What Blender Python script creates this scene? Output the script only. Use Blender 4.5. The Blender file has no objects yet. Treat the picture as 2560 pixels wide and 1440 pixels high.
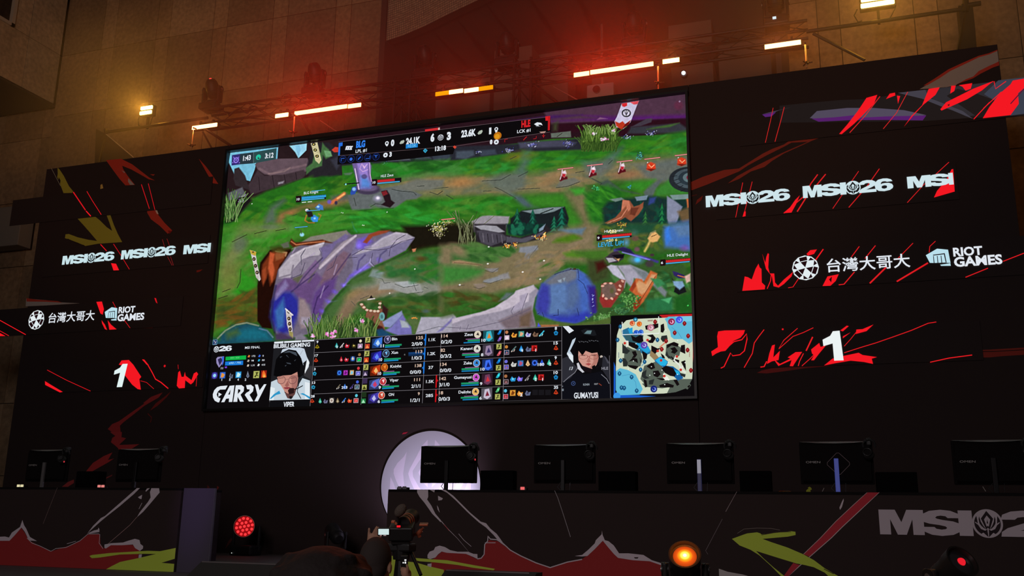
import bpy,bmesh,math,random
import numpy as np
from mathutils import Vector,Matrix

# ---------------------------------------------------------------- camera,world,exposure
# metres; ground z=0,stage floor z=SZ; the LED wall stands in the plane y=0,x to the right
CAMP = Vector((4.6671,-10.4397,1.694))
FPX,YAW,PITCH,ROLL = 2347.73,0.3346,0.2381,0.0151
SZ = 1.15                      # stage floor height
ZB = 3.0                       # bottom edge of the main screen
SW,SH = 6.4,3.612            # main screen size

def _axes():
    cy,sy,cp,sp,cr,sr = (math.cos(YAW),math.sin(YAW),math.cos(PITCH),math.sin(PITCH),math.cos(ROLL),math.sin(ROLL))
    f = Vector((-sy*cp,cy*cp,sp)); r = Vector((cy,sy,0)); u = r.cross(f)
    return cr*r + sr*u,-sr*r + cr*u,f
RR,UU,FF = _axes()
cam_d = bpy.data.cameras.new('camera'); cam = bpy.data.objects.new('camera',cam_d)
bpy.context.scene.collection.objects.link(cam)
cam.matrix_world = Matrix(((RR.x,UU.x,-FF.x,CAMP.x),(RR.y,UU.y,-FF.y,CAMP.y),(RR.z,UU.z,-FF.z,CAMP.z),(0,0,0,1)))
cam_d.sensor_width = 36; cam_d.lens = FPX/2560*36; cam_d.clip_start = 0.05; cam_d.clip_end = 200
scene = bpy.context.scene; scene.camera = cam
scene.view_settings.view_transform = 'Standard'; scene.view_settings.look = 'None'
scene.view_settings.exposure = 0; scene.view_settings.gamma = 1
wd = bpy.data.worlds.new('night'); scene.world = wd; wd.use_nodes = True
wd.node_tree.nodes['Background'].inputs[0].default_value = (0.62,0.47,0.40,1)
wd.node_tree.nodes['Background'].inputs[1].default_value = 0.0135

def lamp(name,kind,loc,energy,color,size=None,target=None,spot=None,size_y=None,blend=.5,spot2=None):
    d = bpy.data.lights.new(name,kind); d.energy = energy; d.color = color
    if kind == 'AREA':
        d.size = size or 1
        if size_y: d.shape = 'RECTANGLE'; d.size_y = size_y
    elif kind in ('SPOT','POINT'):
        d.shadow_soft_size = size or .1
    if spot: d.spot_size = spot; d.spot_blend = blend
    o = bpy.data.objects.new(name,d); scene.collection.objects.link(o); o.location = loc
    if target is not None:
        o.rotation_euler = (Vector(target)-Vector(loc)).to_track_quat('-Z','Y').to_euler()
    return o
# street lamps of the square behind the crowd light the stone building
lamp('square_light','SPOT',(5,-20,3.0),1500,(1.0,.44,.14),.6,(-1,2.5,13.4),math.radians(52),None,.35)
lamp('audience_fill','AREA',(2,-14,5.5),185,(1.0,.90,.92),3,(1,-2,2.6))  # added soft fill from the audience side for the printed set
# purple wash over the end of the left desk,and the uplight behind the right desk that bleaches the disc
lamp('purple_wash','SPOT',(-.6,-5.0,5.2),170,(.55,.30,1.0),.08,(-.96,-3,1.80),math.radians(9),None,1.0)

# ---------------------------------------------------------------- pixel <-> place helpers
def ray(x,y):
    return (FF*FPX + RR*(x-1280) + UU*(720-y)).normalized()
def onY(x,y,Y=0.0):
    d = ray(x,y); t = (Y-CAMP.y)/d.y
    return CAMP + d*t
def onZ(x,y,Z):
    d = ray(x,y); t = (Z-CAMP.z)/d.z
    return CAMP + d*t
def onX(x,y,X):
    d = ray(x,y); t = (X-CAMP.x)/d.x
    return CAMP + d*t
def proj(P):
    d = Vector(P)-CAMP; w = d.dot(FF)
    return 1280+FPX*d.dot(RR)/w,720-FPX*d.dot(UU)/w

def s2l(c):
    return tuple(((v/255)/12.92 if v/255 <= .04045 else ((v/255+.055)/1.055)**2.4) for v in c)

# ---------------------------------------------------------------- materials
def mat(name,col,rough=.6,metal=0.,spec=.5,emit=None,estr=1.,bump=None,var=None,coat=0):
    m = bpy.data.materials.new(name); m.use_nodes = True
    nt = m.node_tree; b = nt.nodes['Principled BSDF']
    b.inputs['Base Color'].default_value = (*col,1); b.inputs['Roughness'].default_value = rough
    b.inputs['Metallic'].default_value = metal; b.inputs['Specular IOR Level'].default_value = spec
    b.inputs['Coat Weight'].default_value = coat
    if emit:
        b.inputs['Emission Color'].default_value = (*emit,1); b.inputs['Emission Strength'].default_value = estr
    tc = None
    if bump or var:
        tc = nt.nodes.new('ShaderNodeTexCoord')
    if var:
        n = nt.nodes.new('ShaderNodeTexNoise'); n.inputs['Scale'].default_value = var[0]; n.inputs['Detail'].default_value = 6
        nt.links.new(tc.outputs['Object'],n.inputs['Vector'])
        mx = nt.nodes.new('ShaderNodeMix'); mx.data_type = 'RGBA'
        k = var[1]
        mx.inputs['A'].default_value = (*[c*(1-k) for c in col],1); mx.inputs['B'].default_value = (*[min(1,c*(1+k)) for c in col],1)
        nt.links.new(n.outputs['Fac'],mx.inputs['Factor']); nt.links.new(mx.outputs['Result'],b.inputs['Base Color'])
    if bump:
        n = nt.nodes.new('ShaderNodeTexNoise'); n.inputs['Scale'].default_value = bump[0]; n.inputs['Detail'].default_value = 5
        nt.links.new(tc.outputs['Object'],n.inputs['Vector'])
        bp = nt.nodes.new('ShaderNodeBump'); bp.inputs['Strength'].default_value = bump[1]; bp.inputs['Distance'].default_value = .01
        nt.links.new(n.outputs['Fac'],bp.inputs['Height']); nt.links.new(bp.outputs['Normal'],b.inputs['Normal'])
    return m
def emat(name,col=None,strength=1.,attr=None):
    m = bpy.data.materials.new(name); m.use_nodes = True; nt = m.node_tree
    nt.nodes.remove(nt.nodes['Principled BSDF'])
    e = nt.nodes.new('ShaderNodeEmission'); e.inputs['Strength'].default_value = strength
    nt.links.new(e.outputs[0],nt.nodes['Material Output'].inputs['Surface'])
    if attr:
        a = nt.nodes.new('ShaderNodeVertexColor'); a.layer_name = attr; nt.links.new(a.outputs['Color'],e.inputs['Color'])
    else:
        e.inputs['Color'].default_value = (*col,1)
    return m
M_SCREEN = emat('screen_pixels',attr='Col')
M_LOW = emat('screen_pixels_small',attr='Col'); M_LOW.cycles.emission_sampling = 'NONE'
M_PRINT = bpy.data.materials.new('printed_vinyl'); M_PRINT.use_nodes = True
_b = M_PRINT.node_tree.nodes['Principled BSDF']; _b.inputs['Roughness'].default_value = .75; _b.inputs['Specular IOR Level'].default_value = .15
_a = M_PRINT.node_tree.nodes.new('ShaderNodeVertexColor'); _a.layer_name = 'Col'
M_PRINT.node_tree.links.new(_a.outputs['Color'],_b.inputs['Base Color'])
BLACK = mat('black_plastic',(.012,.011,.011),.45,0,.5)
BLACKM = mat('black_matte_metal',(.02,.018,.018),.5,.3)
STEEL = mat('truss_steel',(.022,.018,.016),.5,.3)
GLASS = mat('lens_glass',(.03,.03,.035),.08,0,.9,coat=1)

# ---------------------------------------------------------------- object helpers
COL = scene.collection
def tag(o,label=None,cat=None,group=None,kind=None):
    if label: o['label'] = label
    if cat: o['category'] = cat
    if group: o['group'] = group
    if kind: o['kind'] = kind
    return o
def empty(name,loc,label,cat,group=None,rz=0):
    o = bpy.data.objects.new(name,None); COL.objects.link(o); o.location = loc; o.rotation_euler = (0,0,rz); o.empty_display_size = .05
    return tag(o,label,cat,group)
def link(name,me,parent=None,m=None,smooth=False,world=True):
    o = bpy.data.objects.new(name,me); COL.objects.link(o)
    if m:
        for mm in (m if isinstance(m,(list,tuple)) else [m]): me.materials.append(mm)
    if smooth:
        me.polygons.foreach_set('use_smooth',[True]*len(me.polygons))
    if parent is not None:
        o.parent = parent
        if world: o.matrix_parent_inverse = parent_mat(parent).inverted()
    return o
def parent_mat(p):
    m = Matrix.LocRotScale(p.location,p.rotation_euler,p.scale)
    if p.parent: m = parent_mat(p.parent) @ p.matrix_parent_inverse @ m
    return m
def structure(o,kind='structure'):
    o['kind'] = kind; return o
class MB:
    """collects shapes, builds one mesh"""
    def __init__(s): s.bm = bmesh.new()
    def box(s,c,d,rot=None,bev=0,mi=0):
        r = bmesh.ops.create_cube(s.bm,size=1); vs = r['verts']
        M = Matrix.Translation(Vector(c)) @ (rot.to_4x4() if rot else Matrix()) @ Matrix.Diagonal((*d,1))
        bmesh.ops.transform(s.bm,matrix=M,verts=vs)
        if bev:
            es = list({e for v in vs for e in v.link_edges})
            bmesh.ops.bevel(s.bm,geom=es,offset=bev,segments=2,affect='EDGES',profile=.5)
        return s
    def tube(s,a,b,r,r2=None,seg=12,cap=True):
        a,b = Vector(a),Vector(b); d = b-a; L = d.length
        if L < 1e-6: return s
        M = Matrix.Translation((a+b)/2) @ d.to_track_quat('Z','Y').to_matrix().to_4x4()
        bmesh.ops.create_cone(s.bm,cap_ends=cap,segments=seg,radius1=r,radius2=r if r2 is None else r2,depth=L,matrix=M)
        return s
    def path(s,pts,r,seg=8):
        for a,b in zip(pts[:-1],pts[1:]): s.tube(a,b,r,seg=seg)
        return s
    def sphere(s,c,r,sc=(1,1,1),rot=None,seg=20):
        M = Matrix.Translation(Vector(c)) @ (rot.to_4x4() if rot else Matrix()) @ Matrix.Diagonal((*sc,1))
        bmesh.ops.create_uvsphere(s.bm,u_segments=seg,v_segments=max(6,seg//2),radius=r,matrix=M); return s
    def lathe(s,prof,M=None,seg=28):
        """prof: (r, z) pairs turned about local z"""
        M = M or Matrix(); rings = []
        for r,z in prof:
            rings.append([s.bm.verts.new(M @ Vector((r*math.cos(2*math.pi*i/seg),r*math.sin(2*math.pi*i/seg),z))) for i in range(seg)])
        for A,B in zip(rings[:-1],rings[1:]):
            for i in range(seg):
                try: s.bm.faces.new((A[i],A[(i+1) % seg],B[(i+1) % seg],B[i]))
                except ValueError: pass
        for R_,(r,z) in ((rings[0],prof[0]),(rings[-1],prof[-1])):
            if r > 1e-4:
                try: s.bm.faces.new(R_)
                except ValueError: pass
        return s
    def torus(s,M,R1,r,seg=32,sg=8):
        rings = []
        for i in range(seg):
            a = 2*math.pi*i/seg; rings.append([s.bm.verts.new(M @ Vector(((R1+r*math.cos(b))*math.cos(a),(R1+r*math.cos(b))*math.sin(a),r*math.sin(b)))) for b in [2*math.pi*j/sg for j in range(sg)]])
        for i in range(seg):
            for j in range(sg):
                s.bm.faces.new((rings[i][j],rings[(i+1) % seg][j],rings[(i+1) % seg][(j+1) % sg],rings[i][(j+1) % sg]))
        return s
    def prism(s,pts,depth):
        """closed outline of world points pushed by the vector depth"""
        dv = Vector(depth); A = [s.bm.verts.new(Vector(p)) for p in pts]; B = [s.bm.verts.new(Vector(p)+dv) for p in pts]
        n = len(A); s.bm.faces.new(A); s.bm.faces.new(B[::-1])
        for i in range(n): s.bm.faces.new((A[i],B[i],B[(i+1) % n],A[(i+1) % n]))
        return s
    def face(s,pts):
        s.bm.faces.new([s.bm.verts.new(Vector(p)) for p in pts]); return s
    def build(s,name,m,parent=None,smooth=False,world=True,recalc=True):
        if recalc: bmesh.ops.recalc_face_normals(s.bm,faces=s.bm.faces)
        me = bpy.data.meshes.new(name); s.bm.to_mesh(me); s.bm.free()
        o = link(name,me,parent,m,False,world)
        if smooth:
            try: me.shade_auto_smooth(0.6) if hasattr(me,'shade_auto_smooth') else me.polygons.foreach_set('use_smooth',[True]*len(me.polygons))
            except Exception: pass
            me.polygons.foreach_set('use_smooth',[True]*len(me.polygons))
            try: me.set_sharp_from_angle(angle=math.radians(38))
            except Exception: pass
        return o
def copy_tree(o,parent=None):
    c = o.copy(); COL.objects.link(c)
    if parent is not None:
        c.parent = parent; c.matrix_parent_inverse = o.matrix_parent_inverse.copy()
    for ch in [x for x in ALLKIDS.get(o.name,[])]:
        copy_tree(ch,c)
    return c
ALLKIDS = {}
def register(o):
    """remember the children of a prototype so it can be copied"""
    for ch in bpy.data.objects:
        if ch.parent is o:
            ALLKIDS.setdefault(o.name,[]).append(ch); register(ch)

# ---------------------------------------------------------------- flat art on a wall or screen
_txt_cache = {}
def text_mesh(s,bold):
    k = (s,bold)
    if k in _txt_cache: return _txt_cache[k]
    cu = bpy.data.curves.new('t','FONT'); cu.body = s; cu.size = 1; cu.resolution_u = 3; cu.offset = bold; cu.fill_mode = 'FRONT'
    o = bpy.data.objects.new('t',cu); COL.objects.link(o)
    dg = bpy.context.evaluated_depsgraph_get(); me = bpy.data.meshes.new_from_object(o.evaluated_get(dg))
    V = np.array([v.co[:2] for v in me.vertices]) if len(me.vertices) else np.zeros((0,2)); F = [tuple(p.vertices) for p in me.polygons]
    bpy.data.meshes.remove(me); bpy.data.objects.remove(o); bpy.data.curves.remove(cu)
    _txt_cache[k] = (V,F); return V,F
class Art:
    """coloured shapes lying on the plane y=Y; each later shape sits a hair in front of the one before"""
    def __init__(s,Y=0.0,step=.00018,base=.001,gain=1.,mpp=.0047):
        s.mpp = mpp; s.Y = Y; s.step = step; s.V = []; s.F = []; s.C = []; s.n = 0; s.base = base; s.ox = s.oy = 0; s.k = 1.; s.gain = gain
    def view(s,ox,oy,k): s.ox,s.oy,s.k = ox,oy,k; return s
    def px(s,p): return (s.ox+p[0]/s.k,s.oy+p[1]/s.k)
    def _add(s,P3,F,col):
        b = len(s.V); s.V += P3; s.F += [tuple(b+i for i in f) for f in F]
        c = tuple(min(.9,v*s.gain) for v in s2l(col))
        s.C += [c]*len(P3)
    def lift(s,p): return (p[0],p[1]-s.base-s.n*s.step,p[2])
    def poly(s,pts,col):
        P = [s.lift(onY(*s.px(p),s.Y)) for p in pts]
        from mathutils.geometry import tessellate_polygon
        tri = tessellate_polygon([[Vector((p[0],p[2],0)) for p in P]])
        s._add(P,tri,col); s.n += 1; return s
    def rect(s,x0,y0,x1,y1,col):
        """upright rectangle on the plane whose corners show at these pixels (bottom-left, top-right)"""
        a = onY(*s.px((x0,y0)),s.Y); b = onY(*s.px((x1,y1)),s.Y)
        P = [s.lift(q) for q in ((a.x,a.y,a.z),(b.x,a.y,a.z),(b.x,a.y,b.z),(a.x,a.y,b.z))]
        s._add(P,[(0,1,2,3)],col); s.n += 1; return s
    def line(s,pts,w,col,taper=False):
        P = [onY(*s.px(p),s.Y) for p in pts]; w = w/s.k*s.mpp/2; q = [(p.x,p.z) for p in P]; out = []; n = len(q)
        for i in range(n):
            a = q[max(0,i-1)]; b = q[min(n-1,i+1)]; dx,dz = b[0]-a[0],b[1]-a[1]; L = math.hypot(dx,dz) or 1
            ww = w*(1-.9*i/(n-1)) if taper else w
            out.append(((q[i][0]-dz/L*ww,q[i][1]+dx/L*ww),(q[i][0]+dz/L*ww,q[i][1]-dx/L*ww)))
        V3 = [s.lift((v[0],s.Y,v[1])) for pr in out for v in pr]
        s._add(V3,[(2*i,2*i+1,2*i+3,2*i+2) for i in range(n-1)],col); s.n += 1; return s
    def disc(s,x,y,r,col,ry=None,seg=24,r0=0):
        c = onY(*s.px((x,y)),s.Y); e = onY(*s.px((x+r,y)),s.Y); R1 = (e-c).length; R2 = R1*((ry or r)/r)
        if r0:
            k = r0/r; V3 = []
            for i in range(seg):
                a = 2*math.pi*i/seg
                V3 += [s.lift((c.x+R1*math.cos(a),s.Y,c.z+R2*math.sin(a))),s.lift((c.x+k*R1*math.cos(a),s.Y,c.z+k*R2*math.sin(a)))]
            s._add(V3,[(2*i,2*((i+1) % seg),2*((i+1) % seg)+1,2*i+1) for i in range(seg)],col)
        else:
            V3 = [s.lift((c.x+R1*math.cos(2*math.pi*i/seg),s.Y,c.z+R2*math.sin(2*math.pi*i/seg))) for i in range(seg)]
            s._add(V3,[tuple(range(seg))],col)
        s.n += 1; return s
    def width_to(s,A,xp):
        """world x on the level of point A that shows at pixel column xp"""
        lo,hi = A.x-12,A.x+12
        for _ in range(40):
            mid = (lo+hi)/2
            if proj((mid,s.Y,A.z))[0] < xp: lo = mid
            else: hi = mid
        return (lo+hi)/2
    def frame(s,x,y,h,x1):
        """origin, width and height in metres of a box: bottom-left pixel, height px, right pixel column"""
        A = onY(*s.px((x,y)),s.Y); T = onY(*s.px((x,y-h)),s.Y)
        W = s.width_to(A,s.px((x1,y))[0])-A.x
        return A,W,T.z-A.z
    def text(s,t,x,y,h,x1,col,bold=.02,shear=0):
        """text whose baseline starts at pixel (x, y), capitals h px tall, ending at pixel column x1"""
        V,F = text_mesh(t,bold)
        if not len(V): return s
        A,W,H = s.frame(x,y,h,x1)
        cap = text_mesh('H' if not any(ch in t for ch in '台') else t,bold)[0]
        y0,y1 = (0,cap[:,1].max()) if cap is not V else (V[:,1].min(),V[:,1].max())
        x0_,xx = V[:,0].min(),V[:,0].max(); sx = W/(xx-x0_); sz = H/(y1-y0); sx = min(sx,sz*1.35)
        P = [s.lift((A.x+(v[0]-x0_)*sx+shear*(v[1]-y0)*sz,s.Y,A.z+(v[1]-y0)*sz)) for v in V]
        s._add(P,F,col); s.n += 1; return s
    def shapes(s,polys,x,y,h,x1,col,shear=0,one=True):
        """unit-square outlines (u right, v up) fitted into the box"""
        A,W,H = s.frame(x,y,h,x1)
        from mathutils.geometry import tessellate_polygon
        for pl in polys:
            c = col
            if isinstance(pl,tuple) and len(pl) == 2 and isinstance(pl[0],list): pl,c = pl; s.n += 1
            P = [s.lift((A.x+u*W+shear*v*H,s.Y,A.z+v*H)) for u,v in pl]
            s._add(P,tessellate_polygon([[Vector((p[0],p[2],0)) for p in P]]),c)
        s.n += 1; return s
    def build(s,name,m,parent=None):
        me = bpy.data.meshes.new(name); me.from_pydata(s.V,[],s.F); me.update()
        # faces look toward the audience (-y)
        ca = me.color_attributes.new('Col','FLOAT_COLOR','POINT')
        ca.data.foreach_set('color',np.array([(*c,1) for c in s.C],dtype=np.float32).ravel())
        bm = bmesh.new(); bm.from_mesh(me)
        fl = [f for f in bm.faces if f.normal.y > 0]
        if fl: bmesh.ops.reverse_faces(bm,faces=fl)
        bm.to_mesh(me); bm.free()
        return link(name,me,parent,m)
# ---------------------------------------------------------------- painter for the broadcast picture (pixel columns of the big screen)
class Paint:
    def __init__(s,x0,y0,w,h):
        s.x0,s.y0,s.w,s.h = x0,y0,w,h; s.a = np.zeros((h,w,3),np.float32); s.ox = s.oy = 0; s.k = 1.
        s.rng = np.random.default_rng(7)
    def view(s,ox,oy,k): s.ox,s.oy,s.k = ox,oy,k; return s
    def P(s,pts): return np.array([(s.ox+p[0]/s.k-s.x0,s.oy+p[1]/s.k-s.y0) for p in pts],np.float32)
    def _box(s,P,pad):
        a = max(0,int(P[:,0].min()-pad)); b = min(s.w,int(P[:,0].max()+pad)+2)
        c = max(0,int(P[:,1].min()-pad)); d = min(s.h,int(P[:,1].max()+pad)+2)
        if a >= b or c >= d: return None
        X,Y = np.meshgrid(np.arange(a,b),np.arange(c,d)); return a,b,c,d,X.astype(np.float32),Y.astype(np.float32)
    def _mix(s,bx,m,col):
        a,b,c,d = bx[:4]; m = m[...,None]
        s.a[c:d,a:b] = s.a[c:d,a:b]*(1-m)+np.array(col,np.float32)*m
    def _segd(s,X,Y,p,q):
        d = q-p; L = max(1e-6,float(d@d)); t = np.clip(((X-p[0])*d[0]+(Y-p[1])*d[1])/L,0,1)
        return np.hypot(X-p[0]-t*d[0],Y-p[1]-t*d[1])
    def poly(s,pts,col,soft=1.0,al=1.,col2=None,jit=0):
        """filled outline; soft = width of the edge in px; col2 = colour at the lower end"""
        P = s.P(pts); bx = s._box(P,soft+1)
        if bx is None: return s
        X,Y = bx[4],bx[5]; ins = np.zeros(X.shape,bool); dist = np.full(X.shape,1e9,np.float32)
        n = len(P)
        for i in range(n):
            p,q = P[i],P[(i+1) % n]
            cond = ((p[1] > Y) != (q[1] > Y))
            with np.errstate(divide='ignore',invalid='ignore'):
                xi = (q[0]-p[0])*(Y-p[1])/(q[1]-p[1]+1e-9)+p[0]
            ins ^= cond & (X < xi); dist = np.minimum(dist,s._segd(X,Y,p,q))
        sd = np.where(ins,dist,-dist); m = np.clip(sd/soft+.5,0,1)*al
        if jit: m = m*1.0
        if col2 is not None:
            t = np.clip((Y-P[:,1].min())/(np.ptp(P[:,1])+1e-6),0,1)[...,None]
            C = np.array(col,np.float32)*(1-t)+np.array(col2,np.float32)*t
            a,b,c,d = bx[:4]; mm = m[...,None]; s.a[c:d,a:b] = s.a[c:d,a:b]*(1-mm)+C*mm
        else: s._mix(bx,m,col)
        return s
    def blob(s,x,y,rx,ry,col,al=1.,soft=.5,rot=0):
        P = s.P([(x,y)]); rx /= s.k; ry /= s.k; R_ = max(rx,ry)*1.1
        bx = s._box(P,R_)
        if bx is None: return s
        X,Y = bx[4]-P[0,0],bx[5]-P[0,1]; c,d = math.cos(rot),math.sin(rot)
        r = np.hypot((X*c+Y*d)/rx,(-X*d+Y*c)/ry); s._mix(bx,np.clip((1-r)/soft,0,1)*al,col); return s
    def line(s,pts,w,col,al=1.,soft=1.):
        P = s.P(pts); w = w/s.k*(.72 if max(col) < 115 else 1); bx = s._box(P,w+2)
        if bx is None: return s
        dist = np.full(bx[4].shape,1e9,np.float32)
        for p,q in zip(P[:-1],P[1:]): dist = np.minimum(dist,s._segd(bx[4],bx[5],p,q))
        s._mix(bx,np.clip((w/2-dist)/soft+.5,0,1)*al,col); return s
    def dabs(s,reg,n,cols,L=(30,70),W=(8,20),ang=0.,aj=.4,al=.5):
        """brush dabs scattered inside an outline"""
        P = np.array(reg,float); x0,y0 = P.min(0); x1,y1 = P.max(0); k = 0; t = 0
        while k < n and t < n*20:
            t += 1; x,y = s.rng.uniform(x0,x1),s.rng.uniform(y0,y1); ins = False
            for i in range(len(P)):
                p,q = P[i],P[(i+1) % len(P)]
                if (p[1] > y) != (q[1] > y) and x < (q[0]-p[0])*(y-p[1])/(q[1]-p[1])+p[0]: ins = not ins
            if not ins: continue
            k += 1; c = cols[s.rng.integers(len(cols))]
            s.blob(x,y,s.rng.uniform(*L),s.rng.uniform(*W),c,al,.5,ang+s.rng.normal(0,aj))
        return s
    def specks(s,x,y,rx,ry,n,cols,r=(3,7),al=.9):
        for _ in range(n):
            a,b = s.rng.normal(0,.45,2); s.blob(x+a*rx,y+b*ry,s.rng.uniform(*r),s.rng.uniform(*r),cols[s.rng.integers(len(cols))],al,.6)
        return s
    def blades(s,x0,x1,yb,h,n,cols,w=5,lean=.5):
        for _ in range(n):
            x = s.rng.uniform(x0,x1); hh = h*s.rng.uniform(.5,1); l = s.rng.normal(0,lean)*hh*.5
            s.line([(x,yb+s.rng.uniform(-.1,.1)*h),(x+l*.4,yb-hh*.6),(x+l,yb-hh)],w,cols[s.rng.integers(len(cols))],.85)
        return s
    def noise(s,amp,cell,mask=None):
        h,w = s.h//cell+2,s.w//cell+2; g = s.rng.normal(0,1,(h,w)).astype(np.float32)
        Y,X = np.mgrid[0:s.h,0:s.w]; fy,fx = Y/cell,X/cell; iy,ix = fy.astype(int),fx.astype(int); ty,tx = fy-iy,fx-ix
        ty = ty*ty*(3-2*ty); tx = tx*tx*(3-2*tx)
        v = (g[iy,ix]*(1-ty)*(1-tx)+g[iy+1,ix]*ty*(1-tx)+g[iy,ix+1]*(1-ty)*tx+g[iy+1,ix+1]*ty*tx)
        s.a *= (1+amp*v)[...,None]; return s
    def at(s,X,Y):
        """bilinear colour lookup at photo-pixel arrays"""
        x = np.clip(X-s.x0,0,s.w-1.001); y = np.clip(Y-s.y0,0,s.h-1.001); ix,iy = x.astype(int),y.astype(int); fx,fy = (x-ix)[...,None],(y-iy)[...,None]
        A = s.a; return A[iy,ix]*(1-fx)*(1-fy)+A[iy,ix+1]*fx*(1-fy)+A[iy+1,ix]*(1-fx)*fy+A[iy+1,ix+1]*fx*fy

def paint_game():
    p = Paint(505,225,1245,820)
    p.a[:] = (48,104,32)
    G1,G2,G3,G4 = (34,92,24),(62,128,34),(44,150,44),(88,130,40)
    # whole-field grass variation,in frame coordinates
    p.view(0,0,1)
    p.dabs([(505,480),(1745,330),(1745,880),(505,880)],420,[G1,G2,(40,112,36),G4],(20,60),(7,18),-.15,.3,.45)
    # ---- upper right: mauve sky,purple streaks,dark maroon cliffs
    p.view(1140,230,4.115)
    p.poly([(-1500,500),(0,290),(640,195),(2440,-40),(2440,430),(1000,480),(-1500,800)],(44,22,30),3)
    p.poly([(900,205),(2440,-40),(2440,260),(1750,300),(980,330)],(82,55,72),6)
    p.poly([(560,300),(1000,240),(1300,235),(900,285),(600,320)],(70,30,95),8)
    p.poly([(980,300),(1500,268),(1300,240),(1700,250),(2370,232),(2370,272),(1700,300),(1300,290)],(88,28,110),10,.9)
    p.poly([(1000,330),(1650,300),(2370,275),(2370,330),(1900,390),(1700,460),(1290,400),(1200,420),(1000,420)],(48,16,28),6)
    p.poly([(1480,260),(1560,275),(1450,285)],(150,110,140),3,.8)
    p.blob(2290,140,60,60,(105,45,70),.7)
    p.blob(2300,98,12,12,(150,125,150),.9)
    p.poly([(1800,360),(1960,275),(2020,270),(2010,310),(1900,350)],(70,62,72),3)
    p.poly([(1000,330),(1050,300),(1040,400),(1000,400)],(70,90,50),10,.7)
    # walls under the score bar
    p.poly([(-1250,640),(0,560),(500,540),(1100,500),(1290,470),(1290,600),(700,620),(300,660),(0,700),(-1250,760)],(42,44,52),6)
    p.poly([(0,610),(180,600),(190,650),(100,690),(0,680)],(72,84,94),6)
    p.poly([(220,600),(400,590),(420,640),(260,660)],(62,72,84),6)
    p.poly([(-700,655),(-500,640),(-470,700),(-700,712)],(92,102,106),5)
    p.poly([(-420,640),(-300,630),(-250,690),(-420,700)],(66,76,84),5)
    p.poly([(-250,650),(-60,620),(-60,690),(-230,700)],(58,68,78),5)
    p.poly([(640,520),(1100,495),(1240,520),(1200,560),(660,580)],(72,74,90),6)
    p.poly([(975,425),(1180,402),(1185,465),(980,470)],(100,112,98),3)
    p.line([(1090,425),(1040,460)],10,(60,60,50))
    p.poly([(1800,360),(2060,340),(2300,320),(2370,370),(2370,420),(1760,430)],(58,60,66),6)
    p.poly([(2060,360),(2300,318),(2200,360),(1960,385)],(70,110,50),5)
    for cx,cy,rx,n in ((550,600,55,60),(780,545,60,60),(1150,530,70,60),(1760,465,60,45),(2010,430,60,45),(-730,752,50,40),(230,615,30,14)):
        p.specks(cx,cy,rx,30,n,[(150,160,225),(80,80,170),(200,210,235),(40,44,90)],(3,8))
    # grass of the upper lane
    p.poly([(-1600,800),(-700,735),(0,720),(700,620),(1300,600),(1700,500),(2400,395),(2420,640),(1500,760),(900,830),(0,860),(-1600,1000)],(44,118,34),10)
    p.dabs([(0,720),(1250,610),(1650,560),(2400,410),(2400,620),(1500,740),(800,830),(0,850)],120,[(60,140,30),(38,100,30),(84,138,36),(50,150,60)],(60,180),(18,45),-.1,.3,.5)
    p.poly([(480,690),(560,640),(700,610),(830,640),(760,680),(600,710)],(120,108,36),20,.8)
    p.poly([(700,620),(760,600),(740,650),(680,670)],(70,130,110),20,.7)
    p.dabs([(-1000,760),(0,700),(0,860),(-1000,900)],60,[(40,140,40),(30,90,30),(70,140,60)],(60,180),(18,45),-.1,.3,.5)
    # lane paving
    p.poly([(-1500,1160),(-900,960),(-560,900),(-300,850),(100,880),(600,850),(900,830),(1200,780),(1700,700),(2420,640),(2430,880),(2050,930),(1700,900),(1400,930),(1150,1020),(700,1060),(0,1080),(-700,1100),(-1000,1130)],(122,122,82),26)
    p.dabs([(-500,900),(600,870),(1300,800),(2400,680),(2400,860),(1500,920),(600,1030),(-500,1050)],150,[(136,126,78),(108,116,92),(150,128,86),(100,112,82)],(50,140),(16,40),-.1,.25,.5)
    p.blob(60,930,240,90,(168,126,74),.85,.8,-.1)
    p.blob(-180,900,150,50,(150,128,70),.7,.8)
    p.blob(1080,840,260,60,(160,128,88),.8,.8,-.25)
    p.blob(950,930,200,70,(156,124,80),.7,.8,-.3)
    p.blob(1750,850,230,70,(148,112,78),.85,.7,-.05)
    p.blob(1000,1010,160,40,(160,124,90),.7,.8)
    p.poly([(270,920),(480,840),(720,820),(700,980),(540,1060),(420,1000)],(98,112,100),14,.85)
    p.poly([(600,820),(700,680),(760,700),(700,860)],(84,112,100),16,.8)
    p.poly([(560,1050),(700,1080),(850,1190),(690,1190)],(84,104,116),12,.85)
    p.poly([(1080,900),(1220,880),(1280,920),(1140,975),(1030,980)],(110,116,104),6,.9)
    p.poly([(1300,720),(1500,700),(1650,600),(1720,560),(1620,740),(1500,860),(1360,860)],(92,106,110),18,.7)
    p.poly([(1850,760),(2400,660),(2400,900),(2120,930),(1950,880)],(96,108,104),14,.8)
    p.poly([(1380,880),(1480,930),(1560,900),(1700,1000),(1940,1060),(1640,1010),(1500,960)],(70,88,78),6,.9)
    p.poly([(1930,1030),(1990,950),(2130,890),(2060,1000),(2010,1100),(1950,1100)],(92,104,104),6,.9)
    for L_ in ([(270,915),(460,905),(560,850)],[(400,980),(470,1010),(620,1095)],[(640,870),(740,820)],[(640,1000),(860,990)],[(1030,985),(1150,970),(1270,925)],[(1400,890),(1500,940),(1480,960)],[(280,1020),(360,1018)],[(-80,980),(-280,1000),(-340,960)],[(1230,830),(1320,815)],[(560,690),(620,660)],[(1570,740),(1610,700)]):
        p.line(L_,9,(58,66,56),.85)
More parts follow.
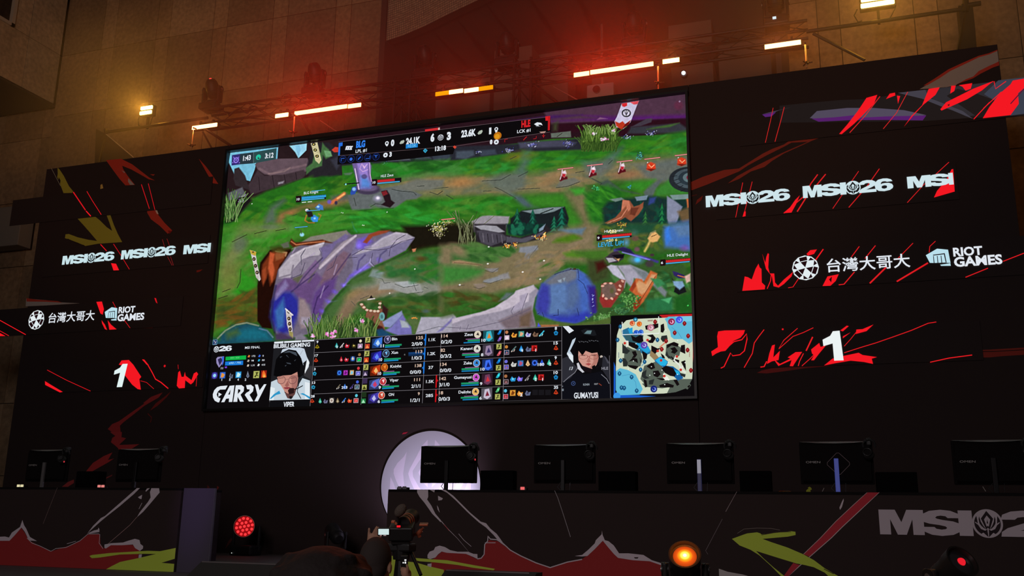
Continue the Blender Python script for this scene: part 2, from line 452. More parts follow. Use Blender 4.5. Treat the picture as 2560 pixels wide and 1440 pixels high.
    # junction going down and the grass islands under the lane
    p.poly([(1100,1040),(1380,1020),(1360,1200),(1380,1330),(1470,1470),(1250,1480),(1290,1340),(1200,1180)],(120,116,78),26)
    p.poly([(700,1070),(1100,1050),(1180,1200),(1290,1350),(1240,1440),(1150,1440),(1150,1200),(900,1180),(800,1180)],(60,134,38),16)
    p.poly([(-900,1150),(0,1090),(520,1080),(700,1190),(640,1210),(560,1280),(200,1290),(0,1270),(-900,1300)],(52,130,34),18)
    p.dabs([(-900,1170),(0,1100),(500,1090),(700,1200),(560,1270),(-900,1290)],90,[(46,150,46),(30,100,26),(84,140,46)],(60,160),(18,40),0,.3,.5)
    p.poly([(1180,1000),(1320,985),(1330,1040),(1230,1060)],(66,160,50),10)
    p.poly([(1330,1050),(1560,960),(1700,1020),(1800,1060),(1580,1100),(1500,1200),(1520,1380),(1500,1440),(1420,1400),(1340,1200)],(48,128,36),16)
    p.dabs([(1340,1060),(1560,980),(1680,1030),(1500,1200),(1500,1380),(1360,1220)],40,[(70,160,40),(30,100,30)],(40,120),(18,40),.6,.3,.5)
    p.poly([(1750,930),(2050,900),(2000,960),(1900,1020),(1700,980)],(56,140,40),12)
    p.poly([(2060,1000),(2200,900),(2400,1020),(2400,1060),(2180,1060),(2050,1080)],(60,134,50),10)
    p.specks(1450,990,45,25,26,[(90,220,130),(50,150,90)],(5,10)); p.specks(1790,970,35,20,16,[(80,190,200),(50,120,130)],(5,9))
    p.specks(1890,660,45,45,60,[(90,190,170),(60,130,120),(40,80,70)],(5,10))
    # turret platform cut by the right edge
    p.blob(2400,900,215,135,(40,46,50),1,.06,0); p.blob(2410,890,175,105,(72,88,92),1,.06); p.blob(2415,885,130,80,(46,60,66),1,.06)
    p.blob(2420,880,90,55,(96,120,120),1,.08); p.blob(2430,880,62,40,(122,44,66),1,.1)
    for a in range(5): p.line([(2225+a*22,870+a*38),(2270+a*22,860+a*34)],9,(30,34,40),.9)
    # bush and the banner
    p.blob(1480,490,230,130,(52,84,30),1,.3); p.blob(1480,470,190,110,(76,110,40),.8,.6)
    p.blades(1290,1650,600,150,120,[(60,92,34),(44,74,26),(78,112,44)],9,.9); p.blades(1300,1660,500,170,120,[(84,122,46),(58,92,34),(108,148,62),(44,72,26)],8,.8); p.blades(1330,1640,430,100,50,[(110,146,66),(70,106,38),(136,166,96)],7,.7)
    for q in ((1420,430),(1620,400),(1540,480),(1500,490)): p.specks(q[0],q[1],24,18,9,[(226,220,232),(200,130,170)],(7,13))
    p.poly([(1705,120),(1880,92),(1795,310),(1720,380),(1650,360),(1630,300),(1655,255)],(196,196,214),2)
    p.poly([(1705,120),(1760,110),(1762,140),(1730,155),(1708,145)],(206,44,52),2); p.poly([(1790,105),(1880,92),(1868,125),(1830,130)],(214,80,90),2)
    p.poly([(1635,300),(1680,320),(1715,300),(1740,330),(1795,290),(1780,330),(1700,385),(1650,350)],(190,60,34),2)
    p.poly([(1740,330),(1795,295),(1775,335),(1705,385)],(120,24,26),2)
    p.blob(1752,217,50,44,(52,50,60),1,.08); p.blob(1752,217,36,30,(196,196,214),1,.1); p.line([(1735,200),(1752,240),(1770,198)],9,(52,50,60)); p.line([(1752,190),(1752,240)],8,(52,50,60))
    # pines and rocks,right centre
    p.poly([(160,1330),(270,1275),(340,1270),(550,1280),(540,1340),(500,1440),(180,1440)],(150,150,152),4)
    p.poly([(200,1370),(480,1380),(500,1440),(180,1440)],(104,108,112),5)
    p.poly([(680,1220),(960,1190),(1120,1180),(1160,1300),(1130,1440),(560,1440),(560,1300)],(30,38,40),4)
    p.poly([(680,1225),(960,1188),(1110,1182),(1010,1230),(920,1250),(800,1255)],(122,142,140),3)
    p.line([(870,1250),(1000,1200)],14,(40,50,46))
    def pine(x,y,w,h,c1=(38,122,82),c2=(18,66,50)):
        for i in range(4):
            yy = y+h*i/4; ww = w*(.45+.2*i)
            p.poly([(x,yy-h*.06),(x+ww/2,yy+h*.33),(x+ww*.3,yy+h*.30),(x+ww*.15,yy+h*.38),(x-ww*.2,yy+h*.3),(x-ww/2,yy+h*.36)],c2,3)
            p.poly([(x,yy-h*.06),(x+ww*.18,yy+h*.2),(x-ww*.05,yy+h*.16),(x-ww*.32,yy+h*.27)],c1,3)
    pine(630,1215,160,230); pine(790,1220,150,220,(34,110,84)); pine(1090,1200,180,240,(30,118,90)); pine(1010,1290,130,150,(40,130,90))
    p.poly([(820,1420),(900,1360),(915,1400),(870,1440)],(132,150,160),3)
    # root arch,stones and pines at the right edge
    p.poly([(1510,1200),(1560,1130),(1700,1100),(2000,1070),(2150,1090),(2400,1100),(2410,1440),(1500,1440),(1520,1330)],(26,56,50),10)
    p.dabs([(1530,1180),(1800,1120),(2150,1100),(2180,1420),(1560,1420)],70,[(22,74,62),(30,50,60),(26,92,60),(40,60,50)],(30,80),(14,34),.5,.6,.6)
    p.poly([(1580,1105),(1700,1085),(1730,1105),(1640,1130)],(110,136,124),3); p.poly([(1840,1080),(1975,1062),(1960,1110),(1860,1120)],(116,140,150),3)
    p.poly([(1990,1090),(2060,1080),(2040,1140),(1980,1160)],(52,70,130),6)
    p.poly([(1530,1345),(1640,1290),(1700,1220),(1715,1110),(1790,1120),(1830,1180),(1890,1160),(1930,1130),(1925,1190),(1880,1260),(1800,1330),(1740,1290),(1690,1320),(1560,1370)],(146,86,58),3)
    p.poly([(1715,1110),(1780,1118),(1800,1200),(1770,1230),(1750,1170),(1700,1230)],(196,124,92),3)
    p.poly([(1800,1190),(1880,1190),(1840,1270),(1790,1260)],(110,58,40),3); p.line([(1560,1350),(1700,1290),(1760,1200)],10,(206,140,108),.8)
    pine(2120,1160,150,240,(36,130,70)); pine(1950,1240,130,160,(60,130,60),(24,70,50))
    p.poly([(2170,1070),(2240,1110),(2330,1180),(2280,1320),(2210,1440),(2170,1300)],(132,142,160),4)
    p.poly([(2200,1060),(2400,1050),(2400,1100),(2230,1110)],(120,150,142),3)
    p.poly([(2280,1230),(2400,1180),(2405,1330),(2330,1360)],(110,92,60),8); p.poly([(2370,1100),(2400,1095),(2405,1190),(2380,1190)],(196,110,60),4)
    p.poly([(2180,1350),(2405,1320),(2410,1480),(2180,1480)],(76,112,176),12)
    p.specks(1700,1370,70,40,60,[(230,180,70),(190,120,50),(90,60,30)],(5,10))
    # ---- upper left
    p.view(540,230,4.115)
    p.poly([(80,560),(640,500),(960,450),(1260,420),(1300,860),(900,890),(300,1140),(40,1140)],(44,30,32),3)
    p.poly([(148,625),(640,568),(630,700),(415,730),(398,800),(352,918),(290,900),(250,800),(190,850),(130,720)],(120,196,214),2)
    p.poly([(190,790),(235,775),(300,860),(330,960),(350,1010),(200,960),(180,890)],(54,46,48),3)
    p.poly([(755,553),(935,530),(930,600),(890,640),(848,682),(815,620)],(150,214,230),2)
    p.poly([(810,550),(860,545),(870,600),(850,660)],(120,190,214),3,.7)
    p.poly([(400,745),(480,690),(940,680),(980,760),(940,810),(880,850),(700,860),(500,850),(430,800)],(100,84,90),3)
    p.poly([(430,800),(500,860),(700,850),(900,800),(930,840),(890,890),(700,960),(480,1020),(360,1060),(330,960)],(66,54,58),4)
    p.line([(450,790),(560,850),(700,800),(930,750)],22,(134,112,114),.6,4); p.line([(540,840),(700,820),(760,780)],12,(150,128,122),.6,3)
    for L_ in ([(580,860),(600,990)],[(700,850),(720,950)],[(440,880),(450,1010)],[(820,830),(830,900)]): p.line(L_,10,(40,30,34),.8)
    p.poly([(120,1040),(270,980),(310,1060),(180,1110),(130,1120)],(96,100,104),4); p.poly([(240,1080),(310,1050),(300,1080)],(150,154,160),3)
    p.poly([(640,930),(700,915),(690,940),(640,950)],(150,150,154),4)
    p.poly([(1000,520),(1160,520),(1290,620),(1290,860),(1180,880),(960,880),(930,780)],(42,40,44),5)
    p.poly([(1095,520),(1125,560),(1160,590),(1190,660),(1130,690),(1100,650),(1090,760),(1000,790),(930,850),(925,780),(990,730),(1010,640),(1080,620)],(72,116,66),4)
    p.poly([(1110,600),(1180,610),(1195,660),(1130,670)],(110,166,110),3); p.poly([(1180,700),(1260,660),(1290,720),(1240,800)],(58,60,70),6)
    p.poly([(975,528),(1042,518),(1062,600),(1084,700),(1060,740),(1022,705),(1000,620)],(200,200,150),2)
    for q in ((1005,538),(1020,597),(1040,660)): p.blob(q[0],q[1],21,18,(50,44,40),1,.15); p.blob(q[0],q[1],9,8,(190,170,90),1,.3)
    p.poly([(1190,595),(1225,565),(1262,570),(1262,618),(1215,620)],(196,66,50),2)
    p.poly([(1320,840),(1400,830),(1380,860),(1330,855)],(110,120,120),6)
    # grass and track,left
    p.poly([(60,1180),(300,1130),(520,1020),(900,890),(1300,860),(1420,850),(1500,1000),(1400,1080),(900,1150),(640,1240),(560,1440),(0,1440)],(42,116,30),8)
    p.dabs([(100,1200),(520,1040),(1000,880),(1400,870),(1400,1050),(900,1130),(600,1240),(500,1440),(60,1440)],90,[(60,140,30),(30,92,26),(84,132,36)],(50,150),(18,40),-.3,.3,.5)
    p.poly([(100,1190),(330,1060),(370,1120),(180,1330),(100,1340)],(30,26,28),8)
    p.specks(260,1120,60,22,30,[(150,160,225),(210,216,240),(60,60,120)],(4,8))
    p.blades(100,230,1310,320,40,[(70,120,50),(50,90,40),(120,160,90)],8,.7)
    p.poly([(660,1240),(900,1160),(1300,1090),(1380,1110),(1200,1190),(900,1200),(720,1260),(700,1330),(760,1440),(620,1440),(600,1330)],(134,110,66),14,.9)
    p.blob(760,1250,130,40,(170,116,70),.8,.8,-.3)
    p.poly([(500,1440),(500,1300),(560,1180),(700,1090),(720,1120),(610,1220),(620,1440)],(88,108,92),14,.9)
    p.poly([(1370,1140),(1350,1060),(1600,1010),(1900,960),(2120,1060),(2060,1100),(1960,1110),(1830,1200),(1640,1200),(1400,1225)],(100,110,106),5)
    p.poly([(1820,990),(2060,900),(2350,900),(2330,970),(2200,1010),(2000,1020)],(112,118,104),8)
    p.poly([(1180,1070),(1350,1040),(1380,1110),(1200,1130)],(96,100,94),10,.8)
    for L_ in ([(1400,1225),(1640,1205),(1830,1195)],[(1420,1090),(1440,1170)],[(1590,1180),(1640,1150),(1760,1160)],[(1810,1000),(1900,1020),(2030,1030),(2060,1060)],[(2200,1030),(2280,1055),(2330,1020)],[(2370,1060),(2440,1100)],[(740,1290),(830,1260)],[(2070,970),(2140,965)]):
        p.line(L_,9,(50,58,50),.85)
    p.poly([(1390,1225),(1640,1215),(2000,1190),(2469,1250),(2469,1440),(1420,1440)],(44,134,34),14)
    p.dabs([(1000,1230),(1400,1240),(2200,1200),(2469,1300),(2469,1430),(1000,1430)],80,[(50,170,60),(36,110,30),(70,150,40)],(80,200),(18,40),.05,.25,.5)
    p.dabs([(720,1290),(1390,1190),(1390,1420),(800,1440)],40,[(60,150,40),(80,150,50)],(60,160),(18,40),-.1,.25,.6)
    # stone turret with purple light
    p.blob(1560,1000,150,62,(70,62,84),1,.25); p.blob(1560,985,120,44,(104,92,122),1,.3)
    p.poly([(1400,730),(1445,720),(1575,715),(1600,760),(1590,860),(1620,980),(1570,1005),(1450,1000),(1440,900),(1415,800)],(112,96,150),4)
    p.poly([(1450,730),(1570,730),(1560,830),(1590,960),(1490,990),(1480,880)],(150,130,200),6)
    p.poly([(1490,860),(1550,880),(1590,940),(1580,985),(1490,985)],(90,140,206),10)
    p.line([(1430,790),(1450,900),(1470,1000)],10,(216,190,230)); p.line([(1580,730),(1585,850),(1600,920)],8,(196,170,220))
    p.blob(1525,870,36,30,(86,80,130),.9,.4); p.poly([(1500,740),(1525,790),(1555,740),(1530,770)],(236,200,226),3); p.line([(1500,740),(1480,790),(1510,820),(1560,800)],8,(190,160,210))
    p.line([(1320,948),(1470,935)],16,(24,26,30)); p.blob(1335,950,12,12,(120,214,220))
    # small figures near the turret: generic glowing shapes
    p.poly([(1380,1040),(1400,980),(1440,970),(1450,1010),(1430,1050),(1390,1060)],(50,84,170),3); p.blob(1420,1000,24,24,(150,200,230),.9)
    p.blob(1660,1095,60,44,(206,200,240),.75,1); p.blob(1665,1090,26,22,(245,240,250),1,.8)
    p.poly([(1700,1020),(1760,1010),(1790,1060),(1800,1110),(1840,1140),(1790,1190),(1700,1160),(1740,1130)],(40,24,30),3); p.poly([(1700,1030),(1750,1012),(1770,1050),(1720,1070)],(128,36,44),3)
    p.line([(1190,1140),(1260,1090),(1320,1045)],34,(214,120,70),.9,4); p.line([(1250,1095),(1318,1050)],16,(250,190,110),.9,3)
    p.blob(1165,1130,30,30,(110,90,190),.9,.6); p.blob(1235,1140,20,26,(60,50,80),.9,.5)
    p.poly([(1020,1190),(1060,1150),(1100,1170),(1105,1215),(1050,1210)],(70,130,196),3); p.blob(1050,1180,18,14,(160,210,230))
    p.poly([(980,1280),(1010,1262),(1055,1290),(1045,1335),(1000,1340),(975,1310)],(60,150,220),3); p.blob(1015,1300,16,14,(150,214,240))
    p.poly([(915,1210),(960,1200),(990,1240),(1000,1280),(950,1290)],(40,32,36),3); p.blob(935,1215,22,18,(226,226,226),.95,.4)
    p.line([(930,1270),(915,1320),(950,1345),(1010,1345)],12,(214,120,50),.8,3); p.line([(1055,1255),(1080,1270),(1060,1310)],10,(214,120,50),.7,3)
    for q in ((1290,1240),(1305,1244),(1508,1370),(1522,1372),(1760,1235),(370,1150)): p.blob(q[0],q[1],7,7,(200,240,190))
    p.line([(1400,1340),(1420,1400),(1450,1440)],12,(60,150,120),.5,3)
    p.specks(2390,1370,90,60,160,[(180,180,90),(120,140,50),(60,90,30),(220,210,150)],(5,10))
    # shaded pit east of the big rock and the small shrubs
    p.view(520,560,4.129)
    p.poly([(1800,60),(2100,90),(2560,0),(2560,200),(2300,230),(2080,290),(2060,150)],(36,24,14),16)
    p.view(1130,560,4.129)
    p.poly([(-520,20),(220,0),(250,200),(0,220),(-400,230)],(30,26,16),12); p.specks(-140,40,90,60,160,[(214,200,120),(130,140,60),(80,90,40),(240,230,190)],(5,10)); p.specks(-130,110,60,40,60,[(200,190,150),(90,90,50)],(4,8))
    p.blades(60,240,190,330,26,[(110,120,80),(60,70,40),(140,150,110)],6,.9)
    # ---- lower left: rock mass,roots,water
    p.view(520,560,4.129)
    p.poly([(150,20),(700,0),(1500,0),(1000,130),(620,250),(520,420),(510,640),(480,900),(60,1160),(30,900)],(66,136,40),12)
    p.dabs([(140,60),(900,40),(620,240),(520,400),(500,800),(90,900)],90,[(50,150,30),(90,130,50),(44,120,30),(80,160,60)],(60,170),(20,60),-.4,.4,.5)
    p.poly([(360,0),(830,30),(820,60),(560,100),(340,120),(420,180),(360,330),(190,560),(120,560),(150,330)],(124,132,78),30,.85)
    p.blob(640,30,130,34,(104,124,90),.8,.6); p.blob(330,210,90,120,(90,110,96),.6,.6,.5)
    p.poly([(150,420),(330,400),(340,560),(320,680),(120,780),(100,640)],(116,128,60),30,.8)
    p.poly([(345,470),(460,580),(500,640),(500,740),(370,780),(260,700),(330,620)],(50,150,34),12)
    p.poly([(90,780),(330,740),(500,660),(520,900),(520,1010),(220,1010),(60,1100)],(84,88,30),16)
    p.dabs([(90,800),(500,700),(510,1000),(80,1080)],40,[(110,90,30),(70,110,34),(120,80,30),(60,80,30)],(60,160),(18,40),-.2,.3,.6)
    for L_ in ([(250,185),(400,110)],[(150,700),(230,670)],[(340,470),(330,600),(300,660)],[(110,770),(200,740)],[(480,100),(600,70)],[(800,50),(700,70)]): p.line(L_,10,(50,54,30),.8)
    p.poly([(120,1200),(130,1140),(250,1050),(400,1020),(560,1060),(650,1130),(690,1210),(50,1260),(60,1180)],(30,84,96),10)
    p.poly([(330,1100),(470,1060),(600,1110),(640,1190),(300,1200)],(26,116,130),14,.8); p.poly([(180,1120),(300,1080),(330,1130),(200,1190)],(80,110,46),14,.7)
    p.line([(100,1180),(180,1100),(290,1040),(400,1020),(520,1050)],14,(150,160,130),.8,3); p.line([(530,1080),(610,1100),(670,1170)],12,(120,140,170),.7,3)
    # tree trunk
    p.poly([(540,400),(640,270),(740,240),(860,260),(840,330),(760,430),(720,560),(700,700),(640,900),(660,1080),(560,1070),(510,1000),(510,640)],(36,14,8),4)
    p.poly([(560,420),(650,290),(720,260),(820,300),(780,380),(740,420),(700,560),(640,640),(620,520),(570,640),(545,560)],(118,52,24),6)
    p.poly([(640,290),(690,310),(670,390),(690,480),(660,600),(620,460)],(190,92,52),5); p.poly([(560,480),(600,440),(600,560),(570,620)],(150,70,36),5)
    p.poly([(720,260),(815,290),(780,350),(700,380),(690,320)],(150,90,50),5); p.line([(700,280),(810,296),(800,330)],14,(196,170,120),.7,3)
    p.poly([(640,240),(730,225),(860,250),(760,300),(660,280)],(70,80,26),8,.8); p.poly([(750,210),(830,180),(840,240),(780,250)],(96,104,84),4)
    # main rock mass
    p.poly([(690,620),(720,480),(840,300),(960,200),(1100,130),(1430,70),(1480,110),(1880,75),(2130,150),(2040,270),(1880,360),(1700,440),(1480,540),(1400,650),(1300,760),(1200,880),(1160,1000),(1060,1130),(900,1170),(740,1180),(680,1100),(650,980),(660,780)],(112,106,122),4)
    p.poly([(860,260),(960,190),(1060,130),(1430,66),(1450,110),(1390,160),(1260,190),(1100,190),(1000,200),(880,260)],(132,132,116),4)
    p.poly([(840,200),(860,150),(900,190),(1040,180),(1180,160),(1300,200),(1200,190),(1080,220),(960,220),(880,240)],(92,44,24),4); p.line([(860,180),(910,215),(1040,195),(1200,180)],12,(190,120,76),.9,2)
    p.poly([(730,560),(730,470),(850,330),(1000,250),(1200,190),(1180,240),(1150,330),(1060,330),(960,380),(880,470),(850,560)],(178,176,180),4)
    p.poly([(860,500),(980,360),(1160,320),(1180,350),(1090,420),(1000,500),(940,540),(880,560)],(134,128,142),4)
    p.line([(1010,250),(960,330),(965,420)],10,(110,108,120)); p.line([(1150,260),(1180,320),(1250,350)],8,(100,96,120))
    p.poly([(1150,250),(1280,200),(1420,100),(1450,120),(1430,170),(1330,200),(1250,320),(1170,400),(1180,300)],(116,106,146),5)
    p.poly([(880,560),(960,530),(1060,520),(1180,400),(1130,480),(1080,600),(920,660),(860,720),(840,620)],(96,100,76),5)
    p.poly([(1000,500),(1110,370),(1140,400),(1150,440),(1060,540),(1010,640),(900,660)],(122,98,136),5)
    p.poly([(1150,420),(1240,330),(1380,190),(1530,112),(1520,220),(1480,300),(1400,420),(1280,560),(1180,640),(1100,720),(1060,640),(1080,540)],(120,110,132),5)
    p.poly([(1150,430),(1260,310),(1400,180),(1530,114),(1500,160),(1380,260),(1260,380),(1150,470)],(158,150,156),4)
    p.poly([(1240,420),(1400,280),(1450,300),(1420,420),(1350,520),(1260,600),(1180,680),(1150,600)],(124,96,108),6,.8)
    p.poly([(700,640),(790,560),(860,560),(940,620),(1040,600),(1120,500),(1180,560),(1100,700),(1060,820),(960,820),(880,700),(800,700),(690,760)],(104,78,124),8)
    p.poly([(660,800),(760,700),(860,700),(930,780),(950,900),(860,1100),(760,1150),(680,1060),(640,960)],(44,46,150),14)
    p.poly([(690,900),(780,760),(800,900),(780,1060),(710,1090)],(60,110,170),10); p.poly([(700,720),(800,580),(830,640),(760,720),(700,780)],(136,126,170),8)
    p.poly([(940,760),(1000,780),(1080,960),(1060,1060),(960,1080),(930,960)],(146,132,132),8); p.poly([(960,960),(1060,960),(1080,1000),(1020,1060),(960,1030)],(156,150,160),5)
    p.poly([(1060,820),(1100,700),(1200,600),(1330,540),(1300,700),(1200,800),(1180,900),(1160,980),(1100,1060)],(98,70,130),10)
    p.poly([(1480,300),(1520,180),(1700,200),(1860,90),(2130,140),(2040,270),(1900,340),(1700,420),(1560,480),(1480,530),(1500,420)],(124,120,150),5)
    p.poly([(1680,240),(1780,160),(1940,84),(2060,100),(2130,140),(2000,190),(1850,230),(1700,270),(1520,320),(1560,270)],(166,164,172),4)
    p.poly([(1540,160),(1640,130),(1700,180),(1600,260),(1530,250)],(112,90,196),10); p.blob(1560,220,40,50,(150,130,250),.8,.8)
    p.poly([(1600,190),(1660,110),(1760,70),(1880,64),(1840,90),(1700,130),(1640,200)],(150,72,44),4)
    p.poly([(1640,420),(1520,480),(1440,560),(1400,640),(1480,560),(1680,450)],(122,104,206),8)
    for L_ in ([(1880,250),(2000,180),(2130,150)],[(1490,320),(1600,260),(1760,270),(1880,250),(1950,160),(2040,110)],[(1880,260),(1870,330)],[(1700,300),(1680,390),(1720,440)],[(1450,350),(1540,345)],[(1230,480),(1290,440),(1330,330)],[(860,560),(960,520),(1000,400)]): p.line(L_,9,(76,70,92),.8)
    p.line([(1660,400),(1480,560),(1400,640)],10,(170,150,250),.6,4)
    for q in ((1240,800),(1400,635),(1180,900),(1150,980),(1490,540),(1770,370),(1310,700)): p.blob(q[0],q[1],46,34,(120,92,240),.7,1,.4)
    p.line([(1400,632),(1550,630),(1700,632)],12,(150,140,250),.7,5); p.line([(1250,805),(1330,795),(1410,800)],10,(150,140,250),.6,5)
    p.line([(1680,360),(1670,400),(1710,440)],8,(190,186,220),.8,3)
    p.line([(1155,455),(1280,335),(1420,205),(1525,122)],22,(198,192,198),.8,3); p.line([(860,330),(1000,252),(1190,198)],18,(208,206,208),.8,4); p.line([(1700,225),(1800,150),(1940,92),(2050,104)],16,(196,194,202),.7,4)
    for L_,c_ in (([(1180,350),(1060,470),(980,560),(920,650)],(70,58,92)),([(1280,570),(1380,430),(1470,310)],(78,60,96)),([(860,700),(960,620),(1100,520)],(66,48,98)),([(1100,1040),(1090,900),(1130,760),(1240,640)],(60,40,92)),([(1540,470),(1560,380),(1620,320)],(84,76,120)),([(1760,400),(1780,320),(1840,270)],(84,80,116)),([(720,560),(860,520),(880,430)],(120,114,126))): p.line(L_,18,c_,.75,3)
    p.line([(1170,1010),(1215,890),(1315,770),(1430,645),(1510,565),(1710,460),(1890,378),(2060,290)],20,(34,44,36),.6,5); p.line([(700,640),(670,780),(655,980),(690,1120)],22,(24,20,70),.7,6)
    for a_,b_ in (((900,250),(870,300)),((1060,330),(1100,300)),((1330,420),(1300,520)),((1200,640),(1160,760)),((1620,240),(1760,215)),((1900,180),(2040,170))): p.line([a_,b_],12,(176,166,190),.6,3)
    # two banners on the left
    def banner(pts,dots,c=(196,194,184)):
        p.poly(pts,c,2)
        for q in dots: p.blob(q[0],q[1],19,22,(66,50,46),1,.2); p.blob(q[0]-2,q[1],8,7,(170,150,110),.9,.3)
    banner([(430,268),(490,285),(505,400),(545,570),(530,590),(495,550),(465,400),(440,300)],[(475,362),(490,432),(507,500)])
    p.poly([(430,268),(500,290),(490,330),(445,310)],(190,170,60),2); p.blob(465,290,14,10,(90,60,30))
    banner([(800,870),(830,900),(870,930),(862,960),(878,1180),(840,1130),(815,1040)],[(835,905),(835,975),(842,1030),(848,1085)]); p.poly([(835,1100),(876,1120),(878,1185),(840,1150)],(160,156,90),3)
    p.line([(800,875),(875,940)],12,(226,226,220))
    # figure beside the rock top
    p.blob(970,110,30,26,(150,216,240),.95,.5); p.line([(958,60),(966,100)],10,(70,90,60))
    # clearing south-east of the rock
    p.poly([(1480,560),(1720,450),(1900,370),(2120,290),(2560,230),(2560,1000),(2200,960),(1900,900),(1700,870),(1400,1000),(1200,1050),(1180,980),(1240,860),(1400,700)],(72,110,56),14)
    p.poly([(1640,700),(1500,660),(1700,600),(1720,470),(1850,520),(2000,580),(2560,600),(2560,720),(2200,760),(1900,760),(1700,720)],(132,140,122),24)
    p.poly([(1300,1120),(1320,960),(1420,780),(1560,680),(1760,640),(2000,680),(1800,740),(1600,800),(1500,880),(1400,1000),(1380,1110)],(138,122,92),16)
    p.blob(1500,720,150,60,(156,128,88),.7,.8,-.5); p.blob(1440,900,80,130,(126,108,82),.8,.8,.5)
    p.poly([(1780,590),(1960,610),(2020,650),(2180,600),(2220,700),(2020,720),(1900,670),(1760,680)],(152,158,150),6); p.poly([(1930,600),(2060,590),(2160,600),(2160,630),(2020,655)],(166,176,172),4)
    for L_ in ([(1930,620),(2020,655),(2170,630)],[(1980,710),(2060,725),(2220,700)],[(1700,540),(1800,570),(1820,610),(1880,605)],[(1570,775),(1660,740)],[(1480,800),(1520,840)],[(2120,610),(2150,690)],[(2230,650),(2270,665)]): p.line(L_,8,(72,80,72),.8)
    p.poly([(1660,540),(1700,470),(1780,480),(1860,540),(1760,560)],(126,148,138),6)
    p.dabs([(1740,440),(2560,260),(2560,560),(2200,590),(1850,520)],80,[(40,110,50),(50,124,40),(84,120,70),(100,110,60)],(60,150),(20,50),-.1,.3,.6)
    p.blob(2200,360,90,40,(92,64,30),.8,.8); p.blob(2470,370,120,60,(150,140,110),.9,.6); p.blob(2380,280,70,40,(50,96,30),.8,.6)
    p.dabs([(1560,820),(2000,740),(2560,740),(2560,960),(2100,940),(1800,880)],80,[(50,96,34),(70,120,50),(90,96,40),(36,80,30)],(60,150),(20,50),.1,.3,.6)
    p.blob(2400,790,160,110,(44,80,30),.8,.6); p.blob(2250,900,60,30,(80,96,120),.6,.8)
    for q in ((2135,465),(2462,432),(1875,715)): p.blob(q[0],q[1],10,9,(225,245,215))
    p.poly([(2105,260),(2150,250),(2140,285),(2115,290)],(196,130,90),3)
    # stump with lantern,flowers,foreground blades
    p.poly([(1560,820),(1600,820),(1640,880),(1760,890),(1780,800),(1745,800),(1790,795),(1780,870),(1830,890),(1800,960),(1830,1100),(1760,1110),(1700,1000),(1620,960),(1640,900),(1590,870)],(134,90,66),3)
    for q in ((1585,830),(1610,860),(1640,888),(1680,895),(1720,900),(1755,900),(1770,860),(1775,820)): p.blob(q[0],q[1],20,15,(206,190,160),1,.4)
    p.line([(1650,780),(1720,770)],12,(190,190,180)); p.poly([(1665,765),(1685,735),(1705,765)],(30,24,26),2); p.poly([(1800,830),(1860,880),(1840,1000),(1800,960)],(60,30,30),5)
    p.blob(1795,955,34,50,(110,170,164),1,.25); p.blob(1795,955,18,28,(70,120,120),.9,.5)
    p.poly([(1800,1010),(1880,960),(2000,895),(2010,930),(1960,1000),(1880,1070),(1820,1060)],(138,150,186),4); p.poly([(1890,1060),(2010,930),(2040,980),(2100,1060),(2110,1140),(1960,1150),(1820,1100)],(118,116,176),5); p.poly([(1980,990),(2060,1010),(2080,1070),(2000,1070)],(164,176,180),4)
    p.poly([(1700,1020),(1800,1060),(1830,1110),(1770,1110),(1700,1060)],(70,26,24),4); p.poly([(1720,1090),(1800,1080),(1900,1150),(1760,1170)],(30,76,106),6)
    p.poly([(2040,1000),(2100,940),(2180,960),(2200,1130),(2110,1140),(2110,1060)],(84,110,60),8); p.specks(2120,970,30,10,12,[(236,150,60)],(5,9))
    p.poly([(2140,1140),(2200,960),(2400,960),(2530,925),(2560,960),(2560,1120)],(166,168,176),4); p.poly([(2360,1120),(2480,1010),(2530,960),(2520,1000),(2420,1100)],(124,120,170),4)
    p.line([(2160,1120),(2380,1060),(2560,1070)],8,(120,124,130),.8)
    p.poly([(690,1140),(760,1120),(880,1180),(900,1190),(760,1200),(700,1200)],(74,58,90),8); p.poly([(900,1160),(960,1130),(1030,1180),(1030,1200),(900,1200)],(126,124,136),5)
    p.poly([(1020,1180),(1100,1080),(1300,1060),(1700,1010),(1740,1080),(1740,1150),(1100,1200)],(44,70,34),12,.85)
    p.blades(1030,1730,1180,260,150,[(84,120,50),(52,84,34),(130,156,84),(40,66,28),(100,140,70)],7,.55)
    for q in ((1085,1160),(1230,1135),(1285,1130),(1290,1160),(1530,1100),(1585,995),(1310,1110)): p.specks(q[0],q[1],26,20,14,[(240,150,200),(220,120,190),(250,210,240)],(7,14))
    # ---- lower right
    p.view(1130,560,4.129)
    p.poly([(-120,220),(400,200),(700,180),(1200,30),(1420,0),(1550,0),(1480,200),(1600,240),(1700,300),(1560,400),(1500,600),(1420,400),(900,380),(900,620),(800,640),(520,700),(0,880),(-120,900)],(126,118,84),20)
    p.poly([(0,220),(500,210),(700,260),(560,330),(360,400),(300,420),(0,400)],(70,114,56),16)
    p.dabs([(0,220),(640,220),(560,320),(330,400),(180,380)],40,[(50,100,40),(80,130,60),(40,90,36)],(50,120),(18,44),.1,.3,.6)
    p.blob(60,270,150,80,(150,126,96),.8,.7,.5); p.poly([(0,380),(80,370),(310,420),(260,440),(0,410)],(156,132,96),6); p.line([(20,400),(150,405),(300,425)],7,(90,70,50),.8)
    p.poly([(-100,430),(200,440),(340,470),(300,520),(180,570),(0,610),(-100,620)],(64,134,56),18)
    p.poly([(-100,700),(150,690),(360,720),(500,760),(420,840),(200,900),(-100,960)],(66,96,40),16)
    p.dabs([(-50,720),(300,720),(480,770),(200,880),(0,900)],40,[(50,84,30),(90,110,50),(80,70,30),(50,120,40)],(50,140),(18,44),.1,.3,.6)
